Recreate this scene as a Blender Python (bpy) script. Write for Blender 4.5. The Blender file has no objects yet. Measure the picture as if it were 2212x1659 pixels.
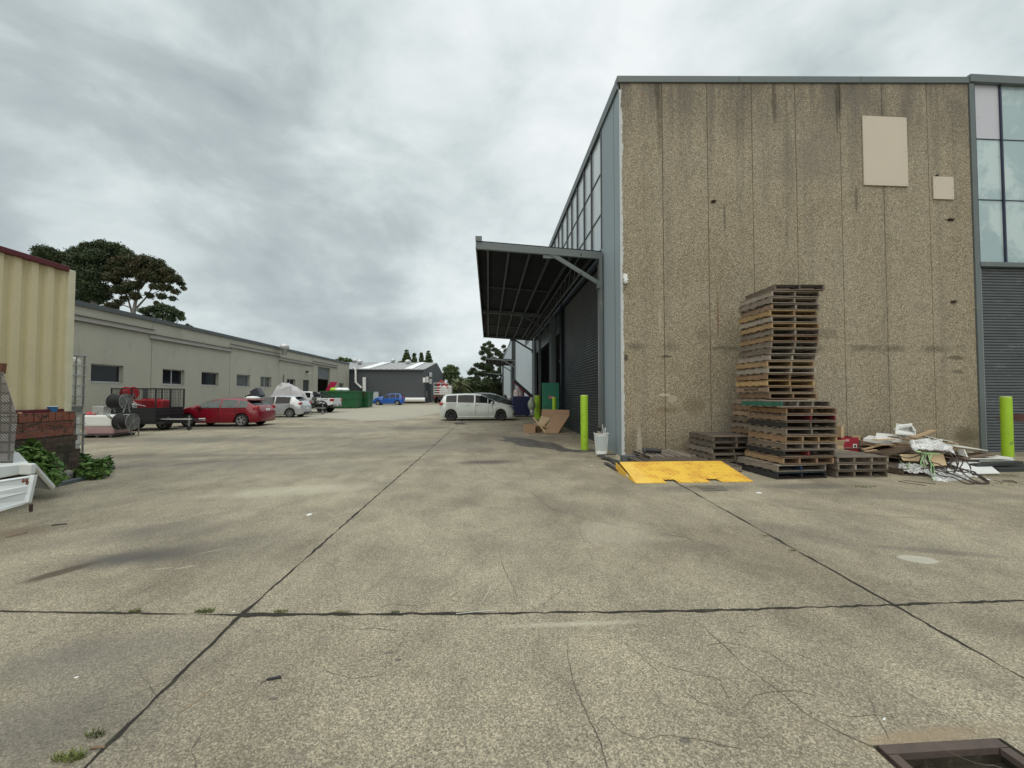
import bpy, math, random
import numpy as np
from math import sin, cos, pi, radians, sqrt, atan
from mathutils import Vector, Matrix, Euler, noise as mnoise
random.seed(7); rng = np.random.default_rng(5)
sc = bpy.context.scene
COL = sc.collection
# ------------------------------------------------------------------ camera
F = 840.0; CX = 1106.0; CY = 829.5          # focal length and centre in units of a 2212 px wide picture
CAMZ = 1.84
YAW = atan(51/840); PITCH = atan(23.5/840)
cd = bpy.data.cameras.new('camera'); cam = bpy.data.objects.new('camera', cd); COL.objects.link(cam)
cd.sensor_width = 36; cd.lens = F/2212*36; cd.clip_end = 3000; cd.clip_start = 0.05
FWD = Vector((sin(YAW)*cos(PITCH), cos(YAW)*cos(PITCH), sin(PITCH)))
RGT = Vector((cos(YAW), -sin(YAW), 0)); UP = RGT.cross(FWD)
CAM = Vector((0, 0, CAMZ)); cam.location = CAM
cam.matrix_world = Matrix(((RGT.x, UP.x, -FWD.x, 0), (RGT.y, UP.y, -FWD.y, 0), (RGT.z, UP.z, -FWD.z, CAMZ), (0, 0, 0, 1)))
sc.camera = cam
def ray(x, y): return FWD*F + RGT*(x-CX) + UP*(CY-y)
SL = 0.01
def gz(y): return SL*max(0, min(y, 110))
def gp(x, y):                                # point of the ground seen at x, y
    d = ray(x, y); t = -CAMZ/(d.z - SL*d.y); p = CAM + d*t; return p
def onY(x, y, Y): d = ray(x, y); return CAM + d*(Y/d.y)
def onX(x, y, X): d = ray(x, y); return CAM + d*(X/d.x)
# ------------------------------------------------------------------ light
sc.view_settings.view_transform = 'Standard'; sc.view_settings.look = 'None'
sc.view_settings.exposure = 0.12; sc.view_settings.gamma = 1
w = bpy.data.worlds.new('World'); sc.world = w; w.use_nodes = True
nt = w.node_tree; nt.nodes.clear(); N = nt.nodes; L = nt.links
SUN_EL, SUN_ROT = radians(52), radians(200)
def nd(nt, t, **k):
    n = nt.nodes.new(t)
    for a, b in k.items():
        if a.startswith('i_'): n.inputs[int(a[2:])].default_value = b
        else: setattr(n, a, b)
    return n
def mth(nt, op, a, b=None, clamp=False):
    n = nt.nodes.new('ShaderNodeMath'); n.operation = op; n.use_clamp = clamp
    for i, v in enumerate((a, b)):
        if v is None: continue
        if isinstance(v, (int, float)): n.inputs[i].default_value = v
        else: nt.links.new(v, n.inputs[i])
    return n.outputs[0]
def mixc(nt, fac, a, b, mode='MIX'):
    n = nt.nodes.new('ShaderNodeMix'); n.data_type = 'RGBA'; n.blend_type = mode
    for k, v in ((0, fac), (6, a), (7, b)):
        if isinstance(v, (int, float)): n.inputs[k].default_value = v
        elif isinstance(v, tuple): n.inputs[k].default_value = (*v, 1) if len(v) == 3 else v
        else: nt.links.new(v, n.inputs[k])
    return n.outputs[2]
def ramp(nt, v, stops):
    n = nt.nodes.new('ShaderNodeValToRGB'); cr = n.color_ramp
    while len(cr.elements) < len(stops): cr.elements.new(0.5)
    for e, (p, c) in zip(cr.elements, stops):
        e.position = p; e.color = (c, c, c, 1) if isinstance(c, (int, float)) else (*c, 1)
    nt.links.new(v, n.inputs[0]); return n.outputs[0]
def mrange(nt, v, a, b, c=0.0, d=1.0, smooth=True):
    n = nt.nodes.new('ShaderNodeMapRange'); n.interpolation_type = 'SMOOTHSTEP' if smooth else 'LINEAR'
    nt.links.new(v, n.inputs[0])
    for i, x in enumerate((a, b, c, d)): n.inputs[i+1].default_value = x
    return n.outputs[0]
def noise(nt, vec, scale, detail=4, rough=.5, dist=0, out=0):
    n = nt.nodes.new('ShaderNodeTexNoise'); n.inputs['Scale'].default_value = scale
    n.inputs['Detail'].default_value = detail; n.inputs['Roughness'].default_value = rough; n.inputs['Distortion'].default_value = dist
    if vec is not None: nt.links.new(vec, n.inputs['Vector'])
    return n.outputs[out]
def vmul(nt, vec, s, off=(0, 0, 0)):
    n = nt.nodes.new('ShaderNodeMapping'); n.vector_type = 'POINT'; nt.links.new(vec, n.inputs[0])
    n.inputs['Scale'].default_value = s; n.inputs['Location'].default_value = off; return n.outputs[0]
sky = nd(nt, 'ShaderNodeTexSky', sky_type='NISHITA', sun_disc=False, sun_elevation=SUN_EL, sun_rotation=SUN_ROT)
tc = nd(nt, 'ShaderNodeTexCoord'); sep = nd(nt, 'ShaderNodeSeparateXYZ'); L.new(tc.outputs['Generated'], sep.inputs[0])
zz = mth(nt, 'ADD', mth(nt, 'MAXIMUM', sep.outputs[2], 0.0), 0.16)
cmb = nd(nt, 'ShaderNodeCombineXYZ'); L.new(mth(nt, 'DIVIDE', sep.outputs[0], zz), cmb.inputs[0]); L.new(mth(nt, 'DIVIDE', sep.outputs[1], zz), cmb.inputs[1])
cv = cmb.outputs[0]
n1 = noise(nt, vmul(nt, cv, (.85, .80, 1), (3.1, 1.7, 0)), 1.0, 7, .50, .1)
n2 = noise(nt, vmul(nt, tc.outputs['Generated'], (1.0, 1.0, 1.7), (7, 2, 3)), 3.4, 9, .56, .25)
n3 = noise(nt, vmul(nt, cv, (.3, .35, 1), (1.3, 9, 1)), 1.0, 3, .5, 0)
cl = mth(nt, 'ADD', mth(nt, 'MULTIPLY', n1, .38), mth(nt, 'ADD', mth(nt, 'MULTIPLY', n2, .60), mth(nt, 'MULTIPLY', n3, .04)))
def dirdot(x, y, lo, hi, amt):
    v = ray(x, y).normalized(); n = nt.nodes.new('ShaderNodeVectorMath'); n.operation = 'DOT_PRODUCT'
    L.new(tc.outputs['Generated'], n.inputs[0]); n.inputs[1].default_value = v
    return mth(nt, 'MULTIPLY', mrange(nt, n.outputs['Value'], lo, hi), amt)
br = mth(nt, 'ADD', dirdot(1150, 430, .86, 1.0, .13), dirdot(1900, -60, .60, 1.0, .13))
br = mth(nt, 'ADD', br, dirdot(1020, 790, .97, 1.0, .10))
br = mth(nt, 'SUBTRACT', br, dirdot(60, 600, .88, 1.0, .05))
br = mth(nt, 'SUBTRACT', br, dirdot(700, 640, .95, 1.0, .045))
br = mth(nt, 'ADD', br, dirdot(350, 200, .85, 1.0, .05))
cl = mth(nt, 'ADD', cl, br)
cc = ramp(nt, cl, [(.36, (.33, .385, .40)), (.50, (.47, .535, .545)), (.575, (.60, .67, .675)), (.65, (.72, .78, .785)), (.77, (.86, .90, .905))])
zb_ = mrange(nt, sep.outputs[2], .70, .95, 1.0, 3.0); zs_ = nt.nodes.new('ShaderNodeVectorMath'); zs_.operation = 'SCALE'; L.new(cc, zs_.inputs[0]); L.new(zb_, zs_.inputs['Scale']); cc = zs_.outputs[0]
skc = mixc(nt, 1.0, sky.outputs[0], (.07, .07, .07), 'MULTIPLY')
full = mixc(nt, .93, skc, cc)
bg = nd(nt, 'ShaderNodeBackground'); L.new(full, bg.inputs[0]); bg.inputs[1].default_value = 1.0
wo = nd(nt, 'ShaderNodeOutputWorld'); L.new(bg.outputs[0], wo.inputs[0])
sd = bpy.data.lights.new('sun', 'SUN'); sun = bpy.data.objects.new('sun', sd); COL.objects.link(sun)
sd.energy = 1.5; sd.angle = radians(80); sd.color = (1, .88, .74)
# sun direction: from behind the camera, high
sdir = Vector((sin(SUN_ROT)*cos(SUN_EL), cos(SUN_ROT)*cos(SUN_EL), sin(SUN_EL)))
sun.rotation_euler = sdir.to_track_quat('Z', 'Y').to_euler(); sun.location = (0, -20, 40)
# ------------------------------------------------------------------ materials
MATS = {}
def mat(name, col, rough=.6, metal=0.0, var=.12, vscale=3.0, bump=0.0, bscale=60, objcol=False, coat=0.0, col2=None, c2t=.6, c2s=2.0, stretch=(1, 1, 1), spec=.5, grain=0.0, gscale=60, alpha=1.0, trans=0.0):
    if name in MATS: return MATS[name]
    m = bpy.data.materials.new(name); m.use_nodes = True; t = m.node_tree; b = t.nodes['Principled BSDF']
    g = nd(t, 'ShaderNodeNewGeometry'); P = vmul(t, g.outputs['Position'], stretch)
    n = noise(t, P, vscale, 5, .6)
    c = mixc(t, n, tuple(x*(1-var*1.6) for x in col), tuple(min(1, x*(1+var*1.6)) for x in col))
    if grain:
        gn = noise(t, P, gscale, 3, .7)
        c = mixc(t, mrange(t, gn, .3, .7), mixc(t, 1.0, c, (1-grain,)*3, 'MULTIPLY'), c)
    if col2:
        n2 = noise(t, P, c2s, 6, .65, .3)
        c = mixc(t, mrange(t, n2, c2t-.05, c2t+.1), c, col2)
    if objcol:
        oi = nd(t, 'ShaderNodeObjectInfo'); c = mixc(t, 1.0, c, oi.outputs['Color'], 'MULTIPLY')
        hv = nd(t, 'ShaderNodeHueSaturation'); t.links.new(c, hv.inputs['Color'])
        t.links.new(mrange(t, oi.outputs['Random'], 0, 1, .72, 1.25, False), hv.inputs['Value']); c = hv.outputs[0]
    t.links.new(c, b.inputs['Base Color'])
    rn = mth(t, 'ADD', mth(t, 'MULTIPLY', n, .25), rough-.12, True)
    t.links.new(rn, b.inputs['Roughness']); b.inputs['Metallic'].default_value = metal
    b.inputs['Specular IOR Level'].default_value = spec
    if coat: b.inputs['Coat Weight'].default_value = coat; b.inputs['Coat Roughness'].default_value = .05
    if trans: b.inputs['Transmission Weight'].default_value = trans
    if alpha < 1: b.inputs['Alpha'].default_value = alpha
    if bump:
        bn = nd(t, 'ShaderNodeBump'); bn.inputs['Strength'].default_value = bump; bn.inputs['Distance'].default_value = .01
        t.links.new(noise(t, P, bscale, 4, .6), bn.inputs['Height']); t.links.new(bn.outputs[0], b.inputs['Normal'])
    MATS[name] = m; return m
# ------------------------------------------------------------------ objects
def tag(o, label=None, cat=None, group=None, kind=None):
    if label: o['label'] = label
    if cat: o['category'] = cat
    if group: o['group'] = group
    if kind: o['kind'] = kind
    return o
def thing(name, label, cat, loc=(0, 0, 0), rz=0, group=None):
    o = bpy.data.objects.new(name, None); COL.objects.link(o); o.empty_display_size = .2
    o.location = loc; o.rotation_euler = (0, 0, rz); o['label'] = label; o['category'] = cat
    if group: o['group'] = group
    return o
class MB:
    def __init__(s, xf=None): s.v = []; s.f = []; s.xf = xf
    def add(s, vs, fs):
        n = len(s.v)
        s.v += [tuple(s.xf(Vector(p))) if s.xf else tuple(p) for p in vs]; s.f += [tuple(i+n for i in f) for f in fs]; return s
    def box(s, x0, x1, y0, y1, z0, z1):
        if x0 > x1: x0, x1 = x1, x0
        if y0 > y1: y0, y1 = y1, y0
        if z0 > z1: z0, z1 = z1, z0
        return s.add([(x0,y0,z0),(x1,y0,z0),(x1,y1,z0),(x0,y1,z0),(x0,y0,z1),(x1,y0,z1),(x1,y1,z1),(x0,y1,z1)],
                     [(0,3,2,1),(4,5,6,7),(0,1,5,4),(1,2,6,5),(2,3,7,6),(3,0,4,7)])
    def obox(s, c, sz, eul=(0, 0, 0)):
        R = Euler(eul).to_matrix(); c = Vector(c); h = [a/2 for a in sz]; vs = []
        for dz in (-1, 1):
            for dx, dy in ((-1,-1),(1,-1),(1,1),(-1,1)): vs.append(c + R @ Vector((dx*h[0], dy*h[1], dz*h[2])))
        return s.add(vs, [(0,3,2,1),(4,5,6,7),(0,1,5,4),(1,2,6,5),(2,3,7,6),(3,0,4,7)])
    def bar(s, a, b, w, h, up=(0, 0, 1)):
        a, b = Vector(a), Vector(b); d = (b-a).normalized(); u = Vector(up)
        if abs(d.dot(u)) > .98: u = Vector((1, 0, 0))
        r = d.cross(u).normalized(); u = r.cross(d); r *= w/2; u *= h/2
        return s.add([a-r-u, a+r-u, a+r+u, a-r+u, b-r-u, b+r-u, b+r+u, b-r+u],
                     [(0,1,2,3),(7,6,5,4),(0,4,5,1),(1,5,6,2),(2,6,7,3),(3,7,4,0)])
    def tube(s, pts, r, n=8, caps=True, r1=None):
        pts = [Vector(p) for p in pts]; m = len(pts); vs = []; fs = []; pu = None
        for i, p in enumerate(pts):
            d = (pts[min(i+1, m-1)] - pts[max(i-1, 0)]).normalized()
            if pu is None: pu = Vector((0, 0, 1)) if abs(d.z) < .9 else Vector((1, 0, 0))
            a = d.cross(pu).normalized(); b = a.cross(d).normalized(); pu = b
            rr = r if r1 is None else r + (r1-r)*i/(m-1)
            for k in range(n): t = 2*pi*k/n; vs.append(p + a*(cos(t)*rr) + b*(sin(t)*rr))
        for i in range(m-1):
            for k in range(n): k2 = (k+1) % n; fs.append((i*n+k, (i+1)*n+k, (i+1)*n+k2, i*n+k2))
        if caps: fs.append(tuple(range(n))); fs.append(tuple((m-1)*n+k for k in reversed(range(n))))
        return s.add(vs, fs)
    def lathe(s, prof, n=20, M=None):        # prof: (r, z) round z
        M = M or Matrix(); vs = []; fs = []
        for r, z in prof:
            for k in range(n): t = 2*pi*k/n; vs.append(M @ Vector((r*cos(t), r*sin(t), z)))
        for i in range(len(prof)-1):
            for k in range(n): k2 = (k+1) % n; fs.append((i*n+k, i*n+k2, (i+1)*n+k2, (i+1)*n+k))
        if prof[0][0] > 1e-5: fs.append(tuple(reversed(range(n))))
        if prof[-1][0] > 1e-5: fs.append(tuple((len(prof)-1)*n+k for k in range(n)))
        return s.add(vs, fs)
    def prism(s, poly, a, b, axis='z'):
        n = len(poly); f = {'z': lambda p, t: (p[0], p[1], t), 'y': lambda p, t: (p[0], t, p[1]), 'x': lambda p, t: (t, p[0], p[1])}[axis]
        return s.add([f(p, a) for p in poly] + [f(p, b) for p in poly],
                     [tuple(reversed(range(n))), tuple(range(n, 2*n))] + [(i, (i+1) % n, n+(i+1) % n, n+i) for i in range(n)])
    def build(s, name, m, parent=None, world=False, smooth=False, bevel=0, sub=0, ang=40):
        me = bpy.data.meshes.new(name); vs = s.v
        if world and parent: l = parent.location; vs = [(a-l.x, b-l.y, c-l.z) for a, b, c in vs]
        me.from_pydata(vs, [], s.f)
        import bmesh
        bm = bmesh.new(); bm.from_mesh(me); bmesh.ops.recalc_face_normals(bm, faces=bm.faces); bm.to_mesh(me); bm.free()
        o = bpy.data.objects.new(name, me); COL.objects.link(o)
        if m: me.materials.append(m)
        if parent: o.parent = parent
        if smooth:
            me.polygons.foreach_set('use_smooth', [True]*len(me.polygons)); me.set_sharp_from_angle(angle=radians(ang))
        if bevel: md = o.modifiers.new('b', 'BEVEL'); md.width = bevel; md.segments = 2; md.limit_method = 'ANGLE'
        if sub: md = o.modifiers.new('s', 'SUBSURF'); md.levels = sub; md.render_levels = sub
        return o
def dup(o, loc=None, rz=None, label=None, group=None):
    r = o.copy(); COL.objects.link(r)
    if loc is not None: r.location = loc
    if rz is not None: r.rotation_euler = (0, 0, rz)
    if label: r['label'] = label
    if group: r['group'] = group
    for ch in list(o.children):
        c = ch.copy(); COL.objects.link(c); c.parent = r
        for g in list(ch.children): d = g.copy(); COL.objects.link(d); d.parent = c
    return r
def ztrans(ang, c=(0, 0, 0)):
    return Matrix.Translation(c) @ Matrix.Rotation(ang, 4, 'Z')
def text_mesh(name, s, size, M, m, parent=None, world=True, ext=.002, sx=1.0):
    cu = bpy.data.curves.new(name, 'FONT'); cu.body = s; cu.size = size; cu.extrude = ext; cu.align_x = 'CENTER'; cu.align_y = 'CENTER'
    o = bpy.data.objects.new(name+'_t', cu); COL.objects.link(o)
    dg = bpy.context.evaluated_depsgraph_get(); me = bpy.data.meshes.new_from_object(o.evaluated_get(dg))
    bpy.data.objects.remove(o); 
    if world and parent: M = Matrix.Translation(-parent.location) @ M
    me.transform(M @ Matrix.Diagonal((sx, 1, 1, 1))); me.materials.clear(); me.materials.append(m)
    r = bpy.data.objects.new(name, me); COL.objects.link(r); r.parent = parent; return r
# ------------------------------------------------------------------ facade frame of the big warehouse
C0 = gp(1343, 985); C1 = gp(2113, 978)
FU = Vector((C1.x-C0.x, C1.y-C0.y, 0)).normalized(); FN = Vector((FU.y, -FU.x, 0))     # FN points towards the yard
XW = C0.x
def FX(p): return Vector((C0.x, C0.y, 0)) + FU*p[0] + FN*p[1] + Vector((0, 0, p[2]))    # (s, out, z) -> world
def FS(x, y):
    d = ray(x, y); o = Vector((C0.x, C0.y, 0)); t = (o-CAM).dot(FN)/d.dot(FN); p = CAM + d*t; return (p-o).dot(FU), p.z
def SX(p): return Vector((XW - p[1], p[0], p[2]))          # (Y, out, z): side wall facing -X
def SS(x, y): p = onX(x, y, XW); return p.y, p.z
# ------------------------------------------------------------------ special materials
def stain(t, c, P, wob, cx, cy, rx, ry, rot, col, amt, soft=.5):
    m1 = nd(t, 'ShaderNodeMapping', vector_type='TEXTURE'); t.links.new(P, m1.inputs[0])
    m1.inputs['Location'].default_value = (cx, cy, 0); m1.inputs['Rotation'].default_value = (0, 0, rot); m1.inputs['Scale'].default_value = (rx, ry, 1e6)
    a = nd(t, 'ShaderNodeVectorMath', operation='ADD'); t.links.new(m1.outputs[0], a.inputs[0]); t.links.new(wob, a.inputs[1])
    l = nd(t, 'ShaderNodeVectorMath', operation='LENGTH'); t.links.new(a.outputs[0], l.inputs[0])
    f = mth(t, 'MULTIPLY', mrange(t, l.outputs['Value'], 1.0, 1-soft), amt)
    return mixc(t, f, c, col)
def wobble(t, P, scale, amt, flat=True):
    n = noise(t, P, scale, 5, .6, 0, 1)
    s = nd(t, 'ShaderNodeVectorMath', operation='SUBTRACT'); t.links.new(n, s.inputs[0]); s.inputs[1].default_value = (.5, .5, .5)
    k = nd(t, 'ShaderNodeVectorMath', operation='MULTIPLY'); t.links.new(s.outputs[0], k.inputs[0]); k.inputs[1].default_value = (amt, amt, 0 if flat else amt); return k.outputs[0]
def concrete_mat():
    m = bpy.data.materials.new('yard_concrete'); m.use_nodes = True; t = m.node_tree; b = t.nodes['Principled BSDF']
    g = nd(t, 'ShaderNodeNewGeometry'); P = g.outputs['Position']
    big = noise(t, P, .35, 6, .62, .4); mid = noise(t, vmul(t, P, (1, .7, 1)), 1.7, 6, .65, .3); fine = noise(t, P, 74, 5, .85); fin2 = noise(t, P, 125, 3, .85)
    c = ramp(t, big, [(.32, (.30, .262, .190)), (.48, (.42, .375, .278)), (.66, (.505, .455, .335))])
    c = mixc(t, mrange(t, mid, .32, .64), mixc(t, 1.0, c, (.74, .735, .75), 'MULTIPLY'), c)
    c = mixc(t, mrange(t, fine, .40, .60), mixc(t, 1.0, c, (.62, .615, .61), 'MULTIPLY'), mixc(t, 1.0, c, (1.10, 1.10, 1.09), 'MULTIPLY'))
    vg = nd(t, 'ShaderNodeTexVoronoi'); vg.inputs['Scale'].default_value = 125; t.links.new(P, vg.inputs['Vector']); sg = nd(t, 'ShaderNodeSeparateXYZ'); t.links.new(vg.outputs['Color'], sg.inputs[0])
    c = mixc(t, mrange(t, sg.outputs[0], .25, .95), mixc(t, 1.0, c, (.68, .67, .66), 'MULTIPLY'), mixc(t, 1.0, c, (1.18, 1.18, 1.17), 'MULTIPLY'))
    c = mixc(t, mrange(t, sg.outputs[1], .90, .93, 0, .7), c, (.10, .09, .075))
    c = mixc(t, mrange(t, fin2, .57, .68), c, mixc(t, 1.0, c, (.38, .37, .36), 'MULTIPLY'))
    wn = noise(t, P, 7, 4, .6); c = mixc(t, mrange(t, wn, .62, .72, 0, .35), c, (.17, .155, .13))
    # dark pores
    vo = nd(t, 'ShaderNodeTexVoronoi'); vo.inputs['Scale'].default_value = 26; t.links.new(P, vo.inputs['Vector'])
    sp = mth(t, 'MULTIPLY', mrange(t, vo.outputs['Distance'], .16, .08), mrange(t, noise(t, P, 5, 3), .5, .6)); c = mixc(t, mth(t, 'MULTIPLY', sp, .65), c, (.07, .065, .055))
    # tyre streaks
    st = noise(t, vmul(t, P, (2.6, .22, 1)), 1.0, 5, .6, .8); c = mixc(t, mrange(t, st, .58, .80, 0, .30), c, (.15, .14, .13))
    st = noise(t, vmul(t, P, (.25, 2.2, 1), (4, 4, 0)), 1.0, 5, .6, .8); c = mixc(t, mrange(t, st, .60, .8, 0, .22), c, (.17, .155, .13))
    wb = wobble(t, P, 1.6, .9); wf = wobble(t, P, 5, .5)
    def S(x, y, rx, ry, rot, col, amt, soft=.6, w=None):
        nonlocal c
        p = gp(x, y); c = stain(t, c, P, w or wb, p.x, p.y, rx, ry, rot, col, amt, soft)
    dk = (.085, .078, .072); br = (.16, .10, .07); pale = (.50, .47, .36)
    S(280, 1205, .80, .36, .25, dk, .9, .85); S(420, 1190, 1.3, .6, .1, dk, .45, .95); S(135, 1235, .35, .13, 1.0, (.07, .05, .035), .85); S(330, 1150, 1.5, .6, .2, dk, .5, .9); S(560, 1160, .9, .5, .2, dk, .3, .9); S(180, 1420, 1.0, .35, .1, (.14, .13, .12), .45, .9); S(60, 1560, .5, .5, .1, (.14, .13, .12), .4, .9); S(1250, 1100, 1.2, .5, 0, dk, .22, .9); S(1120, 1180, .7, .4, 0, dk, .22, .9); S(1500, 1180, .9, .3, -.3, dk, .25, .9)
    sc_ = mrange(t, fine, .42, .55)
    S(400, 1225, .16, .03, .5, (.6, .57, .47), .38, .9, wf); S(460, 1190, .22, .025, .6, (.6, .57, .47), .33, .9, wf); S(350, 1228, .13, .03, .2, (.6, .57, .47), .3, .9, wf)
    S(1050, 998, 1.1, .45, 0, (.075, .06, .06), .85, .9, wf); S(660, 985, 2.5, .7, .3, dk, .28)
    S(1150, 945, 2.6, 1.3, -.3, (.13, .115, .10), .4, .95)
    S(1235, 1348, .85, .05, 0, pale, .5, .9, wf); S(640, 1060, 1.8, .5, .2, pale, .4); S(1330, 1150, .8, .6, 0, pale, .2)
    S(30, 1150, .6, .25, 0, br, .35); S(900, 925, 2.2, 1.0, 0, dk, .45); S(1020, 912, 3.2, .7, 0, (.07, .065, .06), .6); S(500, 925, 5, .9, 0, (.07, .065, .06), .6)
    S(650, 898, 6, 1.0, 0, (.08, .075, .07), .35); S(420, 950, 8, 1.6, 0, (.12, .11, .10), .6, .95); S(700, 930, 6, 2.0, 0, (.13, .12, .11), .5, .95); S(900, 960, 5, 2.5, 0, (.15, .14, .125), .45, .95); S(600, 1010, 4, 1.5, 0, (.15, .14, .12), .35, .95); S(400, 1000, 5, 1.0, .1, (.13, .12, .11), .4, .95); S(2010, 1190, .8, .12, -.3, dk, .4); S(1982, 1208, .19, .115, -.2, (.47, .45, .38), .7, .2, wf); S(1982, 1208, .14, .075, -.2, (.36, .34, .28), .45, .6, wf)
    S(1850, 1160, 1.6, .5, -.3, dk, .22); S(1500, 1055, 1.3, .35, 0, dk, .45); S(1750, 1050, 1.3, .3, 0, (.07, .065, .06), .55)
    S(1980, 1597, .45, .07, .05, (.30, .22, .14), .6); S(2080, 1580, .5, .07, 0, (.27, .21, .14), .4); S(2000, 1070, 2.2, .5, -.1, dk, .3)
    S(200, 1480, 1.2, .8, 0, dk, .25); S(100, 1620, .9, .5, 0, dk, .25); S(360, 985, 4, .5, 0, dk, .42); S(860, 1425, .03, .02, 0, dk, .8); S(590, 1510, .035, .015, 0, (.12, .1, .09), .9, .4, wf)
    S(1480, 1600, .04, .03, 0, dk, .7, .5, wf); S(840, 1410, .05, .02, 0, dk, .7, .5, wf)
    # lighter newer slab further back on the left
    t.links.new(c, b.inputs['Base Color'])
    p2 = mth(t, 'ADD', mth(t, 'MULTIPLY', fine, .2), .68); t.links.new(p2, b.inputs['Roughness']); b.inputs['Specular IOR Level'].default_value = .3
    bp = nd(t, 'ShaderNodeBump'); bp.inputs['Strength'].default_value = .55; bp.inputs['Distance'].default_value = .008
    h = mth(t, 'ADD', fine, mth(t, 'MULTIPLY', noise(t, P, 45, 4, .7), .7)); t.links.new(h, bp.inputs['Height']); t.links.new(bp.outputs[0], b.inputs['Normal'])
    return m
def aggregate_mat():
    m = bpy.data.materials.new('exposed_aggregate'); m.use_nodes = True; t = m.node_tree; b = t.nodes['Principled BSDF']
    tcn = nd(t, 'ShaderNodeTexCoord'); P = tcn.outputs['Object']      # x along the wall, z up
    fine = noise(t, P, 27, 6, .92); f2 = noise(t, P, 62, 3, .9); big = noise(t, vmul(t, P, (1, 1, .6)), .5, 5, .6)
    c = ramp(t, big, [(.3, (.285, .245, .172)), (.55, (.36, .316, .232)), (.75, (.325, .292, .23))])
    vg = nd(t, 'ShaderNodeTexVoronoi'); vg.inputs['Scale'].default_value = 52; t.links.new(P, vg.inputs['Vector']); sg = nd(t, 'ShaderNodeSeparateXYZ'); t.links.new(vg.outputs['Color'], sg.inputs[0])
    c = mixc(t, sg.outputs[0], mixc(t, 1.0, c, (.52, .52, .53), 'MULTIPLY'), mixc(t, 1.0, c, (1.42, 1.40, 1.37), 'MULTIPLY'))
    c = mixc(t, mrange(t, sg.outputs[1], .88, .92, 0, .8), c, (.62, .56, .44)); c = mixc(t, mrange(t, fine, .42, .58), mixc(t, 1.0, c, (.74, .74, .75), 'MULTIPLY'), mixc(t, 1.0, c, (1.12, 1.12, 1.1), 'MULTIPLY'))
    c = mixc(t, mrange(t, f2, .60, .72), c, (.55, .50, .38)); c = mixc(t, mrange(t, f2, .42, .32), c, (.10, .09, .07))
    # water streaks running down from the top
    sk = noise(t, vmul(t, P, (2.3, 1, .10)), 1.0, 5, .65)
    sz = nd(t, 'ShaderNodeSeparateXYZ'); t.links.new(P, sz.inputs[0]); Z = sz.outputs[2]; X = sz.outputs[0]
    top = mrange(t, Z, 6.0, 10.6); c = mixc(t, mth(t, 'MULTIPLY', mth(t, 'MULTIPLY', mrange(t, sk, .47, .68), top), .5), c, (.13, .12, .11))
    c = mixc(t, mth(t, 'MULTIPLY', mrange(t, sk, .5, .7), .22), c, (.13, .12, .10))
    tn = noise(t, vmul(t, P, (1.3, 1, .4)), 1.0, 4, .6); c = mixc(t, mth(t, 'MULTIPLY', mrange(t, Z, 8.9, 10.9), mrange(t, tn, .35, .6, .15, .62)), c, (.115, .105, .10))
    # damp foot and old tide line
    c = mixc(t, mth(t, 'MULTIPLY', mrange(t, mth(t, 'ADD', Z, mth(t, 'MULTIPLY', tn, .8)), 1.5, .5), .45), c, (.12, .105, .075))
    bn = mth(t, 'ABSOLUTE', mth(t, 'SUBTRACT', Z, 3.22)); ln = mth(t, 'MULTIPLY', mrange(t, bn, .16, .03), mrange(t, noise(t, vmul(t, P, (.8, 1, 1)), 1, 3), .44, .6, 0, .55)); c = mixc(t, ln, c, (.085, .075, .06))
    lt = noise(t, P, 2.3, 6, .7); c = mixc(t, mrange(t, lt, .63, .75, 0, .35), c, (.44, .40, .31))
    xz = nd(t, 'ShaderNodeCombineXYZ'); t.links.new(X, xz.inputs[0]); t.links.new(Z, xz.inputs[1]); Q = xz.outputs[0]; wb = wobble(t, Q, 4, .9); wf = wobble(t, Q, 14, .6)
    def S(x, y, rx, ry, col, amt, soft=.6, w=None):
        nonlocal c
        s, z = FS(x, y); c = stain(t, c, Q, w or wb, s, z, rx, ry, 0, col, amt, soft)
    dk = (.055, .048, .036); S(1352, 772, .10, .14, dk, .85); S(1438, 885, .6, .14, (.17, .125, .065), .5, .95); S(1515, 722, .30, .30, (.14, .12, .09), .4, .95); S(1438, 770, .25, .05, dk, .7); S(1560, 752, .7, .10, (.09, .08, .06), .55, .95)
    S(1551, 680, .04, .9, (.18, .10, .06), .7); S(1435, 853, .22, .05, (.62, .57, .47), .8, .4, wf); S(1452, 862, .18, .13, (.52, .47, .37), .55, .3, wf); S(1381, 960, .10, .7, (.55, .51, .42), .55, .6, wf); S(1425, 690, .05, .5, (.5, .46, .36), .5, .5, wf)
    S(1389, 205, .1, .1, (.25, .17, .13), .8); S(1420, 190, .12, .9, dk, .6); S(1424, 260, .1, 1.2, dk, .45); S(1672, 215, .1, 1.0, dk, .6); S(1810, 205, .14, .9, dk, .65); S(1808, 250, .05, .8, dk, .5)
    S(1565, 470, .05, .6, dk, .5); S(1850, 430, .06, .5, dk, .6); S(1720, 355, 1.0, 1.0, (.2, .175, .15), .35); S(1780, 330, .9, 1.2, (.19, .17, .155), .35); S(1700, 500, .05, .7, dk, .3)
    S(2065, 773, .4, .09, (.10, .08, .05), .7); S(2068, 803, .3, .08, (.10, .08, .05), .6); S(2045, 475, .10, .03, dk, .9); S(1870, 955, .5, .3, (.10, .09, .06), .4); S(2085, 940, .5, .35, (.1, .085, .05), .6)
    S(1760, 720, .9, .25, (.12, .1, .07), .4); S(1500, 875, .4, .35, (.15, .11, .06), .45)
    t.links.new(c, b.inputs['Base Color']); b.inputs['Roughness'].default_value = .9; b.inputs['Specular IOR Level'].default_value = .25
    bp = nd(t, 'ShaderNodeBump'); bp.inputs['Strength'].default_value = .8; bp.inputs['Distance'].default_value = .02
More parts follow.
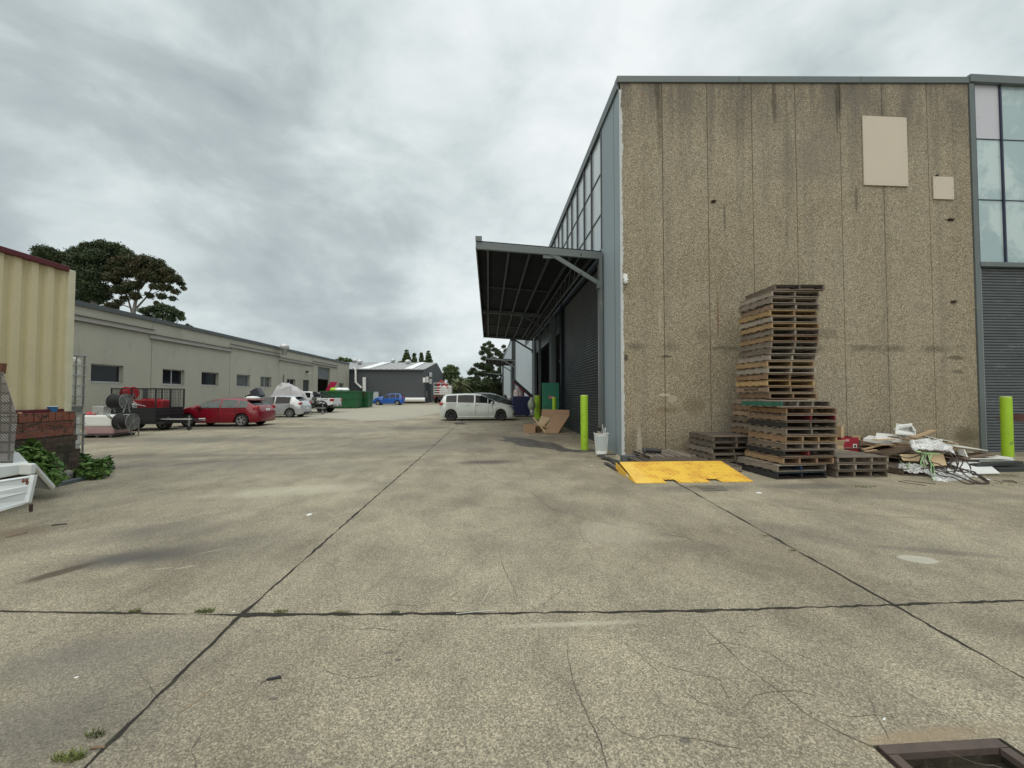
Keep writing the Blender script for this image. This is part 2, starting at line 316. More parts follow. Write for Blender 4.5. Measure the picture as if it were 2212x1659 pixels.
    t.links.new(mth(t, 'ADD', fine, f2), bp.inputs['Height']); t.links.new(bp.outputs[0], b.inputs['Normal'])
    return m
def brick_mat(name, c1, c2, mortar, wpx, h, off=0.5, moss=.5, axes='yz'):
    m = bpy.data.materials.new(name); m.use_nodes = True; t = m.node_tree; b = t.nodes['Principled BSDF']
    g = nd(t, 'ShaderNodeNewGeometry'); sp = nd(t, 'ShaderNodeSeparateXYZ'); t.links.new(g.outputs['Position'], sp.inputs[0])
    cb = nd(t, 'ShaderNodeCombineXYZ'); t.links.new(sp.outputs[1], cb.inputs[0]); t.links.new(sp.outputs[2], cb.inputs[1])
    br = nd(t, 'ShaderNodeTexBrick'); t.links.new(cb.outputs[0], br.inputs['Vector']); br.offset = off
    br.inputs['Color1'].default_value = (*c1, 1); br.inputs['Color2'].default_value = (*c2, 1); br.inputs['Mortar'].default_value = (*mortar, 1)
    br.inputs['Scale'].default_value = 1; br.inputs['Mortar Size'].default_value = .007; br.inputs['Brick Width'].default_value = wpx; br.inputs['Row Height'].default_value = h
    c = br.outputs['Color']; P = g.outputs['Position']
    c = mixc(t, mrange(t, noise(t, P, 18, 5, .7), .3, .7), mixc(t, 1.0, c, (.6, .6, .6), 'MULTIPLY'), c)
    c = mixc(t, mrange(t, noise(t, P, 3.5, 6, .7, .4), .5, .62, 0, moss), c, (.025, .028, .016))
    c = mixc(t, mrange(t, noise(t, P, 6, 6, .7, .4), .64, .72, 0, .6), c, (.45, .40, .36))
    t.links.new(c, b.inputs['Base Color']); b.inputs['Roughness'].default_value = .9
    bp = nd(t, 'ShaderNodeBump'); bp.inputs['Strength'].default_value = .8; bp.inputs['Distance'].default_value = .02
    t.links.new(mth(t, 'SUBTRACT', noise(t, P, 30, 4), br.outputs['Fac']), bp.inputs['Height']); t.links.new(bp.outputs[0], b.inputs['Normal'])
    return m
def leaf_mat(name, a, b2, dark=None):
    m = bpy.data.materials.new(name); m.use_nodes = True; t = m.node_tree; b = t.nodes['Principled BSDF']
    g = nd(t, 'ShaderNodeNewGeometry'); n = noise(t, g.outputs['Position'], .9, 3, .6); n2 = noise(t, g.outputs['Position'], 9, 2, .6)
    c = mixc(t, mrange(t, n, .35, .65), a, b2); c = mixc(t, mrange(t, n2, .3, .7), mixc(t, 1.0, c, (.6, .62, .6), 'MULTIPLY'), mixc(t, 1.0, c, (1.3, 1.3, 1.2), 'MULTIPLY'))
    t.links.new(c, b.inputs['Base Color']); b.inputs['Roughness'].default_value = .6; b.inputs['Specular IOR Level'].default_value = .3
    return m
M_frame = mat('grey_green_steel', (.115, .138, .140), .45, 0, .1, 2, col2=(.19, .19, .17), c2t=.66)
M_frame2 = mat('dark_purlin', (.065, .076, .085), .5, 0, .1, 2)
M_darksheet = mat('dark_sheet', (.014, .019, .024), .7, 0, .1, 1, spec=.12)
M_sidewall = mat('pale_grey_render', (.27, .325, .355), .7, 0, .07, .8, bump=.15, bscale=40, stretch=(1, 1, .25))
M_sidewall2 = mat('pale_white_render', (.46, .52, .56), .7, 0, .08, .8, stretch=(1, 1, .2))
M_black = mat('matt_black', (.018, .018, .02), .5)
M_rubber = mat('black_rubber', (.016, .016, .017), .75, bump=.2, bscale=120)
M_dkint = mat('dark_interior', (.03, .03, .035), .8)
M_glass_w = mat('milky_glazing', (.50, .56, .575), .16, 0, .10, 1.1, stretch=(1, 1, .5), col2=(.62, .66, .66), c2t=.55, c2s=1.5, spec=.6)
M_glass_r = mat('reflective_glazing', (.33, .44, .46), .12, 0, .12, .5, col2=(.48, .59, .60), c2t=.50, c2s=.8, spec=.7, coat=.4)
M_glassdk = mat('dark_window_glass', (.012, .014, .017), .08, 0, .3, 1, spec=.7)
M_alu = mat('aluminium_frame', (.55, .56, .56), .35, .3, .08, 4)
M_galv = mat('galvanised_steel', (.30, .31, .31), .4, .6, .15, 8)
M_shutter = mat('roller_shutter_grey', (.105, .118, .128), .42, .2, .18, 1.4, col2=(.17, .18, .185), c2t=.6, stretch=(1, 1, 2))
M_shutdk = mat('roller_shutter_charcoal', (.024, .029, .035), .45, .1, .15, 1.2)
M_beige = mat('beige_board', (.54, .485, .395), .7, 0, .04, 1.2)
M_rend = mat('sage_render', (.42, .405, .34), .85, 0, .08, .7, bump=.1, bscale=30, col2=(.35, .34, .285), c2t=.58, c2s=.9, grain=.08, gscale=14, stretch=(1, 1, .5))
M_rend2 = mat('sage_render_pale', (.40, .39, .31), .85, 0, .06, .7, bump=.1, bscale=30)
M_ledge = mat('steel_ledge', (.42, .40, .36), .7, 0, .08, 2)
M_char = mat('charcoal_wall', (.068, .078, .087), .7, 0, .08, .4)
M_roof = mat('pale_metal_roof', (.36, .365, .37), .6, .1, .1, .5, col2=(.28, .285, .29), c2t=.55)
M_white = mat('white_paint', (.74, .76, .75), .5, 0, .06, 2)
M_lime = mat('lime_green_paint', (.34, .57, .025), .5, 0, .10, 3, col2=(.17, .26, .04), c2t=.62, c2s=7, grain=.15, gscale=30)
M_cream = mat('cream_metal_cladding', (.66, .58, .37), .55, 0, .06, 1.5, grain=.1, gscale=50)
M_maroon = mat('maroon_flashing', (.10, .012, .02), .5)
M_red = mat('red_paint', (.45, .012, .02), .4, 0, .12, 3)
M_dkgreen = mat('green_skip_paint', (.012, .10, .035), .45, 0, .2, 2, col2=(.05, .16, .08), c2t=.6, c2s=3)
M_card = mat('cardboard', (.36, .235, .145), .8, 0, .08, 2.5)
M_card2 = mat('pale_cardboard', (.50, .38, .23), .8, 0, .06, 2.5)
M_yel = mat('yellow_ramp_paint', (.78, .46, .045), .5, 0, .06, 2)
M_wood = mat('pallet_wood', (.57, .545, .515), .85, 0, .2, 3, bump=.3, bscale=40, objcol=True, grain=.35, gscale=25, stretch=(1, 1, 1))
M_concrete = concrete_mat()
# ------------------------------------------------------------------ ground
g = MB(); ys = [-60, 0, 20, 60, 110, 900]
g.v = [(x, y, gz(y)) for y in ys for x in (-600, 600)]
# the near drain pit is a real hole: cut by splitting the first strips
dpa, dpb = gp(1905, 1612), gp(2165, 1600)
DX0, DX1, DY1 = 1.91, 2.62, 2.0
# ------------------------------------------------------------------ ground sheet with the drain opening
DX0, DX1, DYA, DYB = 1.985, 2.715, 1.42, 1.955
xs = [-600, DX0, DX1, 600]; ys = [-60, 0, DYA, DYB, 20, 60, 110, 900]
g = MB(); g.v = [(x, y, gz(y)) for y in ys for x in xs]
g.f = [(j*4+i, j*4+i+1, j*4+i+5, j*4+i+4) for j in range(len(ys)-1) for i in range(3) if not (i == 1 and j == 2)]
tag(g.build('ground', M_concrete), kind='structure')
M_joint = mat('joint_dirt', (.022, .019, .014), .95, 0, .4, 12, col2=(.05, .055, .03), c2t=.6, c2s=9)
M_crack = mat('crack_dark', (.11, .098, .075), .95, 0, .4, 20)
def strip(name, pts, wd, jit, m, h=.004, seg=.06, wj=.5, wander=0.0):
    P = [gp(*p) if len(p) == 2 else Vector(p) for p in pts]; out = []
    for a, b in zip(P[:-1], P[1:]):
        n = max(1, int((b-a).length/max(seg, .012*a.length))); out += [a.lerp(b, i/n) for i in range(n)]
    out.append(P[-1]); mb = MB(); vs = []; fs = []
    for i, p in enumerate(out):
        d = (out[min(i+1, len(out)-1)] - out[max(i-1, 0)]).normalized(); nrm = Vector((-d.y, d.x, 0))
        q = p + nrm*((mnoise.noise(Vector((p.x*2.2, p.y*2.2, 3)))*wander) + random.uniform(-jit, jit)); z = gz(q.y)+h
        k = max(.15, 1 + wj*mnoise.noise(Vector((p.x*3.1, p.y*3.1, 7)))*2); k2 = k*random.uniform(.7, 1.3); k3 = k*random.uniform(.7, 1.3)
        vs += [q+nrm*wd*k2/2, q-nrm*wd*k3/2]; vs[-1].z = z; vs[-2].z = z
    for i in range(len(out)-1): fs.append((2*i, 2*i+1, 2*i+3, 2*i+2))
    return tag(mb.add(vs, fs).build(name, m), kind='structure')
strip('slab_joint', [(120, 1659+60), (520, 1330), (980, 925), (1020, 893)], .022, .007, M_joint, wj=.9)
strip('slab_joint', [(1456, 1040), (1930, 1307), (2212, 1467), (2330, 1535)], .024, .008, M_joint, wj=1.0)
strip('slab_joint', [(-120, 1321), (0, 1321), (520, 1329)], .015, .006, M_joint, h=.005, wj=1.0)
strip('slab_joint', [(520, 1329), (850, 1327), (1110, 1325), (1480, 1321)], .023, .010, M_joint, h=.005, wj=1.3)
strip('slab_joint', [(1480, 1321), (1930, 1307), (2212, 1298), (2400, 1290)], .022, .009, M_joint, h=.005, wj=1.1)
strip('slab_joint', [(240, 1012), (560, 992), (1000, 985), (1335, 1000)], .02, .004, M_crack, wj=.6)
CR = [[(1215, 1362), (1225, 1420), (1245, 1480), (1262, 1530), (1290, 1590), (1310, 1659)],
      [(1490, 1325), (1540, 1375), (1610, 1440), (1680, 1490), (1750, 1550), (1830, 1590), (1886, 1612)],
      [(1045, 1030), (1150, 1065), (1190, 1100), (1260, 1120), (1330, 1135), (1500, 1165)], [(1250, 1125), (1256, 1160), (1280, 1210)],
      [(980, 955), (1020, 975), (1052, 1030)], [(1078, 1185), (1090, 1225), (1105, 1270), (1113, 1310)], [(852, 1088), (1040, 1096), (1145, 1100)],
      [(230, 1320), (330, 1265)], [(280, 1210), (330, 1195), (308, 1180)], [(260, 1100), (420, 1060), (500, 1030)], [(430, 1075), (560, 1035)],
      [(1700, 1095), (1900, 1115), (2100, 1125), (2212, 1140)], [(1880, 1055), (2080, 1075), (2212, 1105)], [(380, 1540), (445, 1495)],
      [(1090, 935), (1110, 960), (1130, 1000), (1150, 1030)], [(500, 1010), (700, 960), (960, 930)], [(1520, 1060), (1620, 1082), (1700, 1095)], [(1560, 1480), (1580, 1520), (1640, 1570)]]
for c in CR: strip('ground_crack', c, .0055, .007, M_crack, h=.003, seg=.04, wj=.7, wander=.03)
for _ in range(45):
    x = random.uniform(100, 2150); y = random.uniform(1060, 1640); p = gp(x, y); a = random.uniform(0, 6.28); pts = [p]
    for k in range(random.randint(3, 7)):
        a += random.uniform(-.7, .7); q = pts[-1] + Vector((cos(a), sin(a), 0))*random.uniform(.05, .16); pts.append(q)
    strip('ground_crack', [tuple(q) for q in pts], .003, .004, M_crack, h=.0025, seg=.03, wj=.8)
# paler newer slab further back
M_pale = mat('pale_slab', (.37, .345, .275), .9, 0, .16, .6, bump=.3, bscale=30, grain=.22, gscale=22, stretch=(.5, 1.4, 1))
pp = [(560, 905), (700, 903), (800, 909), (885, 904), (948, 891), (1010, 880), (950, 876.5), (900, 875), (700, 875), (500, 893)]
s = MB(); q = [gp(*p) for p in pp]; s.add([(a.x, a.y, gz(a.y)+.004) for a in q], [tuple(range(len(q)))])
tag(s.build('pale_concrete_slab', M_pale), kind='structure')
wp = [(770, 1345), (800, 1338), (850, 1355), (1000, 1363), (1120, 1380), (1170, 1400), (1290, 1410), (1400, 1445), (1430, 1468), (1560, 1486), (1730, 1478), (1765, 1500), (1600, 1514), (1380, 1502), (1330, 1482), (1200, 1464), (1080, 1456), (960, 1440), (870, 1402), (740, 1396), (820, 1376)]
wq = []
for (a, b), (c, d) in zip(wp, wp[1:]+wp[:1]):
    for k in range(5): t = k/5; wq.append(gp((1600+(a+(c-a)*t+random.uniform(-6, 6)*(k > 0))*.36163)/1.736, (1150+(b+(d-b)*t+random.uniform(-2.5, 2.5)*(k > 0))*.36163)/1.736))
tag(MB().add([(p.x, p.y, gz(p.y)+.003) for p in wq], [tuple(range(len(wq)))]).build('wet_patch', mat('wet_concrete', (.085, .078, .068), .55, 0, .3, 3, grain=.4, gscale=40, col2=(.12, .11, .095), c2t=.5, c2s=5)), kind='structure')
# ------------------------------------------------------------------ big warehouse on the right
WH = thing('warehouse', 'tall warehouse with a stained pebbledash concrete end wall, grey side wall and high glazing', 'warehouse', (XW, C0.y, 0))
EY = 128.0
M_agg = aggregate_mat()
def topz(s): return 10.93 + .045*s
joints = [FS(x, 500)[0] for x in (1433, 1531, 1628, 1723, 1820, 1912, 2010)]
s_end = FS(2098, 400)[0]
edges = [0.03] + joints + [s_end]
fw = MB()
for a, b in zip(edges[:-1], edges[1:]):
    fw.add([(a+.008, 0, 0), (b-.008, 0, 0), (b-.008, 0, topz(b)), (a+.008, 0, topz(a)), (a+.008, .15, 0), (b-.008, .15, 0), (b-.008, .15, topz(b)), (a+.008, .15, topz(a))],
           [(0,3,2,1),(4,5,6,7),(0,1,5,4),(1,2,6,5),(2,3,7,6),(3,0,4,7)])
# local y runs into the building; the object itself is turned onto the facade line
o = fw.build('end_wall', M_agg, WH, bevel=.006); o.rotation_euler = (0, 0, math.atan2(FU.y, FU.x))
FB = lambda: MB(FX)
FB().box(0, s_end, -.2, -.155, 0, 10.9).build('wall_backing', M_dkint, WH, True)
# fascia and gutter along the top
f = FB(); z0, z1 = topz(0), topz(s_end)
f.add([(-.06, .05, z0-.02), (s_end, .05, z1-.02), (s_end, .05, z1+.17), (-.06, .05, z0+.17), (-.06, -.2, z0-.02), (s_end, -.2, z1-.02), (s_end, -.2, z1+.17), (-.06, -.2, z0+.17)],
      [(0,1,2,3),(4,7,6,5),(0,4,5,1),(1,5,6,2),(2,6,7,3),(3,7,4,0)])
f.box(s_end, 26, .08, -.2, z1+.0, z1+.24); f.build('fascia', M_frame, WH, True, bevel=.008)
for s0 in (3.6, 7.4): FB().box(s0, s0+.012, .052, .054, topz(s0)-.015, topz(s0)+.165).build('fascia_seam', M_black, WH, True)
# paint spill edge on the corner
rag = []; n = 150
for i in range(n+1):
    z = .12 + i*(10.72-.12)/n; wj = .085 + .05*mnoise.noise(Vector((0, 0, z*1.4))) + random.uniform(-.022, .022)
    rag.append((wj, z))
r = FB(); r.v = []; vs = []; fs = []
for i, (wv, z) in enumerate(rag): vs += [(.0, .003, z), (max(.02, wv), .003, z)]
for i in range(n): fs.append((2*i, 2*i+1, 2*i+3, 2*i+2))
r.add(vs, fs).build('paint_edge', mat('spilt_paint', (.50, .53, .54), .8, 0, .15, 6), WH, True)
# front glazing and roller door at the right
gx0 = s_end + .03; zL = FS(2112, 566)[1]; zG = zL + .0
post = FB().box(s_end, s_end+.16, .04, -.2, 0, topz(s_end)-.02); post.build('corner_post', M_frame, WH, True, bevel=.006)
ga = s_end + .2; gb = FS(2160, 180)[0]; rows = [FS(2160, y)[1] for y in (566, 431, 300, 181)]
cols = [ga, gb+.02]
while cols[-1] < 25: cols.append(cols[-1]+1.02)
k = 0
for i in range(len(cols)-1):
    for j in range(3):
        p = FB().box(cols[i]+.02, cols[i+1]-.02, -.05+.002*((i+j) % 3), -.07, rows[j]+.012, rows[j+1]-.012)
        p.build('window_pane', mat('lilac_pane', (.50, .51, .56), .3, 0, .05, 1) if (i == 0 and j == 2) else M_glass_r, WH, True)
fr = FB()
for c in cols: fr.box(c-.025, c+.025, .0, -.12, rows[0], rows[3])
for z in rows[1:3]: fr.box(ga, 25, -.03, -.1, z-.012, z+.012)
fr.build('window_frame', mat('dark_blue_frame', (.03, .035, .07), .4, .2), WH, True)
FB().box(s_end+.16, 26, .06, -.15, rows[0]-.16, rows[0]-.02).build('door_lintel', M_frame, WH, True, bevel=.006)
FB().box(s_end+.16, 26, -.12, -.2, rows[0]-.50, rows[0]-.16).build('door_head_shadow_box', M_black, WH, True)
def shutter(mbf, a, b, z0, z1, depth, pitch=.09, name='roller_door', m=None):
    mb = mbf(); prof = []; z = z0
    while z < z1:
        prof += [(0.0, z), (.022, z+pitch*.25), (.022, z+pitch*.62), (0.0, z+pitch*.86), (-.012, z+pitch*.93)]; z += pitch
    vs = [(a, depth+o_, z_) for o_, z_ in prof] + [(b, depth+o_, z_) for o_, z_ in prof]; m_ = len(prof)
    mb.add(vs, [(i, i+1, m_+i+1, m_+i) for i in range(m_-1)]); return mb.build(name, m, WH, True)
shutter(FB, s_end+.16, 26, .1, rows[0]-.17, -.1, .088, m=M_shutter)
FB().box(s_end+.16, s_end+.26, -.02, -.12, .1, rows[0]-.16).build('door_guide', M_galv, WH, True)
rust = FB()
for (x0, y0, x1, y1) in ((2155, 901, 2212, 905), (2178, 893, 2240, 912), (2165, 912, 2200, 915)):
    a = FS(x0, y1); b = FS(x1, y0); n = 9; vs = []
    for i in range(n): t = i/(n-1); h = (b[1]-a[1])*sin(pi*(t*.94+.03))**.5*random.uniform(.6, 1.1); s_ = a[0]+(b[0]-a[0])*t; zc = (a[1]+b[1])/2; vs += [(s_, -.074, zc-h/2), (s_, -.074, zc+h/2)]
    rust.add(vs, [(2*i, 2*i+2, 2*i+3, 2*i+1) for i in range(n-1)])
rust.build('rust_patch', mat('rusty_red', (.09, .035, .03), .8, 0, .4, 12), WH, True)
# --- side wall (faces the yard, runs away from the camera)
SB = lambda: MB(SX)
zt = lambda y: 10.93 + .004*(y-10.9)
yp = SS(1300, 900)[0]                       # first steel post
Y0 = C0.y + .02
bayA = (yp, 31.7); bayB = (54.0, 63.5); bayC = (96, 106)
for a, b in ((Y0, yp), (31.7, 54.0), (63.5, 96), (106, EY)):
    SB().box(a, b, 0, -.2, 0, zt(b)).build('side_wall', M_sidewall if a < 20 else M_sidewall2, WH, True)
SB().box(Y0+.45, Y0+.47, .003, -.01, .1, 10.9).build('side_wall_seam', M_black, WH, True)
w2 = SB(); w2.box(yp+.0, yp+.16, .05, -.1, .1, 6.6); w2.build('door_frame', M_frame, WH, True, bevel=.005)
# above doors: glazing bays
mull = [SS(x, 470)[0] for x in (1300, 1278, 1262, 1247, 1235, 1225, 1214, 1206, 1198)]
mull += [mull[-1] + 1.2*i for i in range(1, 8)]
zr = [6.75, 7.95, 9.35, 10.72]
for i in range(len(mull)-1):
    for j in range(3):
        SB().box(mull[i]+.02, mull[i+1]-.02, -.03, -.05, zr[j]+.01, zr[j+1]-.01).build('window_pane', M_glass_w, WH, True)
fr = SB()
for c in mull: fr.box(c-.03, c+.03, .03, -.08, zr[0], zr[3])
for z in zr: fr.box(mull[0], mull[-1], -.0, -.08, z-.015, z+.015)
fr.build('window_frame', mat('dark_mullion', (.05, .055, .06), .4), WH, True)
for (a, b) in (bayB, bayC):
    fr = SB()
    n = int((b-a)/1.15)
    for i in range(n): SB().box(a+i*1.15+.04, a+i*1.15+1.11, -.05, -.07, 7.2, 10.7).build('window_pane', M_glassdk, WH, True)
    for i in range(n+1): fr.box(a+i*1.15-.03, a+i*1.15+.03, 0, -.08, 7.1, 10.8)
    fr.build('window_frame', mat('dark_mullion', (.05, .055, .06), .4), WH, True)
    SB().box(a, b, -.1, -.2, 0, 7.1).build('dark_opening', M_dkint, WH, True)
# roof edge along the side
f = SB()
for a, b in ((Y0, 40), (40, 80), (80, EY)): f.box(a, b, .06, -.25, zt(a)-.18+(.004 if a > 50 else 0), zt(b)+.02)
f.build('side_fascia', M_frame, WH, True)
# roof, rear and far walls close the volume
r = MB(); r.add([(XW-.05, C0.y+.1, 10.85), (XW+27, C0.y+.1, 10.85), (XW+27, EY, 10.85), (XW-.05, EY, 10.85)], [(0,1,2,3)])
r.box(XW+26.8, XW+27, C0.y+.1, EY, 0, 10.8); r.box(XW, XW+27, EY-.2, EY, 0, 10.8)
r.build('roof', M_roof, WH, True)
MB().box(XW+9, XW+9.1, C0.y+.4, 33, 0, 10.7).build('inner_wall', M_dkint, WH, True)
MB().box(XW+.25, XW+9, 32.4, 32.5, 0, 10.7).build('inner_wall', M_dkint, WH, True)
# first bay: roller door 1, pier, open doorway
SB().box(yp+.165, yp+.19, .055, -.1, .1, 6.3).build('door_track', M_alu, WH, True)
yr1 = SS(1214, 900)[0]; yo0 = SS(1196, 870)[0]
shutter(SB, yp+.16, yr1, .12, 6.3, -.12, .105, m=M_shutdk)
SB().box(yr1, yr1+.35, .02, -.3, .1, 6.75).build('door_pier', M_darksheet, WH, True)
SB().box(yr1+.36, yr1+.9, -.08, -.1, 2.5, 4.9).build('window_pane', M_glass_w, WH, True)
SB().box(yr1+.36, yr1+.9, -.06, -.14, .1, 2.45).build('dark_panel', M_darksheet, WH, True)
SB().box(yr1+.36, yr1+.9, -.06, -.14, 4.95, 6.75).build('dark_panel', M_darksheet, WH, True)
SB().box(yp, 31.7, -.02, -.25, 6.3, 6.75).build('door_head', M_darksheet, WH, True)
SB().box(yr1+.9, 31.7, -.05, -.5, 5.2, 6.28).build('rolled_shutter', M_shutdk, WH, True)
for y, wd in ((yo0-.1, .14), (yo0+1.1, .1), (31.4, .2), (yo0+6.2, .1)): SB().box(y, y+wd, .06, -.12, .1, 6.6).build('door_jamb', M_frame, WH, True)
SB().tube([(yr1+1.0, -.4, 3.9), (yr1+5.0, -.8, 4.0)], .03).build('inner_rail', M_galv, WH, True)
# green personnel door, hinged open into the yard
gd = thing('green_door', 'tall green door with a small red sign standing open beside the charcoal roller door', 'door', (XW-.02, 20.45, gz(20.45)))
a = onY(1171, 827, 20.45); b = onY(1210, 827, 20.45); zt_ = a.z
MB().box(a.x, XW-.04, 20.42, 20.465, gz(20.4)+.02, zt_).build('door_leaf', mat('green_door_paint', (.025, .20, .125), .45, 0, .08, 1.5), gd, True, bevel=.004)
s0 = onY(1184.5, 855.5, 20.41); s1 = onY(1197.5, 861, 20.41)
MB().box(s0.x, s1.x, 20.408, 20.419, s1.z, s0.z).build('sign_plate', mat('sign_red', (.35, .03, .04), .5), gd, True)
mm = Matrix.Translation(((s0.x+s1.x)/2, 20.405, (s0.z+s1.z)/2)) @ Matrix.Rotation(pi/2, 4, 'X')
pl = MB(); pl.box(s0.x+.03, s1.x-.03, 20.402, 20.407, (s0.z+s1.z)/2+.0, (s0.z+s1.z)/2+.035); pl.box(s0.x+.04, s1.x-.05, 20.402, 20.407, s1.z+.015, s1.z+.035)
pl.build('sign_text_band', mat('sign_pink', (.7, .5, .5), .5), gd, True)
h = onY(1175, 878, 20.4); MB().tube([(h.x, 20.42, h.z), (h.x, 20.35, h.z), (h.x+.13, 20.35, h.z-.01)], .016).build('handle', M_galv, gd, True)
# ------------------------------------------------------------------ canopies over the side bays
def canopy(ya, yb, frames, label, lod=0):
    xo, xi = XW-4.15, XW-.05; zo = 6.71; zi = 6.46; cz = gz(ya)*.6
    T = thing('loading_canopy', label, 'canopy', (XW, ya, 0), group='steel canopies along the warehouse')
    def zz(x): return zo + (zi-zo)*(x-xo)/(xi-xo) + cz
    m = MB(); m.add([(xo, ya, zz(xo)), (xi, ya, zz(xi)), (xi, yb, zz(xi)), (xo, yb, zz(xo)), (xo, ya, zz(xo)+.03), (xi, ya, zz(xi)+.03), (xi, yb, zz(xi)+.03), (xo, yb, zz(xo)+.03)],
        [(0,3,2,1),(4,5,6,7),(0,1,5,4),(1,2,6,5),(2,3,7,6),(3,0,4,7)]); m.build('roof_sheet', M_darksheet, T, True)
    m = MB(); m.box(xo-.04, xo, ya-.02, yb, zz(xo)-.24, zz(xo)+.12); m.build('edge_beam', M_frame, T, True)
    for i in range(6):
        x = xo + .35 + i*.70
        MB().box(x-.035, x+.035, ya+.1, yb-.1, zz(x)-.13, zz(x)-.003).build('purlin', M_frame2, T, True)
    for k, y in enumerate(frames):
        d = .24 if k == 0 else .2
        MB().bar((xo-.04, y, zz(xo)-.11), (xi, y, zz(xi)-.11), .10, d).build('rafter', M_frame, T, True, bevel=.006)
        MB().box(xi-.10, xi, y-.07, y+.07, gz(y), zz(xi)-.0).build('post', M_frame, T, True, bevel=.006)
        MB().bar((XW-1.78, y, zz(XW-1.78)-.16), (XW-.12, y, zz(xi)-1.05), .07, .13).build('brace', M_frame2 if k else M_frame, T, True, bevel=.004)
        MB().box(XW-2.0, XW-1.66, y-.015, y+.015, zz(XW-1.8)-.34, zz(XW-1.8)-.2).build('gusset_plate', M_frame, T, True); MB().box(XW-.22, XW-.06, y-.09, y+.09, zz(xi)-1.2, zz(xi)-.98).build('gusset_plate', M_frame, T, True)
    if not lod:
        for ym in [(a+b)/2 for a, b in zip(frames[:-1], frames[1:])]:
            MB().bar((xo+.3, ym, zz(xo+.3)-.05), (xo+3.2, ym, zz(xo+3.2)-.05), .05, .05).build('bridging', M_frame2, T, True)
        t = MB(); x = XW-.75; y = ya+.3
        t.tube([(x, ya, zz(x)-.15), (x, yb, zz(x)-.15)], .03, 6); t.tube([(x, ya, zz(x)-.75), (x, yb, zz(x)-.75)], .03, 6)
        i = 0
        while y+.45 < yb: t.tube([(x, y, zz(x)-(.15 if i % 2 else .75)), (x, y+.45, zz(x)-(.75 if i % 2 else .15))], .018, 5); y += .45; i += 1
        t.build('lattice_truss', M_frame2, T, True)
        MB().box(xo-.05, xo+.16, ya-.05, ya+.0, zz(xo)+.0, zz(xo)+.16).build('gutter_end', M_frame, T, True)
canopy(12.45, 32.2, (12.5, 22.4, 32.0), 'large grey steel canopy with braces, the nearest over the charcoal roller door')
canopy(54.2, 63.5, (54.3, 63.3), 'middle steel canopy sticking out over the second doorway beyond the minivan', 1)
canopy(96, 106, (96.1, 105.9), 'farthest and smallest canopy of the row, in front of the dark trees', 1)
# ------------------------------------------------------------------ boards, camera, brackets on the end wall
def board(x0, y0, x1, y1, lab, tilt=0):
    a = FS(x0, y1); b = FS(x1, y0); T = thing('blank_board', lab, 'board', tuple(FX((a[0], .02, a[1]))))
    T['group'] = 'blank boards on the end wall'
    FB().box(a[0], b[0], .045, .012, a[1], b[1]).build('panel', M_beige, T, True, bevel=.004)
    s_ = FB()
    for x in (a[0]+.05, b[0]-.05):
        for z in (a[1]+.05, (a[1]+b[1])/2, b[1]-.05): s_.obox((x, .047, z), (.02, .006, .02))
    s_.build('screw_heads', M_galv, T, True)
board(1864, 256, 1955, 401, 'large blank beige board high on the pebbledash wall')
board(2014, 384, 2056, 431, 'small blank beige square board below and right of the large one')
s_, z_ = FS(1350, 602)
T = thing('security_camera', 'white dome security camera with its box near the left edge of the wall', 'camera', tuple(FX((s_, 0, z_-.1))))
FB().box(s_-.06, s_+.06, .06, 0, z_-.01, z_+.13).build('junction_box', M_white, T, True, bevel=.012)
MB().lathe([(.0, -.08), (.05, -.06), (.078, 0), (.07, .05), (.03, .075)], 18, Matrix.Translation(FX((s_, .09, z_-.10)))).build('dome', M_white, T, True, smooth=True)
MB().lathe([(0, -.02), (.028, 0), (.0, .02)], 12, Matrix.Translation(FX((s_+.03, .15, z_-.10)))).build('lens', M_black, T, True)
for (x, y, wd, nm) in ((2052, 475, .18, 'upper'), (2058, 652, .17, 'middle'), (1540, 436, .14, 'left')):
    s_, z_ = FS(x, y); b = FB(); b.box(s_-wd/2, s_+wd/2, .03, 0, z_-.035, z_-.015); b.box(s_-wd/2+.02, s_+wd/2+.02, .05, 0, z_+.01, z_+.03)
    o = b.build('rusty_bracket', mat('rusted_steel', (.035, .02, .016), .9), None); tag(o, {'upper': 'rusty steel bracket stub just under the small beige board', 'middle': 'rusty steel bracket stub half way down near the shutter edge', 'left': 'short rusty bracket stub in the wall left of centre, above the pallet tower'}[nm], 'bracket', 'bracket stubs on the end wall')
s_, z_ = FS(2022, 380); tag(MB().lathe([(0, -.04), (.045, 0), (0, .04)], 10, Matrix.Translation(FX((s_, .03, z_)))).build('wall_fitting', M_black), 'small black knob right on top of the small beige board', 'fitting')
# ------------------------------------------------------------------ rendered building on the left
XL = -20.0; LY0, LY1 = 4.0, 57.2
LB = thing('rendered_building', 'long low sage green rendered building with small windows down the left of the yard', 'building', (XL, LY0, 0))
def LX(p): return Vector((XL + p[1], p[0], p[2]))           # (Y, out, z)
LBm = lambda: MB(LX)
def c7(x, y): f = onX((250+.49729*x)/1.736, (1080+.49729*y)/1.736, XL); return f.y, f.z
def rect7(x0, yt0, x1, yb1):
    a = c7(x0, yt0); yb = c7(x1, yt0)[0]; zb = c7(x0, yb1)[1]; return a[0], yb, zb, a[1]
ZT = 6.22
wins = [(185, 568, 430, 708), (725, 608, 890, 726), (1018, 630, 1148, 732), (1283, 650, 1384, 740), (1462, 666, 1545, 746), (1662, 684, 1725, 768)]
ops = [rect7(*r) for r in wins]
door = rect7(1783, 692, 1830, 800); roll = rect7(1895, 592, 1988, 800); w7 = rect7(2053, 716, 2089, 770)
door = (door[0], door[1], gz(45), door[3]); roll = (roll[0], roll[1], gz(48), roll[3])
allo = sorted(ops + [door, roll, w7]); wall = LBm(); y = LY0; TH = .28
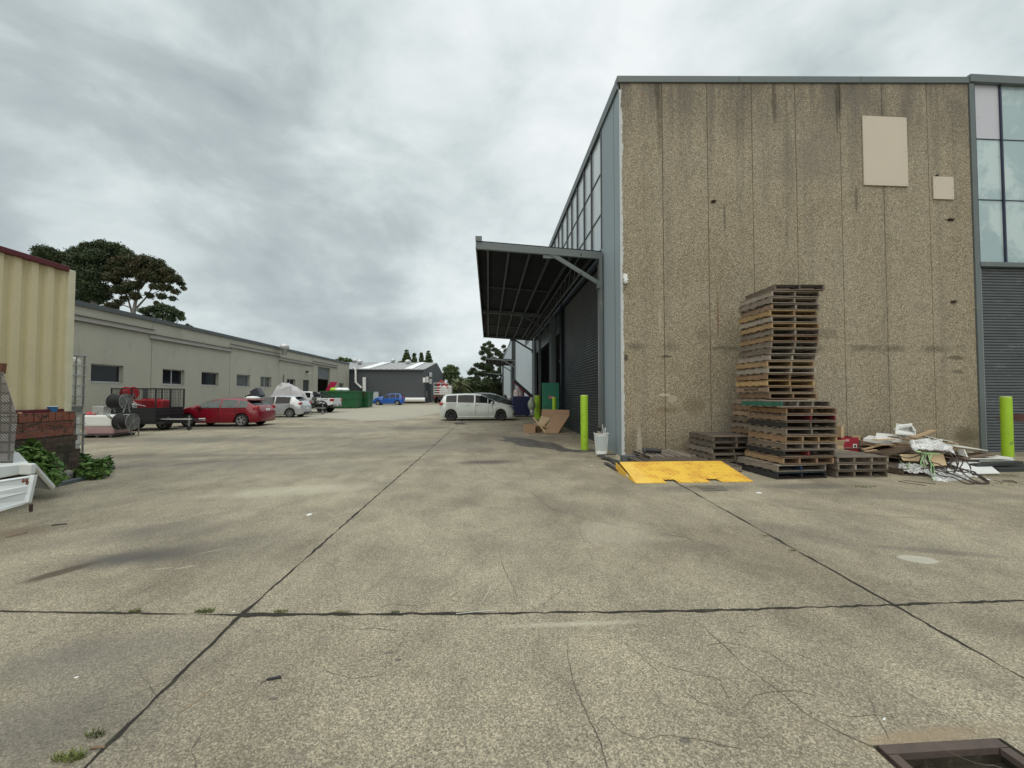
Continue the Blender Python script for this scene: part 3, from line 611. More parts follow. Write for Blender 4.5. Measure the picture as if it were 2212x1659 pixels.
for (a, b, z0, z1) in allo:
    wall.box(y, a, 0, -TH, 0, ZT); wall.box(a, b, 0, -TH, z1, ZT)
    if z0 > 1.0: wall.box(a, b, 0, -TH, 0, z0)
    y = b
wall.box(y, LY1, 0, -TH, 0, ZT); wall.build('wall', M_rend, LB, True)
LBm().box(LY0, LY1, -6, -14, 0, 6.0).build('inner_core', M_dkint, LB, True)
# panel joints in the render
for x in (640, 1232, 1603, 1855, 2045): yy = c7(x, 500)[0]; LBm().box(yy-.012, yy+.012, .003, -.01, 0, ZT-.2).build('panel_joint', mat('joint_line', (.13, .13, .10), .9), LB, True)
pf = LBm(); pf.box(LY0, LY1, .10, -.35, ZT-.02, ZT+.21); pf.build('roof_capping', mat('capping_grey', (.07, .08, .085), .5), LB, True)
for (a, b, lo) in ((30, 655, (222, 330)), (625, 1238, (366, 467)), (1230, 1607, (440, 502)), (1600, 1855, (533, 577)), (1853, 2040, (560, 594))):
    ya, z_a = c7(a, lo[0]); yb, z_b = c7(b, lo[1]); zc = (z_a+z_b)/2; ya = max(ya, LY0) if a > 40 else LY0
    LBm().box(ya, yb, .05, 0, zc-.12, zc+.12).build('ledge_beam', M_ledge, LB, True)
    l = LBm(); l.box(ya, yb, .13, 0, zc+.12, zc+.15); l.box(ya, yb, .13, 0, zc-.15, zc-.12); l.build('ledge_lip', mat('ledge_dark', (.12, .115, .10), .6), LB, True)
def window(r, split, blinds=False, label=None):
    a, b, z0, z1 = r; fr = LBm(); t = .05
    fr.box(a, b, -.16, -.22, z0, z0+t); fr.box(a, b, -.16, -.22, z1-t, z1); fr.box(a, a+t, -.16, -.22, z0+t, z1-t); fr.box(b-t, b, -.16, -.22, z0+t, z1-t)
    if split: c = (a+b)/2; fr.box(c-t/2, c+t/2, -.158, -.2, z0+t, z1-t)
    f = fr.build('window', M_alu, LB, True); f['label'] = label or 'aluminium sliding window set deep in the render'
    g_ = LBm().box(a+t, b-t, -.185, -.195, z0+t, z1-t).build('pane', M_glassdk, f); g_.data.transform(Matrix.Translation(-LB.location))
    sl = LBm().box(a-.02, b+.02, .02, -.16, z0-.03, z0).build('sill', M_alu, f); sl.data.transform(Matrix.Translation(-LB.location))
    if blinds:
        bl = LBm(); n = 14
        for i in range(n): yy = a+t+(b-a-2*t)*(i+.5)/n; bl.box(yy-.03, yy+.03, -.182, -.184, z0+t+.05, z1-t)
        bl = bl.build('blind', mat('blind_grey', (.16, .18, .17), .7), f); bl.data.transform(Matrix.Translation(-LB.location))
for i, r in enumerate(ops): window(r, i in (1, 4, 5), i in (3, 4))
window(w7, True, True)
LBm().box(door[0], door[1], -.12, -.18, door[2], door[3]).build('door', mat('slate_door', (.03, .04, .045), .5), LB, True)
zs = c7(1895, 683)[1]
l = LBm(); z = zs
while z < roll[3]: l.box(roll[0], roll[1], -.2, -.26, z, z+.075); z += .085
l.build('roller_door', mat('light_shutter', (.17, .19, .205), .5, .1), LB, True)
LBm().box(roll[0]+.3, roll[0]+2.0, -1.6, -1.8, gz(48), 2.0).build('stored_crate', mat('store_grey', (.28, .29, .30), .7), LB, True)
y_, z_ = c7(1804, 632); T = thing('wall_lamp', 'small black and white floodlight on the rendered wall left of the open roller door', 'lamp', (XL, y_, z_-.2))
LBm().obox((y_, .16, z_), (.22, .3, .12), (0, .4, 0)).build('lamp_hood', M_black, T, True); LBm().obox((y_+.16, .28, z_-.1), (.18, .16, .14)).build('lamp_bowl', M_white, T, True)
# roof slope and far walls
MB().add([(XL-.3, LY0, ZT-.1), (XL-.3, LY1, ZT-.1), (XL-16, LY1, ZT+.5), (XL-16, LY0, ZT+.5)], [(0,1,2,3)]).build('roof', M_roof, LB, True)
MB().box(XL-16, XL-.3, LY1-.25, LY1-.02, 0, ZT-.12).build('rear_wall', M_rend, LB, True)
# white downpipe + vertical stained plate near far end, cable ladder by window
y_, z_ = c7(1634, 655); LBm().box(y_-.05, y_+.05, .06, 0, 2.2, z_).build('cable_duct', mat('duct', (.14, .13, .11), .7), LB, True)
# ------------------------------------------------------------------ charcoal building at the end of the yard
GY = 58.0; GX1 = -9.45; GY2 = 85.0
GB = thing('charcoal_building', 'dark charcoal shed with a pale metal gable roof closing the far end of the yard', 'building', (-16, GY, gz(GY)))
ez = onY(913.6, 798, GY).z; az = onX(941, 783, GX1).z; gm = (GY+GY2)/2
m = MB(); m.box(-60, GX1, GY, GY+.25, 0, ez); m.prism([(GY+.25, 0), (GY2, 0), (GY2, ez-.1), (gm, az), (GY+.25, ez)], GX1-.25, GX1, 'x'); m.build('wall', M_char, GB, True)
r = MB(); r.add([(-60, GY-.25, ez-.02), (GX1+.05, GY-.25, ez-.02), (GX1+.05, gm, az+.05), (-60, gm, az+.05)], [(0,1,2,3)]); r.add([(-60, gm, az+.05), (GX1+.05, gm, az+.05), (GX1+.05, GY2, ez), (-60, GY2, ez)], [(0,1,2,3)])
i = -60.0
while i < GX1: r.bar((i, GY-.25, ez), (i, gm, az+.07), .08, .05); i += .8
r.build('roof', M_roof, GB, True)
MB().box(-60, GX1+.05, GY-.4, GY-.26, ez-.12, ez+.02).build('gutter', mat('gutter_grey', (.25, .26, .27), .5), GB, True)
for x0, x1 in ((763+12, 800), (872, 893)):
    a = onY(x0, 800, GY).x; b = onY(x1, 800, GY).x
    MB().add([(a, GY, ez+.09), (b-.2, GY, ez+.09), (b-.2, gm-1, az+.02), (a, gm-1, az+.02)], [(0,1,2,3)]).build('skylight_strip', mat('skylight', (.78, .80, .80), .4), GB, True)
a = onX(957.5, 822, GX1); MB().box(GX1-.05, GX1+.02, 80, 83.5, gz(80), 3.6).build('side_door', M_dkint, GB, True)
# conduits on gable + pipes in front
p = MB()
for yc, za, zb in ((60.0, .9, 4.0), (61.3, 2.0, 4.2), (63.5, 1.0, 3.6)): p.tube([(GX1+.07, yc, za), (GX1+.07, yc, zb)], .05, 6)
p.tube([(GX1+.07, 61.3, 2.5), (GX1+.07, 63.5, 2.5)], .04, 6); p.build('conduit', mat('conduit_dark', (.04, .045, .05), .5), GB, True)
MB().box(GX1, GX1+.14, 59.6, 60.2, 1.4, 2.4).build('meter_box', M_galv, GB, True)
for i, (x, y0, y1) in enumerate(((910, 816, 826), (916, 814, 826), (923.5, 805, 814), (923.5, 819, 829))):
    pa = onX(x+3, y1, GX1); pb = onX(x+3, y0, GX1); T = thing('air_conditioner', ['lower left outdoor air conditioner unit on the charcoal gable', 'second outdoor air conditioner unit from the left on the charcoal gable', 'topmost outdoor air conditioner unit on the charcoal gable', 'right outdoor air conditioner unit, under the topmost one'][i], 'air conditioner', (GX1, pa.y, pa.z), group='air conditioners on the charcoal gable')
    yc = pa.y; MB().box(GX1+.1, GX1+.45, yc-.45, yc+.45, pa.z, pb.z).build('casing', M_white, T, True, bevel=.02)
    MB().lathe([(.02, 0), (.26, .0), (.26, .02), (.02, .02)], 18, Matrix.Translation((GX1+.455, yc-.08, (pa.z+pb.z)/2)) @ Matrix.Rotation(pi/2, 4, 'Y')).build('fan_grille', mat('grille', (.25, .27, .28), .6), T, True)
    MB().box(GX1, GX1+.3, yc-.4, yc-.3, pa.z-.1, pa.z-.02).build('bracket', M_galv, T, True)
def vent(x, y, X=None, Y=None, s=1.0, lab='', base=None):
    p = onY(x, y, Y); T = thing('roof_ventilator', lab, 'ventilator', (p.x, p.y, p.z-.5*s), group='turbine ventilators on the roofs')
    M0 = Matrix.Translation((p.x, p.y, p.z-.5*s))
    MB().lathe([(.26*s, -.3*s), (.26*s, .25*s), (.30*s, .3*s)], 16, M0).build('neck', M_galv, T, True, smooth=True)
    MB().lathe([(.28*s, .3*s), (.42*s, .42*s), (.46*s, .58*s), (.40*s, .74*s), (.2*s, .86*s), (0, .9*s)], 20, M0).build('turbine', M_alu, T, True, smooth=True)
vent(767, 779, Y=70.5, lab='round roof ventilator at the left end of the charcoal roof ridge')
vent(777, 782, Y=66, s=1.1, lab='bright roof ventilator just right of the roof end of the green building')
vent(922, 792, Y=66, lab='x') if False else None
vent(849, 779, Y=70.8, lab='dark roof ventilator in the middle of the charcoal roof ridge')
vent(881, 782, Y=68, s=1.1, lab='pale roof ventilator at the right of the charcoal roof, below the conifers')
vent(615, 750, Y=38, s=.9, lab='single ventilator dome on the roof of the long green building')
# pipes
T = thing('downpipe', 'white downpipe bending from the gutter at the corner of the charcoal shed', 'pipe', (onY(768, 870, GY).x, GY-.2, gz(GY)))
P = lambda x, y, d=.3: tuple(onY(x, y, GY-d))
MB().tube([P(763, 794), P(768, 799), P(768, 826), P(781, 838)], .16, 10).build('bent_pipe', M_white, T, True, smooth=True)
MB().tube([P(787, 815), P(787, 872)], .26, 12).build('stack_pipe', M_white, T, True, smooth=True)
o = MB().tube([P(867, 863.5), P(915, 863.5), P(918, 863.5)], .33, 14, r1=.30).build('ground_pipe', M_white, None, smooth=True)
tag(o, 'fat white horizontal pipe lying along the foot of the charcoal wall', 'pipe')
for (x, y, nm) in ((812.5, 858, 0),):
    a = onY(805, 846, GY-.1); b = onY(820, 869, GY-.1)
    T = thing('meter_cabinet', 'pale grey cabinet against the charcoal wall left of the blue car', 'cabinet', (a.x, a.y, gz(GY)))
    MB().box(a.x, b.x, GY-.45, GY-.05, b.z, a.z).build('housing', M_galv, T, True, bevel=.02); MB().box(a.x+.1, b.x-.1, GY-.47, GY-.452, b.z+.1, a.z-.1).build('door', M_sidewall2, T, True)
# ------------------------------------------------------------------ pallets
PH = .150
def bearer_me():
    m = MB(); m.prism([(0, 0), (.2, 0), (.2, 0), (1.165, 0), (1.165, .1), (0, .1)], -.019, .019, 'x'); return m
_b = MB().box(-.019, .019, 0, 1.165, 0, .094); b_me = _b.build('bearer', M_wood); bear = b_me.data; bpy.data.objects.remove(b_me)
_d = MB().box(0, 1.165, -.062, .062, 0, .019); d_ = _d.build('deck_board', M_wood); deck = d_.data; bpy.data.objects.remove(d_)
_d = MB().box(0, 1.165, -.035, .035, 0, .019); d_ = _d.build('deck_board', M_wood); deckn = d_.data; bpy.data.objects.remove(d_)
for me in (bear, deck, deckn):
    me.materials.clear(); me.materials.append(M_wood)
TONE = {'grey': (.46, .405, .345), 'brown': (.44, .30, .195), 'tan': (.60, .43, .25), 'honey': (.78, .56, .28), 'pale': (.62, .57, .50), 'dark': (.27, .225, .18), 'black': (.045, .045, .05), 'green': (.05, .28, .20), 'warm': (.48, .35, .26)}
def pallet(x, y, z, rz, tone, label, group, side=None, nb=3, front=None, scale=1.0, axis=0, slats=None):
    """x,y = front left corner, bearers run along +y (away), deck boards along x"""
    T = thing('pallet', label, 'pallet', (x, y, z), rz, group)
    c = TONE[tone]
    def ch(name, me, loc, rot=(0, 0, 0), col=None, sc_=(1, 1, 1)):
        o = bpy.data.objects.new(name, me); COL.objects.link(o); o.parent = T; o.location = loc; o.rotation_euler = rot; o.scale = sc_
        k = random.uniform(.7, 1.15); q = random.uniform(-.02, .02); cc = col or (c[0]*k+q, c[1]*k, c[2]*k-q*.5); o.color = (*[max(.02, v) for v in cc], 1); return o
    for i in range(nb):
        xx = .019 + i*(1.165-.038)/(nb-1) + (random.uniform(-.02, .02) if 0 < i < nb-1 else 0)
        col = None
        if i == 0 and side: col = TONE[side]
        if front and i in front: col = front[i]
        ch('bearer', bear, (xx, 0, .021), col=col)
    ns_ = slats or 7
    for i in range(ns_):
        yy = .062 + i*(1.165-.124)/(ns_-1) + (random.uniform(-.015, .015) if 0 < i < ns_-1 else 0)
        ch('deck_board', deckn if slats else deck, (random.uniform(-.012, .008), yy, .121 + random.uniform(-.001, .001)), (0, 0, random.uniform(-.008, .008)))
    for yy in (.062, .33, .60, .85, 1.103): ch('deck_board', deck, (random.uniform(-.012, .008), yy, .001), (0, 0, random.uniform(-.008, .008)))
    return T
ORD = ['top', 'second', 'third', 'fourth', 'fifth', 'sixth', 'seventh', 'eighth', 'ninth', 'tenth', 'eleventh', 'twelfth', 'thirteenth', 'fourteenth', 'fifteenth', 'sixteenth', 'seventeenth', 'eighteenth']
desc = {'grey': 'weathered grey', 'brown': 'brown', 'tan': 'tan', 'honey': 'bright honey coloured', 'pale': 'pale bleached', 'dark': 'dark weathered', 'warm': 'warm brown', 'black': 'blackened', 'green': 'green sided'}
# tall tower, upper 18
L18 = [490, 468, 465, 475, 455, 460, 465, 478, 472, 465, 450, 448, 430, 425, 428, 425, 430, 445]
R18 = [880, 855, 850, 855, 842, 848, 850, 850, 835, 830, 835, 835, 815, 815, 810, 805, 815, 825]
T18 = ['dark', 'grey', 'grey', 'grey', 'tan', 'grey', 'tan', 'grey', 'brown', 'grey', 'grey', 'pale', 'tan', 'pale', 'brown', 'honey', 'warm', 'brown']
S18 = ['dark', 'pale', 'grey', 'warm', 'honey', 'pale', 'tan', 'grey', 'tan', 'grey', 'dark', 'pale', 'tan', 'pale', 'brown', 'honey', 'warm', 'brown']
YB = 8.88; YA = 7.81
def X7(x, Y): return onY((2650+x*.5124)/1.736, 850, Y).x
rots = [-.06, 0, .02, -.01, 0, .01, 0, -.02, .01, 0, 0, .01, 0, -.01, 0, 0, .01, 0]
zb = gz(YB+.5)
for i in range(18):
    z = zb + PH*11 + .1535*(17-i); x = (X7(L18[i], YB) + X7(R18[i], YB) - 1.165)/2
    T = pallet(x, YB + random.uniform(-.02, .02), z, rots[i], T18[i], f'{desc[S18[i]]} pallet, {ORD[i]} down in the tall upper tower by the wall', 'pallets in the tall tower', side=S18[i])
    T.scale = (1.035, 1, 1); T.location.x -= .02
    if i == 0: T['label'] = 'dark weathered pallet on the very top of the tall tower'
    if i == 16:
        mm = Matrix.Translation((x-.004, YB+.58, z+.072)) @ Matrix.Rotation(-pi/2, 4, 'Z') @ Matrix.Rotation(pi/2, 4, 'X')
        text_mesh('stencil', 'MULTIGATE', .085, Matrix.Translation((-.004, .58, .068)) @ Matrix.Rotation(-pi/2, 4, 'Z') @ Matrix.Rotation(pi/2, 4, 'X'), mat('stencil_ink', (.02, .018, .016), .8), T, world=False, sx=1.15)
for i in range(11):
    pallet(X7(445, YB) - .05 + random.uniform(-.05, .02)*(i > 1), YB+.13 + random.uniform(-.02, .03), zb + PH*(10-i), random.uniform(-.02, .02), ['grey', 'brown', 'warm', 'dark'][i % 4],
           f'{desc[["grey", "brown", "warm", "dark"][i % 4]]} pallet under the tall tower, {ORD[i]} down among those hidden behind the front stack', 'pallets hidden behind the front stack')
# front stack, 11
LA = [530, 575, 570, 570, 570, 565, 570, 555, 545, 495, 490]; RA = [960, 962, 958, 965, 960, 955, 940, 940, 938, 915, 918]
TA = ['grey', 'brown', 'grey', 'dark', 'grey', 'tan', 'grey', 'dark', 'brown', 'grey', 'black']
SA = ['green', 'brown', 'warm', 'black', 'grey', 'brown', 'dark', 'black', 'tan', 'grey', 'black']
RT = [.07, .02, .03, .02, .02, .0, .01, .02, .03, .08, .07]
LBL = ['pallet with one side painted green, top of the front stack', 'brown pallet just under the green sided one in the front stack', 'pallet with red painted bearer ends, third down in the front stack', 'pallet with a black side, fourth down in the front stack',
       'weathered grey pallet, fifth down in the front stack', 'tan pallet with a rounded bearer, sixth down in the front stack', 'dark grey pallet, seventh down in the front stack', 'black sided pallet, eighth down in the front stack', 'brown stencilled pallet, ninth down in the front stack',
       'wide grey pallet with a blue middle bearer, second from the bottom of the front stack', 'blackened pallet on the ground at the bottom of the front stack']
za = gz(YA)
for i in range(11):
    fr = {2: {1: (.30, .03, .05), 2: (.35, .03, .05)}, 9: {1: (.03, .09, .25)}, 7: {1: (.3, .05, .05)}}.get(i)
    nb = 4 if i in (0, 5, 6, 8) else 3; Yi = YA + [.04, .1, .1, .1, .1, .08, .05, .05, .03, .0, -.02][i]
    x = X7(LA[i], Yi); w_ = X7(RA[i], Yi)-x; x = x + (w_-1.165)/2*.6
    pallet(x, Yi, za + PH*(10-i), RT[i], TA[i], LBL[i], 'pallets in the front stack', side=SA[i], nb=nb, front=fr)
# small pile on the left of the stacks
for i in range(5):
    pallet(5.50 + random.uniform(-.05, .03), 9.2 + random.uniform(-.03, .04), gz(9)+PH*(4-i), random.uniform(-.03, .03), ['dark', 'dark', 'grey', 'grey', 'dark'][i], f'dark old pallet, {["top", "second", "third", "fourth", "bottom"][i]} one in the low pile left of the tall stack', 'pallets in the low pile on the left')
p1 = pallet(0, 0, 0, 0, 'grey', 'weathered slatted pallet lying flat behind the yellow ramp with a torch on it', 'flat pallets behind the ramp', slats=9)
p1.rotation_euler = (0, 0, pi/2); p1.location = (5.0, 9.05, gz(9)+PH)
p2 = pallet(0, 0, 0, 0, 'dark', 'lower grey pallet under the slatted one behind the yellow ramp', 'flat pallets behind the ramp', slats=9)
p2.rotation_euler = (0, 0, pi/2+.05); p2.location = (4.78, 9.08, gz(9))
p3 = pallet(0, 0, 0, 0, 'dark', 'grey pallet between the flat pallets and the low pile', 'flat pallets behind the ramp', side='grey')
p3.rotation_euler = (0, 0, pi/2); p3.location = (5.75, 8.55, gz(9)); 
# right pile
def X8(x, Y): return onY((3050+x*.35714)/1.736, 1000, Y).x
for i, (xa, xb, tn, rt) in enumerate(((235, 903, 'grey', .0), (240, 900, 'grey', .02), (225, 893, 'dark', .01))):
    x = X8(xa+25, 7.86); pallet(x, 7.88, gz(7.9)+PH*(2-i), rt, tn, f'{["pale topped", "grey", "dark"][i]} pallet, {["top", "middle", "bottom"][i]} of the three pallets right of the front stack', 'three pallets in front of the rubbish heap', nb=4)
pallet(X8(960, 7.95), 8.0, gz(8), .12, 'dark', 'dark low pallet half covered by the clear plastic sheet', 'lone pallet')
for i in range(3): pallet(X8(490, 9.3)-1.15, 9.15, gz(9)+PH*i, .02, ['grey', 'warm', 'dark'][2-i], f'{["bottom", "middle", "top"][i]} pallet of the pile that carries the red box', 'pallets under the boxes')
# boxes on that pile
def X8z(x, y, Y): return onY((3050+x*.35714)/1.736, (1450+y*.35714)/1.736, Y)
zq = gz(9)+3*PH+.142-.15+.15-.14
def carton(name, label, cat, c0, c1, Y, dep, m, rz=0, flap=None, gr=None):
    a = X8z(*c0, Y); b = X8z(*c1, Y); T = thing(name, label, cat, ((a.x+b.x)/2, Y, b.z), rz, gr); wd = (b.x-a.x)/2; h = a.z-b.z; t = .006
    m_ = MB(); m_.box(-wd, wd, 0, t, 0, h); m_.box(-wd, wd, dep-t, dep, 0, h); m_.box(-wd, -wd+t, t, dep-t, 0, h); m_.box(wd-t, wd, t, dep-t, 0, h); m_.box(-wd+t, wd-t, t, dep-t, 0, t); m_.build('box_body', m, T)
    return T, wd, h, dep
T, wd, h, dp = carton('red_box', 'small dark red box with a white label standing on the pallets at the right', 'box', (300, 535), (470, 682), 9.2, .38, mat('box_red', (.28, .015, .03), .5), -.1)
MB().obox((wd-.02, .05, h-.03), (.22, .01, .17), (.3, 0, .1)).build('flap', M_card2, T); MB().box(wd*.35, wd*.8, -.003, .0, h*.28, h*.55).build('shipping_label', M_white, T); MB().box(-wd*.5, -wd*.1, -.003, 0, h*.72, h*.88).build('logo_patch', mat('pinkish', (.5, .3, .32), .6), T)
MB().box(wd*.45, wd*.7, -.005, -.003, h*.33, h*.48).build('label_print', M_black, T)
T, wd, h, dp = carton('cardboard_box', 'open brown carton left of the red box', 'box', (200, 575), (322, 682), 9.1, .35, M_card2, .05)
MB().obox((0, -.03, h-.02), (2*wd, .01, .12), (.35, 0, 0)).build('flap', M_card2, T)
a = X8z(262, 430, 9.35); o = MB().obox((a.x, 9.4, a.z-.25), (.08, .3, .6), (0, .03, .1)).build('cardboard_sheet', M_card2); tag(o, 'upright brown cardboard sheet wedged behind the front stack above the cartons', 'cardboard')
# torch on the flat pallet
T = thing('torch', 'black pistol-shaped power tool lying on the slatted pallet', 'power tool', tuple(onY(1405, 975, 9.6)))
a = onY(1392, 965, 9.5); b = onY(1428, 972, 9.45); T.location = (a.x, a.y, gz(9)+.3)
zq2 = gz(9)+.3+.07
m = MB(); m.tube([(a.x, 9.5, zq2), (a.x+.06, 9.5, zq2+.005), (b.x-.1, 9.46, zq2-.01), (b.x, 9.45, zq2-.015)], .068, 12, r1=.05); m.build('tool_body', M_black, T, True, smooth=True)
m = MB(); m.lathe([(.045, 0), (.074, .0), (.074, .03), (.045, .03)], 16, Matrix.Translation((a.x-.03, 9.5, zq2)) @ Matrix.Rotation(pi/2, 4, 'Y')); m.build('rim_ring', mat('dark_grey_plastic', (.06, .06, .065), .4), T, True)
MB().tube([(b.x, 9.45, zq2-.015), (b.x+.13, 9.44, zq2-.015)], .012, 8).build('nozzle', M_galv, T, True)
# ------------------------------------------------------------------ yellow ramp
def ramp_mat():
    m = bpy.data.materials.new('yellow_checker_plate'); m.use_nodes = True; t = m.node_tree; b = t.nodes['Principled BSDF']
    tcn = nd(t, 'ShaderNodeTexCoord'); P = tcn.outputs['Object']
    n = noise(t, P, 2.2, 6, .65, .2); c = mixc(t, mrange(t, n, .40, .62), (.80, .50, .055), (.60, .28, .03))
    n2 = noise(t, P, 7, 6, .7); c = mixc(t, mrange(t, n2, .55, .68, 0, .8), c, (.30, .13, .02))
    sp = nd(t, 'ShaderNodeSeparateXYZ'); t.links.new(P, sp.inputs[0]); edge = mrange(t, sp.outputs[0], .42, .30)
    # raised studs: two crossed wave sets
    k = 34.0
    u = mth(t, 'SINE', mth(t, 'MULTIPLY', mth(t, 'ADD', sp.outputs[0], sp.outputs[1]), k)); v = mth(t, 'SINE', mth(t, 'MULTIPLY', mth(t, 'SUBTRACT', sp.outputs[0], sp.outputs[1]), k))
    h = mth(t, 'MULTIPLY', mrange(t, mth(t, 'MULTIPLY', u, v), .25, .7), mth(t, 'SUBTRACT', 1.0, edge))
    c = mixc(t, mth(t, 'MULTIPLY', h, .6), c, (.88, .64, .16)); c = mixc(t, mth(t, 'MULTIPLY', edge, .6), c, (.82, .56, .13))
    t.links.new(c, b.inputs['Base Color']); b.inputs['Roughness'].default_value = .5
    bp = nd(t, 'ShaderNodeBump'); bp.inputs['Strength'].default_value = .8; bp.inputs['Distance'].default_value = .01; t.links.new(h, bp.inputs['Height']); t.links.new(bp.outputs[0], b.inputs['Normal'])
    return m
BL = gp(1374, 1044.7); BR = gp(1638, 1044.7); RY = BL.y; W_ = BR.x-BL.x; D_ = 1.24; H_ = .205
T = thing('loading_ramp', 'yellow steel checker plate loading ramp lying on the concrete in front of the pallets', 'ramp', (BL.x, RY, gz(RY)))
sk = .09                                       # the back edge sits a little to the right
m = MB(); nz = lambda y: .012 + H_*y/D_
def rx(x, y): return x + sk*y/D_
f = lambda y: [(0, y)]
n1a, n1b, n2a, n2b = W_*.262, W_*.365, W_*.632, W_*.735; nd_ = .17
P2 = [(0, 0), (n1a, 0), (n1a-.02, nd_), (n1b-.05, nd_), (n1b, 0), (n2a, 0), (n2a-.02, nd_), (n2b-.06, nd_), (n2b, 0), (W_, 0), (W_, D_), (0, D_)]
quads = [(0, n1a), (n1b, n2a), (n2b, W_)]
vs = []; fs = []
def q(x0, x1, y0, y1, x2=None, x3=None):
    x2 = x1 if x2 is None else x2; x3 = x0 if x3 is None else x3; i = len(vs)
    for (x, y) in ((x0, y0), (x1, y0), (x2, y1), (x3, y1)): vs.append((rx(x, y), y, nz(y)))
    for (x, y) in ((x0, y0), (x1, y0), (x2, y1), (x3, y1)): vs.append((rx(x, y), y, nz(y)-.010))
    fs.extend([(i, i+1, i+2, i+3), (i+7, i+6, i+5, i+4), (i, i+4, i+5, i+1), (i+1, i+5, i+6, i+2), (i+2, i+6, i+7, i+3), (i+3, i+7, i+4, i)])
q(0, n1a, 0, nd_, n1a-.03, 0); q(n1b, n2a, 0, nd_, n2a-.03, n1b-.05); q(n2b, W_, 0, nd_, W_, n2b-.06); q(0, W_, nd_, D_)
m.add(vs, fs).build('ramp_plate', ramp_mat(), T)
for x in (0.0, W_-.012):
    MB().add([(x, .02, 0), (x, D_, 0), (x, D_, nz(D_)-.012), (x, .02, nz(.02)-.012), (x+.012, .02, 0), (x+.012, D_, 0), (x+.012, D_, nz(D_)-.012), (x+.012, .02, nz(.02)-.012)], [(0,1,2,3),(7,6,5,4),(0,4,5,1),(1,5,6,2),(2,6,7,3),(3,7,4,0)]).build('side_plate', M_yel, T)
MB().box(.012+sk, W_-.012, D_-.015, D_, 0, nz(D_)-.014).build('back_plate', M_yel, T)
MB().box(-.004, -.001, .42, .56, .035, .075).build('maker_plate', M_white, T)
# ------------------------------------------------------------------ bollards
def bollard(px, base, label, top=None, r=.082, Y=None, g='lime green bollards by the doors'):
    p = gp(px, base) if Y is None else Vector((onY(px, 900, Y).x, Y, gz(Y)))
    h = top - p.z; T = thing('bollard', label, 'bollard', tuple(p), group=g)
    MB().lathe([(r, -.02), (r, h-.06), (r*.98, h-.02), (r*.90, h-.003), (0, h)], 28).build('post', M_lime, T, smooth=True)
    MB().lathe([(r+.001, h-.012), (r*.93, h+.002), (0, h+.006)], 24).build('cap', mat('cap_pale', (.50, .62, .25), .5), T)
    return T, p, h
bollard(1262.5, 970.7, 'tall lime green bollard, nearest one before the charcoal roller door', top=1.83, r=.118)
T, p, h = bollard(2177, 985.6, 'chipped lime green bollard at the right edge in front of the slatted roller door', top=1.79, r=.118)
for (a_, z_, s1, s2) in ((-.9, 1.2, .02, .07), (-.7, .9, .03, .06), (-1.1, .5, .05, .015), (-.8, .62, .015, .06), (-.6, .08, .025, .03), (-.75, 1.05, .012, .05), (-.7, .42, .01, .03)):
    MB().obox((.1175*cos(a_), .1175*sin(a_), z_), (.004, s1, s2), (0, 0, a_)).build('chipped_patch', M_black, T)
bollard(1158.2, 905, 'left bollard of the close lime green pair beside the navy bin', top=1.80, Y=26.4, r=.12)
bollard(1163, 906, 'right bollard of the close lime green pair beside the navy bin', top=1.80, Y=25.4, r=.14)
bollard(1182, 899, 'thin lime green bollard left of the green door, behind the cardboard', top=1.80, Y=27.2, r=.12)
bollard(1197.5, 905, 'lime green bollard standing in front of the green door', top=1.72, Y=19.2, r=.105)
# ------------------------------------------------------------------ bin of rubbish at the corner
p = gp(1299, 981); T = thing('laundry_basket', 'white ribbed plastic basket full of rubbish at the warehouse corner', 'basket', (p.x, p.y, gz(p.y)))
hb = .60; r0, r1 = .158, .205
MB().lathe([(0, 0), (r0, 0), (r0+.004, .02), (r0+.014, .09), (r0+.012, .095), (r0+.012, .1)], 36).build('basket_base', M_white, T, smooth=True)
m = MB(); n = 44
for i in range(n): t = 2*pi*i/n; c_, s_ = cos(t), sin(t); m.bar(((r0+.008)*c_, (r0+.008)*s_, .09), ((r1-.004)*c_, (r1-.004)*s_, hb-.07), .011, .006, up=(c_, s_, .1))
m.build('basket_ribs', M_white, T)
M_holo = bpy.data.materials.new('iridescent_liner'); M_holo.use_nodes = True; t_ = M_holo.node_tree; b_ = t_.nodes['Principled BSDF']
g_ = nd(t_, 'ShaderNodeNewGeometry'); nn = noise(t_, g_.outputs['Position'], 9, 3, .6); hs = nd(t_, 'ShaderNodeCombineColor', mode='HSV'); t_.links.new(nn, hs.inputs[0]); hs.inputs[1].default_value = .28; hs.inputs[2].default_value = .6
t_.links.new(hs.outputs[0], b_.inputs['Base Color']); b_.inputs['Roughness'].default_value = .3; b_.inputs['Metallic'].default_value = .3
MB().lathe([(r0, .03), (r1-.012, hb-.02)], 36).build('liner', M_holo, T, smooth=True)
MB().lathe([(r1-.003, hb-.075), (r1, hb-.07), (r1+.004, hb-.01), (r1+.018, hb), (r1+.02, hb+.014), (r1-.01, hb+.016), (r1-.014, hb-.03)], 40).build('basket_rim', M_white, T, smooth=True)
m = MB()
for i in range(26):
    a_ = random.uniform(0, 6.28); rr = random.uniform(0, .14); m.obox((rr*cos(a_), rr*sin(a_), hb+random.uniform(-.06, .04)), (random.uniform(.05, .12), random.uniform(.04, .09), random.uniform(.01, .04)), (random.uniform(-.6, .6), random.uniform(-.6, .6), a_))
tag(m.build('rubbish', mat('rubbish_mix', (.10, .085, .08), .7, 0, .5, 14, col2=(.45, .38, .30), c2t=.55, c2s=12)), 'crumpled dark rubbish heaped in the white basket', 'rubbish', kind='stuff').location = (p.x, p.y, gz(p.y))
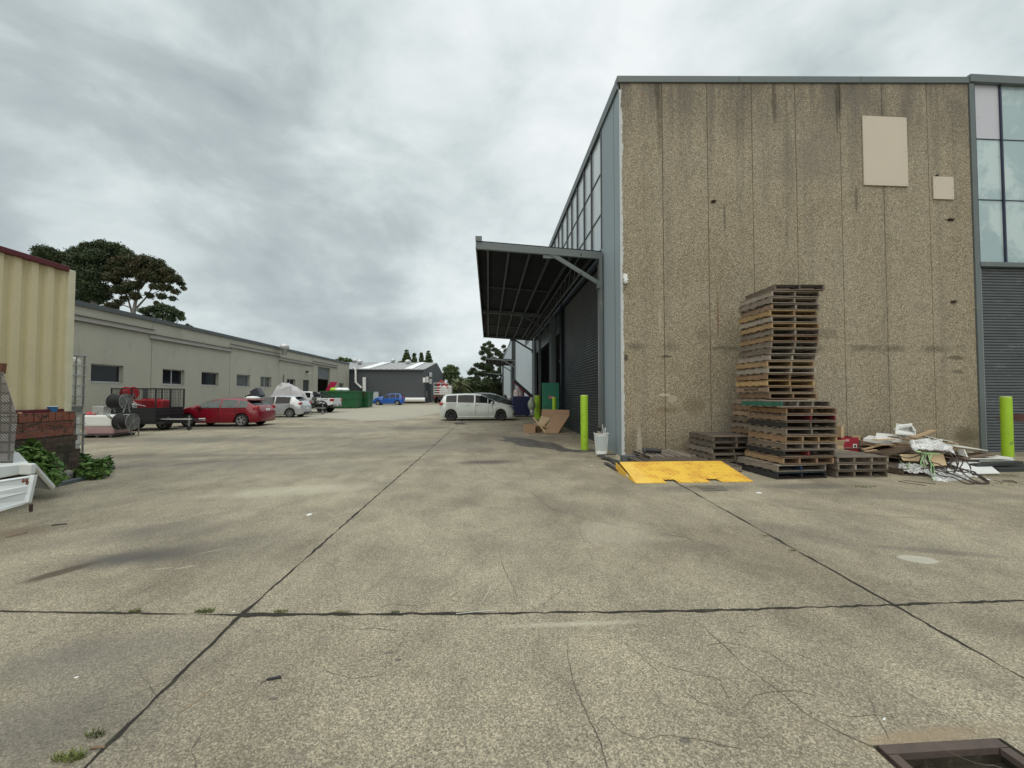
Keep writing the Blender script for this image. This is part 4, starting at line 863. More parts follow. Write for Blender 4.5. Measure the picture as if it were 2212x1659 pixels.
o = MB().obox((p.x-.09, p.y+.06, p.z+hb+.08), (.20, .015, .17), (.1, -.05, .1)).build('black_board', M_black); tag(o, 'black square piece of board sticking out of the white basket', 'board')
for i, (x, y, dx, dz, ln) in enumerate(((.05, -.09, -.04, .27, .3), (.12, .05, .01, .17, .2), (.10, .0, .03, .15, .17))):
    o = MB().tube([(p.x+x, p.y+y, p.z+hb-.05), (p.x+x+dx, p.y+y, p.z+hb+dz)], .009, 6).build('white_stick', M_white); tag(o, ['longest white stick leaning out of the front of the basket', 'short white stick at the back right of the basket', 'middle white stick near the basket rim'][i], 'stick', 'white sticks in the basket')
# black slats and plastic between the basket and the ramp
for i, (x0, y0, x1, y1, wd, lab) in enumerate(((1296, 990, 1345, 1003, .16, 'flat black broken board by the wall corner'), (1308, 1003, 1338, 1020, .09, 'splintered dark timber slat left of the ramp'), (1322, 1000, 1352, 1016, .08, 'second dark slat tucked behind the ramp edge'), (1290, 986, 1330, 988, .10, 'thin black strip lying against the grey wall foot'))):
    a = gp(x0, y0); b = gp(x1, y1); o = MB().bar((a.x, a.y, a.z+.04+.03*(i == 0)), (b.x, b.y, b.z+.03+.05*(i == 3)), wd, .025).build('timber_offcut', mat('charred_wood', (.045, .04, .04), .7, 0, .3, 8)); tag(o, lab, 'slat', 'slats by the wall corner')
a = gp(1352, 1000); o = MB().box(a.x-.05, a.x+.5, 9.9, 10.1, gz(10), gz(10)+.16).build('concrete_block', mat('dark_block', (.10, .11, .11), .8)); tag(o, 'low dark grey block at the foot of the pebbledash wall behind the ramp', 'block')
a = gp(1291, 986); o = MB().tube([(a.x, a.y, a.z+.02), (a.x+.05, a.y+.03, a.z+.16)], .012, 6).build('white_stick', M_white); tag(o, 'white stick end poking up beside the basket foot', 'stick', 'white sticks in the basket')
# ------------------------------------------------------------------ cardboard by the roller door
def c4(x, y): return (1600+x*.36163)/1.736, (1150+y*.36163)/1.736
def P4(x, y, Y): return onY(*c4(x, y), Y)
def slab(name, lab, cat, pts, th, m, g=None, bevel=.003):
    pts = [Vector(p) for p in pts]; n = (pts[1]-pts[0]).cross(pts[-1]-pts[0]).normalized()*th; k = len(pts)
    o = MB().add([p for p in pts] + [p+n for p in pts], [tuple(range(k)), tuple(reversed(range(k, 2*k)))] + [(i, (i+1) % k, k+(i+1) % k, k+i) for i in range(k)]).build(name, m, bevel=bevel)
    return tag(o, lab, cat, g)
gc = 'flattened cartons by the charcoal roller door'
slab('cardboard_sheet', 'long cardboard box panel standing at the back of the carton heap', 'cardboard', [P4(1195, 1140, 18.2), P4(1480, 1160, 17.6), P4(1485, 1072, 17.6), P4(1198, 1063, 18.2)], .06, M_card, gc)
slab('flat_carton', 'big flattened brown carton with printed marks leaning to the front', 'cardboard', [P4(1190, 1308, 16.9), P4(1362, 1312, 16.8), P4(1484, 1122, 17.4), P4(1316, 1116, 17.6)], -.16, M_card, gc)
slab('flat_carton', 'open cardboard flap resting on the small carton', 'cardboard', [P4(1150, 1225, 17.2), P4(1215, 1240, 17.1), P4(1290, 1150, 17.5), P4(1185, 1135, 17.7)], -.05, M_card2, gc)
a = P4(1016, 1312, 16.95); b = P4(1126, 1222, 16.95); T = thing('cardboard_box', 'small low cardboard box at the left of the carton heap', 'box', (a.x, 16.95, gz(17)), group=gc)
m = MB(); m.box(a.x, b.x, 16.95, 16.96, gz(17), b.z); m.box(a.x, a.x+.01, 16.96, 17.6, gz(17), b.z); m.box(b.x, b.x+.01, 16.96, 17.6, gz(17), b.z); m.box(a.x, b.x+.6, 17.6, 17.61, gz(17), b.z-.03); m.build('box_body', M_card, T, True)
MB().obox(((a.x+b.x)/2+.5, 17.15, b.z-.05), (.55, .4, .008), (.25, .2, .2)).build('flap', M_card2, T, True)
o = MB().tube([P4(1105, 1148, 16.9), P4(1240, 1312, 16.6)], .035, 12).build('cardboard_tube', M_card2, smooth=True); tag(o, 'long cardboard tube leaning across the cartons', 'tube')
m = MB(); c_ = P4(1345, 1178, 17.0)
# printed marks on the big carton
# plastic bag hanging beside bollards
bg_ = P4(1090, 1005, 25.0); m = MB().lathe([(.02, .42), (.12, .30), (.24, .05), (.25, -.2), (.16, -.38), (0, -.42)], 14, Matrix.Translation(bg_)); o = m.build('plastic_bag', mat('bag_grey', (.32, .36, .30), .5, 0, .2, 6), smooth=True)
dm = o.modifiers.new('d', 'DISPLACE'); tx = bpy.data.textures.new('cr', 'CLOUDS'); tx.noise_scale = .2; dm.texture = tx; dm.strength = .12; tag(o, 'pale full plastic bag hanging between the bollard pair and the canopy post', 'bag')
# ------------------------------------------------------------------ vehicles
def paint(name, c, metal=.0, rough=.28): return mat(name, c, rough, metal, .03, 1.5, coat=.4)
M_cglass = mat('car_glass', (.010, .012, .014), .14, 0, .2, 1, spec=.35)
M_cglass2 = mat('car_glass_pale', (.05, .07, .068), .14, 0, .6, 2.5, spec=.5)
M_tail = mat('tail_light_red', (.35, .008, .015), .15, 0, .1, 5, coat=1)
M_head = mat('head_light_clear', (.45, .47, .48), .1, .4, .1, 5)
M_chrome = mat('chrome', (.62, .63, .64), .18, 1.0, .02, 3)
M_rim = mat('alloy_rim', (.50, .51, .52), .3, .7, .05, 5)
M_rimdk = mat('dark_alloy', (.07, .07, .075), .35, .6, .05, 5)
M_plastic = mat('black_plastic', (.022, .022, .024), .55)
def lerp_tab(tab, t):
    for (a, va), (b, vb) in zip(tab[:-1], tab[1:]):
        if t <= b: k = (t-a)/(b-a) if b > a else 0; k = k*k*(3-2*k)*.35 + k*.65; return va + (vb-va)*k
    return tab[-1][1]
def wheel(T, x, y, r, wd, out, rimm, spokes=5, split=True, steer=0):
    M0 = Matrix.Translation((x, y, r)) @ Matrix.Rotation(steer, 4, 'Z') @ Matrix.Rotation(-out*pi/2, 4, 'X')   # local z points outwards
    h = wd/2; rr = r*.66
    o = MB().lathe([(rr, -h), (r*.93, -h), (r*.995, -h*.7), (r, 0), (r*.995, h*.7), (r*.93, h), (rr, h*.96), (rr*.97, h*.5)], 36, M0).build('wheel', M_rubber, T, smooth=True)
    m = MB(); m.lathe([(rr*.985, h*.5), (rr*.99, h*.93), (rr*.9, h*.9), (rr*.86, h*.3)], 36, M0); m.lathe([(0, h*.78), (rr*.16, h*.74), (rr*.2, h*.5), (rr*.2, 0)], 16, M0)
    for i in range(spokes):
        for dd in ((-.13, .13) if split else (0,)):
            a = 2*pi*i/spokes + .2; p0 = M0 @ Vector((rr*.15*cos(a+dd), rr*.15*sin(a+dd), h*.68)); p1 = M0 @ Vector((rr*.92*cos(a+dd*1.4), rr*.92*sin(a+dd*1.4), h*.80))
            m.bar(p0, p1, rr*(.13 if split else .24), h*.18, up=(0, out, 0))
    m.build('rim', rimm, o, smooth=True)
    MB().lathe([(0, h*.12), (rr*.95, h*.12)], 24, M0).build('brake_disc', M_black, o)
    return o
def car(name, label, cat, loc, rz, L_, W, H, pm, top, belt, cabin, glass, ws, rg, wx, wr, rimm, sp=5, split=True, sill=.20, tint=None, tails=None, heads=None, group=None, extras=True, roofw=.74, flare=0):
    T = thing(name, label, cat, loc, rz, group)
    ts = sorted(set([0, .004, .012, .025, .045] + [i/48 for i in range(3, 47)] + [.965, .985, .994, 1.0] + [g_ for r_ in glass for g_ in r_] + list(ws) + list(rg)))
    x0 = -L_/2; Ra = wr*1.14; rings = []
    for t in ts:
        x = x0 + t*L_; zt_ = lerp_tab(top, t)*H; zb_ = min(lerp_tab(belt, t)*H, zt_-.012); e = abs(2*t-1)
        w_ = W/2*(1 - .055*e**3 - .16*max(0, (e-.90)/.10)**2)
        zs = sill + .05*max(0, (e-.86)/.14) + (.03 if e > .97 else 0); za = 0
        for xc in wx:
            if abs(x-xc) < Ra: za = max(za, wr + sqrt(Ra*Ra-(x-xc)**2)*1.0)
        z1 = max(zs, za); zm = max(.50*(zb_+zs)+.02, z1+.05); zm = min(zm, zb_-.02) if zb_-.02 > z1+.01 else z1+.012
        f = min(1, max(0, (zt_-zb_)/(.34*H*.8))); wt = w_*(.955-(.955-roofw)*f**.9); fl = flare if za > 0 else 0
        rings.append([(x, w_*.55, z1), (x, w_*.93+fl, z1), (x, w_*.985+fl, z1+.02 if za else z1+.08), (x, w_+fl*.6, zm), (x, w_*.965, zb_), (x, wt, zt_-.095*f-.012*(1-f)), (x, wt*.80, zt_-.028*f-.004), (x, 0, zt_)])
    body = MB(); gl = {}; n = len(ts)
    def key(j, t):
        if j == 4:
            for gi, (a, b) in enumerate(glass):
                if a-1e-6 <= t[0] and t[1] <= b+1e-6: return ('side_window', gi)
        if j in (5, 6):
            if ws[0]-1e-6 <= t[0] and t[1] <= ws[1]+1e-6: return ('windscreen', 0)
            if rg[0]-1e-6 <= t[0] and t[1] <= rg[1]+1e-6: return ('rear_window', 0)
        return None
    for side in (1, -1):
        vs = [(p[0], p[1]*side, p[2]) for r_ in rings for p in r_]; fs = []
        gfs = {}
        for i in range(n-1):
            for j in range(7):
                q_ = (i*8+j, (i+1)*8+j, (i+1)*8+j+1, i*8+j+1); k = key(j, (ts[i], ts[i+1]))
                if k: gfs.setdefault((k[0], k[1], side if k[0] == 'side_window' else 0), []).append(q_)
                else: fs.append(q_)
        body.add(vs, fs)
        for k, ff in gfs.items():
            gm = gl.setdefault(k, MB()); used = sorted(set(i for q_ in ff for i in q_)); mp = {u: i for i, u in enumerate(used)}
            gm.add([vs[u] for u in used], [tuple(mp[i] for i in q_) for q_ in ff])
    for r_ in (rings[0], rings[-1]): body.add([p for p in r_] + [(p[0], -p[1], p[2]) for p in reversed(r_[:-1])], [tuple(range(15))])
    bo = body.build('body', pm, T)
    import bmesh
    bm = bmesh.new(); bm.from_mesh(bo.data); bmesh.ops.remove_doubles(bm, verts=bm.verts, dist=.002); bmesh.ops.recalc_face_normals(bm, faces=bm.faces); bm.to_mesh(bo.data); bm.free()
    bo.data.polygons.foreach_set('use_smooth', [True]*len(bo.data.polygons)); bo.data.set_sharp_from_angle(angle=radians(38))
    for k, gm in gl.items():
        o = gm.build(k[0], (tint or M_cglass) if k[0] != 'rear_window' else M_cglass, T, smooth=True)
        bm = bmesh.new(); bm.from_mesh(o.data); bmesh.ops.remove_doubles(bm, verts=bm.verts, dist=.001); bm.to_mesh(o.data); bm.free()
    MB().box(x0+.12*L_, x0+.9*L_, -W*.30, W*.30, sill-.02, sill+.3).build('underbody', M_black, T)
    for xc in wx:
        for s_ in (1, -1):
            MB().box(xc-Ra, xc+Ra, s_*W*.29, s_*W*.31, sill, wr*2+.05).build('wheel_well', M_black, T)
            wheel(T, xc, s_*(W/2-.115), wr, .21, s_, rimm, sp, split)
    if extras:
        xm = x0 + ws[0]*L_*0 + (ws[0])*L_ ; tm = glass[-1][1]-.03
        zb_ = lerp_tab(belt, tm)*H
        for s_ in (1, -1):
            MB().obox((x0+tm*L_, s_*(W/2+.07), zb_+.07), (.13, .20, .13), (0, 0, s_*.12)).build('mirror', pm, T, bevel=.03)
        for a, b in zip(glass[:-1], glass[1:]):
            pass
        for (a, b) in glass[-2:]:
            for s_ in (1, -1): MB().obox((x0+(a+.035)*L_, s_*(W/2+.004), lerp_tab(belt, a)*H-.10), (.17, .03, .03)).build('door_handle', pm, T, bevel=.008)
        # door gaps
        for t in [glass[-1][0], glass[-1][1]-.02] + ([glass[-2][0]] if len(glass) > 1 else []):
            for s_ in (1, -1):
                x = x0+t*L_; MB().obox((x, s_*(W/2-.002), (.36+lerp_tab(belt, t)*H)/2), (.010, .014, lerp_tab(belt, t)*H-.36), (s_*.03, 0, 0)).build('door_gap', M_black, T)
    return T
def skin(T, nm, m, x0, x1, y, pts):  # flat patch on the side
    pass
def patch(T, nm, m, c, sz, eul=(0, 0, 0), bev=.02): return MB().obox(c, sz, eul).build(nm, m, T, bevel=bev)
# --- red hatchback, nose to the left
Y = 20.7; xr = onY(558, 900, Y).x; P_red = paint('crimson_paint', (.19, .003, .013))
T = car('red_hatchback', 'shiny dark red hatchback behind the caged trailer, tail to the right', 'car', (xr-2.18, Y+.91, gz(Y)), pi, 4.36, 1.82, 1.48, P_red,
    [(0, .52), (.012, .62), (.03, .70), (.05, .735), (.10, .835), (.16, .935), (.22, .965), (.36, 1.0), (.46, .995), (.56, .955), (.66, .86), (.77, .715), (.88, .63), (.96, .54), (.99, .45), (1, .36)],
    [(0, .50), (.04, .60), (.16, .665), (.30, .665), (.70, .635), (.77, .66), (.9, .57), (1, .34)],
    None, [(.145, .245), (.255, .43), (.45, .69)], (.57, .765), (.055, .15), (-1.32, 1.30), .325, M_rim, 5, True, tint=M_cglass2)
patch(T, 'tail_light', M_tail, (-1.97, .745, .96), (.30, .22, .20), (0, .25, .45), .05); patch(T, 'tail_light', M_tail, (-1.97, -.745, .96), (.30, .22, .20), (0, .25, -.45), .05)
patch(T, 'number_plate', M_white, (-2.165, 0, .86), (.02, .40, .12)); patch(T, 'rear_bumper_insert', M_plastic, (-2.09, 0, .30), (.14, 1.1, .12), bev=.04)
MB().bar((-1.65, .0, 1.41), (-1.65, .0, 1.41), .1, .1) ; patch(T, 'spoiler', P_red, (-1.58, 0, 1.375), (.34, 1.20, .035), (0, -.12, 0), .015)
patch(T, 'head_light', M_head, (1.95, .70, .72), (.30, .22, .12), (0, 0, -.5), .05); patch(T, 'head_light', M_head, (1.95, -.70, .72), (.30, .22, .12), (0, 0, .5), .05)
for s_ in (1, -1): MB().bar((-1.45, s_*.885, 1.00), (1.0, s_*.885, .955), .012, .018).build('chrome_strip', M_chrome, T)
MB().tube([(-.95, 0, 1.46), (-1.05, 0, 1.56)], .012, 6).build('aerial', M_black, T)
# --- silver hatchback
Y = 27.6; xr = onY(652, 880, Y).x; P_sil = paint('silver_paint', (.50, .52, .54), .35)
T = car('silver_hatchback', 'silver hatchback parked behind the red one, before the covered boat', 'car', (xr-2.1, Y+.85, gz(Y)), pi, 4.2, 1.70, 1.53, P_sil,
    [(0, .50), (.012, .60), (.03, .70), (.05, .76), (.09, .86), (.14, .95), (.22, .985), (.4, 1.0), (.5, .99), (.58, .94), (.68, .84), (.78, .72), (.88, .66), (.96, .57), (.99, .46), (1, .36)],
    [(0, .48), (.04, .58), (.16, .64), (.30, .635), (.70, .60), (.78, .66), (.9, .58), (1, .34)], None, [(.20, .43), (.45, .70)], (.59, .775), (.05, .13), (-1.28, 1.25), .315, M_rim, 6, False)
patch(T, 'tail_light', M_tail, (-1.93, .70, .98), (.26, .2, .16), (0, .3, .45), .05); patch(T, 'tail_light', M_tail, (-1.93, -.70, .98), (.26, .2, .16), (0, .3, -.45), .05)
patch(T, 'number_plate', M_white, (-2.10, 0, .62), (.02, .38, .12)); patch(T, 'spoiler', P_sil, (-1.62, 0, 1.46), (.26, 1.1, .035), (0, -.1, 0), .015); patch(T, 'rear_bumper_insert', M_plastic, (-2.05, 0, .34), (.12, 1.2, .14), bev=.04)
# --- white minivan, nose to the right
pl_ = gp(948, 908); Y = 24.1; xl = onY(949, 900, Y).x; xr = onY(1112, 900, Y).x; P_wh = paint('pearl_white_paint', (.58, .625, .605), .12)
T = car('white_minivan', 'white people mover parked side-on across the yard', 'minivan', ((xl+xr)/2, Y+.91, gz(Y)), 0, xr-xl, 1.82, 1.69, P_wh,
    [(0, .50), (.008, .66), (.02, .80), (.04, .91), (.07, .955), (.12, .975), (.22, .99), (.35, 1.0), (.46, .992), (.54, .965), (.60, .905), (.67, .815), (.74, .725), (.80, .655), (.88, .60), (.94, .54), (.98, .46), (1, .34)],
    [(0, .48), (.05, .67), (.10, .68), (.6, .65), (.70, .615), (.79, .60), (.90, .54), (1, .32)], None, [(.085, .225), (.24, .455), (.475, .635), (.645, .725)], (.55, .80), (.010, .045), (-1.62, 1.45), .335, M_rimdk, 5, True, sill=.17)
patch(T, 'tail_light', M_tail, (-2.20, -.80, 1.06), (.30, .12, .17), (0, 0, .12), .04); patch(T, 'tail_light', M_tail, (-2.20, .80, 1.06), (.30, .12, .17), (0, 0, -.12), .04)
for s_ in (1, -1):
    patch(T, 'head_light', M_head, (2.08, s_*.73, .88), (.34, .14, .08), (0, .18, -s_*.45), .03); patch(T, 'fog_light', M_black, (2.24, s_*.70, .42), (.14, .2, .16), (0, 0, -s_*.5), .03)
    MB().bar((-2.2, s_*.905, 1.065), (-1.2, s_*.913, 1.065), .01, .016).build('trim_strip', M_chrome, T)
    MB().bar((-1.15, s_*.90, .24), (1.0, s_*.90, .24), .03, .06).build('side_skirt', P_wh, T, bevel=.01)
    for a in (-.62, -.07): patch(T, 'door_handle', M_chrome, (a, s_*.915, 1.0), (.2, .03, .035), bev=.01)
# --- dark car behind the minivan
Y = 29.9; P_dk = paint('charcoal_paint', (.03, .033, .036))
T = car('dark_suv', 'dark grey car half hidden behind the white people mover', 'car', (.35, Y+.9, gz(Y)), 0, 4.4, 1.8, 1.72, P_dk,
    [(0, .55), (.02, .72), (.06, .88), (.12, .97), (.3, 1.0), (.45, .99), (.55, .94), (.66, .83), (.76, .70), (.9, .62), (.98, .5), (1, .4)],
    [(0, .5), (.1, .66), (.7, .62), (.77, .66), (.9, .58), (1, .36)], None, [(.12, .26), (.28, .45), (.47, .69)], (.56, .765), (.03, .11), (-1.3, 1.3), .34, M_rimdk, 5, True, tint=M_cglass2)
# --- blue hatchback far
Y = 50.8; x0_ = onY(806, 870, Y).x; x1_ = onY(868, 870, Y).x; P_bl = paint('bright_blue_paint', (.015, .10, .42))
T = car('blue_hatchback', 'small bright blue hatchback in front of the charcoal shed', 'car', ((x0_+x1_)/2, Y+.84, gz(Y)), pi, 3.85, 1.68, 1.53, P_bl,
    [(0, .50), (.015, .65), (.04, .8), (.08, .92), (.14, .98), (.3, 1.0), (.45, .985), (.55, .94), (.68, .82), (.80, .69), (.9, .62), (.97, .52), (1, .38)],
    [(0, .48), (.06, .62), (.2, .64), (.7, .60), (.8, .66), (.92, .56), (1, .34)], None, [(.12, .24), (.26, .43), (.45, .66)], (.57, .79), (.03, .10), (-1.22, 1.22), .30, M_rim, 7, False)
patch(T, 'tail_light', M_tail, (-1.85, .76, 1.0), (.14, .14, .3), (0, 0, .35), .04); patch(T, 'tail_light', M_tail, (-1.85, -.76, 1.0), (.14, .14, .3), (0, 0, -.35), .04)
patch(T, 'head_light', M_head, (1.68, .66, .78), (.28, .2, .14), (0, 0, -.5), .05); patch(T, 'head_light', M_head, (1.68, -.66, .78), (.28, .2, .14), (0, 0, .5), .05)
# --- white utility truck with black sports bar, nose to the left
Y = 33.4; xr = onY(719, 880, Y).x; P_w2 = paint('white_ute_paint', (.70, .71, .72)); LU = 5.35; WU = 1.88
T = thing('white_ute', 'damaged white utility with a black sports bar and red tail lights beside the green skip', 'ute', (xr-LU/2, Y+WU/2, gz(Y)), pi)
ut = MB(); prof = [(-2.67, .78), (-2.67, 1.22), (-1.05, 1.22), (-1.05, .48), (-2.1, .48)]
def arch(xc, r, zc, n=10): return [(xc + r*cos(pi - pi*i/n), zc + r*sin(pi*i/n)) for i in range(n+1)]
tub = [(-2.67, 1.22), (-2.67, .72), (-2.25, .60)] + arch(-1.72, .50, .47) + [(-1.10, .47), (-1.04, 1.22)]
ut.prism(tub, -WU/2, -WU/2+.08, 'y'); ut.prism(tub, WU/2-.08, WU/2, 'y'); ut.box(-2.67, -2.60, -WU/2+.08, WU/2-.08, .72, 1.22); ut.box(-2.6, -1.06, -WU/2+.08, WU/2-.08, .74, .80)
ut.build('tub', P_w2, T, bevel=.03)
fr_ = [(-1.0, 1.22), (-1.0, .47), (1.05, .47)] + arch(1.56, .47, .45) + [(2.1, .5), (2.62, .6), (2.66, .95), (2.4, 1.10), (1.35, 1.22)]
MB().prism(fr_, -WU/2, WU/2, 'y').build('body', P_w2, T, bevel=.06)
cab = MB(); cab.prism([(-.98, 1.22), (-.88, 1.72), (-.6, 1.80), (.35, 1.80), (.62, 1.72), (1.35, 1.20)], -WU/2+.12, WU/2-.12, 'y'); cab.build('cab', P_w2, T, bevel=.05)
for s_ in (1, -1):
    for a, b in ((( -.78, 1.27), (-.10, 1.68)), ((.0, 1.27), (.62, 1.62))):
        MB().box(a[0], b[0], s_*(WU/2-.125), s_*(WU/2-.112), a[1], b[1]).build('side_window', M_cglass, T, bevel=.02)
MB().obox((-.955, 0, 1.48), (.02, 1.2, .36), (0, .2, 0)).build('rear_window', M_cglass, T)
for s_ in (1, -1):
    sb = MB(); sb.bar((-.95, s_*.72, 1.74), (-2.2, s_*.80, 1.24), .07, .14); sb.bar((-1.1, s_*.74, 1.26), (-1.1, s_*.74, 1.70), .07, .10); sb.build('sports_bar', M_black, T, bevel=.01)
MB().bar((-1.12, -.72, 1.74), (-1.12, .72, 1.74), .08, .08).build('sports_bar_hoop', M_black, T)
for s_ in (1, -1):
    ar = MB(); n_ = 12
    for i in range(n_): a0 = pi*i/n_; a1 = pi*(i+1)/n_; ar.bar((-1.72+.52*cos(a0), s_*(WU/2+.02), .47+.52*sin(a0)), (-1.72+.52*cos(a1), s_*(WU/2+.02), .47+.52*sin(a1)), .10, .07, up=(0, 1, 0))
    ar.build('wheel_arch_flare', M_plastic, T)
    patch(T, 'tail_light', M_tail, (-2.58, s_*(WU/2-.03), 1.08), (.34, .10, .22), (0, 0, 0), .03)
    wheel(T, -1.72, s_*(WU/2-.14), .41, .27, s_, M_rimdk, 6, True); wheel(T, 1.56, s_*(WU/2-.14), .41, .27, s_, M_rimdk, 6, True)
    tx_ = MB(); 
patch(T, 'rear_bumper', M_galv, (-2.72, 0, .62), (.16, 1.7, .2), bev=.04); patch(T, 'number_plate', M_white, (-2.81, .3, .66), (.02, .36, .12)); patch(T, 'underbody', M_black, (0, 0, .55), (4.6, 1.2, .3), bev=.02)
for s_ in (1, -1):
    t_ = text_mesh('side_lettering', 'HI-RIDER', .12, Matrix.Translation((-1.95, s_*(WU/2+.003), 1.13)) @ Matrix.Rotation(pi if s_ > 0 else 0, 4, 'Z') @ Matrix.Rotation(pi/2, 4, 'X'), mat('decal_grey', (.12, .12, .13), .5), T, world=False, sx=1.3)
# --- flatbed truck with red crane, far
Y = 62.0; T = thing('crane_truck', 'white tray truck with a red crane standing far off beside the charcoal shed', 'truck', (onY(958, 870, Y).x, Y, gz(Y)), pi/2+.0)
MB().box(-3.2, 1.2, -1.15, 1.15, 1.0, 1.25).build('tray', mat('tray_brown', (.09, .06, .04), .7), T); MB().box(-3.3, 3.4, -.5, .5, .55, 1.0).build('chassis', M_black, T)
MB().box(1.4, 3.4, -1.1, 1.1, .9, 2.7).build('cab', P_w2, T, bevel=.12)
m = MB(); 
for z in (1.3, 1.65, 2.0, 2.35): m.box(-3.2, -3.15, -1.1, 1.1, z, z+.12)
for y in (-1.1, 0, 1.05): m.box(-3.2, -3.15, y, y+.06, 1.25, 3.0)
m.box(-3.2, -3.15, -1.1, 1.1, 2.95, 3.02); m.build('tail_gate', M_white, T)
m = MB(); m.tube([(-1.6, .6, 1.2), (-1.6, .6, 3.0)], .16, 10); m.tube([(-1.6, .6, 3.0), (-1.6, .1, 3.35), (-1.6, -.4, 3.0), (-1.6, -.9, 2.2)], .14, 10); m.tube([(-1.6, .5, 2.2), (-1.6, -.5, 3.1)], .08, 8); m.build('crane_arm', M_red, T, smooth=True)
for x in (-2.2, -1.1, 2.4):
    for s_ in (1, -1): wheel(T, x, s_*.95, .48, .3, s_, M_rimdk, 5, False)
patch(T, 'tail_light', M_tail, (-3.32, .9, .85), (.05, .3, .15)); patch(T, 'tail_light', M_tail, (-3.32, -.9, .85), (.05, .3, .15))
# ------------------------------------------------------------------ skips
M_sk2 = mat('skip_rust', (.16, .07, .04), .8, 0, .3, 4)
def skip(x0, x1, y0, y1, zb, zt_, lab):
    T = thing('skip_bin', lab, 'skip bin', ((x0+x1)/2, y0, zb), group='green skip bins'); s_ = .10; zb += .08
    m = MB(); v = [(x0+s_, y0+s_, zb), (x1-s_, y0+s_, zb), (x1-s_, y1-s_, zb), (x0+s_, y1-s_, zb), (x0, y0, zt_), (x1, y0, zt_), (x1, y1, zt_), (x0, y1, zt_)]
    v2 = [(x0+s_+.05, y0+s_+.05, zb+.05), (x1-s_-.05, y0+s_+.05, zb+.05), (x1-s_-.05, y1-s_-.05, zb+.05), (x0+s_+.05, y1-s_-.05, zb+.05), (x0+.05, y0+.05, zt_), (x1-.05, y0+.05, zt_), (x1-.05, y1-.05, zt_), (x0+.05, y1-.05, zt_)]
    m.add(v+v2, [(0,3,2,1),(0,1,5,4),(1,2,6,5),(2,3,7,6),(3,0,4,7),(8,9,10,11),(8,12,13,9),(9,13,14,10),(10,14,15,11),(11,15,12,8),(4,5,13,12),(5,6,14,13),(6,7,15,14),(7,4,12,15)]); m.build('tub', M_dkgreen, T, True)
    r = MB(); r.box(x0-.05, x1+.05, y0-.05, y0-.0, zt_-.1, zt_+.03); r.box(x0-.05, x1+.05, y1, y1+.05, zt_-.1, zt_+.03); r.box(x0-.05, x0, y0, y1, zt_-.1, zt_+.03); r.box(x1, x1+.05, y0, y1, zt_-.1, zt_+.03); r.build('rim', M_dkgreen, T, True)
    zm = (zt_+zb)/2+.1; MB().box(x0+.0, x1-.0, y0-.0, y0+.12, zm-.05, zm+.05).build('side_rail', M_dkgreen, T, True); MB().box(x1-.12, x1+.0, y0+.05, y1, zm-.05, zm+.05).build('side_rail', M_dkgreen, T, True)
    for k in range(2): xx = x0+.3+k*(x1-x0-.8); MB().box(xx, xx+.2, y0+s_, y1-s_, zb-.08, zb).build('skid', M_dkgreen, T, True)
    return T
g0 = gz(42)
x_a = onY(690, 870, 41.6).x; x_b = onY(772, 870, 41.6).x; zt_ = onY(740, 845, 41.6).z
skip(x_a, x_b, 41.6, 43.6, g0, zt_, 'larger dark green skip bin right behind the white utility')
x_c = onY(777, 870, 43.9).x; x_d = onY(797, 870, 43.9).x; zt2 = onY(790, 846, 43.9).z
T = skip(x_c-.4, x_d, 43.7, 45.6, g0, zt2, 'second green skip bin with peeling paint, to the right of the larger one')
MB().box(x_d-.95, x_d-.55, 43.71, 43.72, zt2-.55, zt2-.05).build('warning_sticker', mat('sticker_yellow_green', (.45, .6, .12), .5), T, True)
MB().obox((x_c+.35, 43.70, zt2-.35), (.7, .01, .35), (0, -.5, 0)).build('rust_patch', M_sk2, T, True)
# pink ribbed lid standing open
a = onY(700, 848, 43.65); b = onY(724, 848, 43.65); c = onY(716+9, 825, 43.9); m = MB(); n = 5
for i in range(n):
    t0 = i/n; t1 = (i+.55)/n; bx0 = a.x+(b.x-a.x-.5)*t0; bx1 = a.x+(b.x-a.x-.5)*t1; m.add([(bx0, 43.70, a.z), (bx1, 43.70, a.z), (bx1+.62, 43.80, c.z), (bx0+.62, 43.80, c.z), (bx0, 43.76, a.z), (bx1, 43.76, a.z), (bx1+.62, 43.86, c.z), (bx0+.62, 43.86, c.z)], [(0,1,2,3),(7,6,5,4),(0,4,5,1),(1,5,6,2),(2,6,7,3),(3,7,4,0)])
T = thing('ribbed_lid', 'pink red ribbed metal lid standing open above the skip bins', 'lid', (a.x, 43.7, a.z))
M_pk = mat('pink_red_lid', (.50, .012, .085), .45, 0, .08, 2); m.build('lid_ribs', M_pk, T, True)
MB().add([(a.x, 43.75, a.z), (b.x-.45, 43.75, a.z), (b.x+.17, 43.85, c.z), (a.x+.62, 43.85, c.z)], [(0,1,2,3)]).build('lid_sheet', M_pk, T, True)
# rubbish in the skip
for i, (x, lab) in enumerate(((733, 'white bag of rubbish showing over the rim of the larger skip'), (722, 'yellow green sack in the left end of the larger skip'), (744, 'crumpled white foam lump on the rubbish in the skip'))):
    p = onY(x, 843, 42.6); o = MB().lathe([(0, -.3), (.4, -.2), (.5, .05), (.3, .25), (0, .3)], 12, Matrix.Translation(p)).build('rubbish_sack', [M_white, M_lime, M_white][i], smooth=True); tag(o, lab, 'sack', 'rubbish sacks in the skip')
    dm = o.modifiers.new('d', 'DISPLACE'); tx = bpy.data.textures.new('cr', 'CLOUDS'); tx.noise_scale = .3; dm.texture = tx; dm.strength = .25
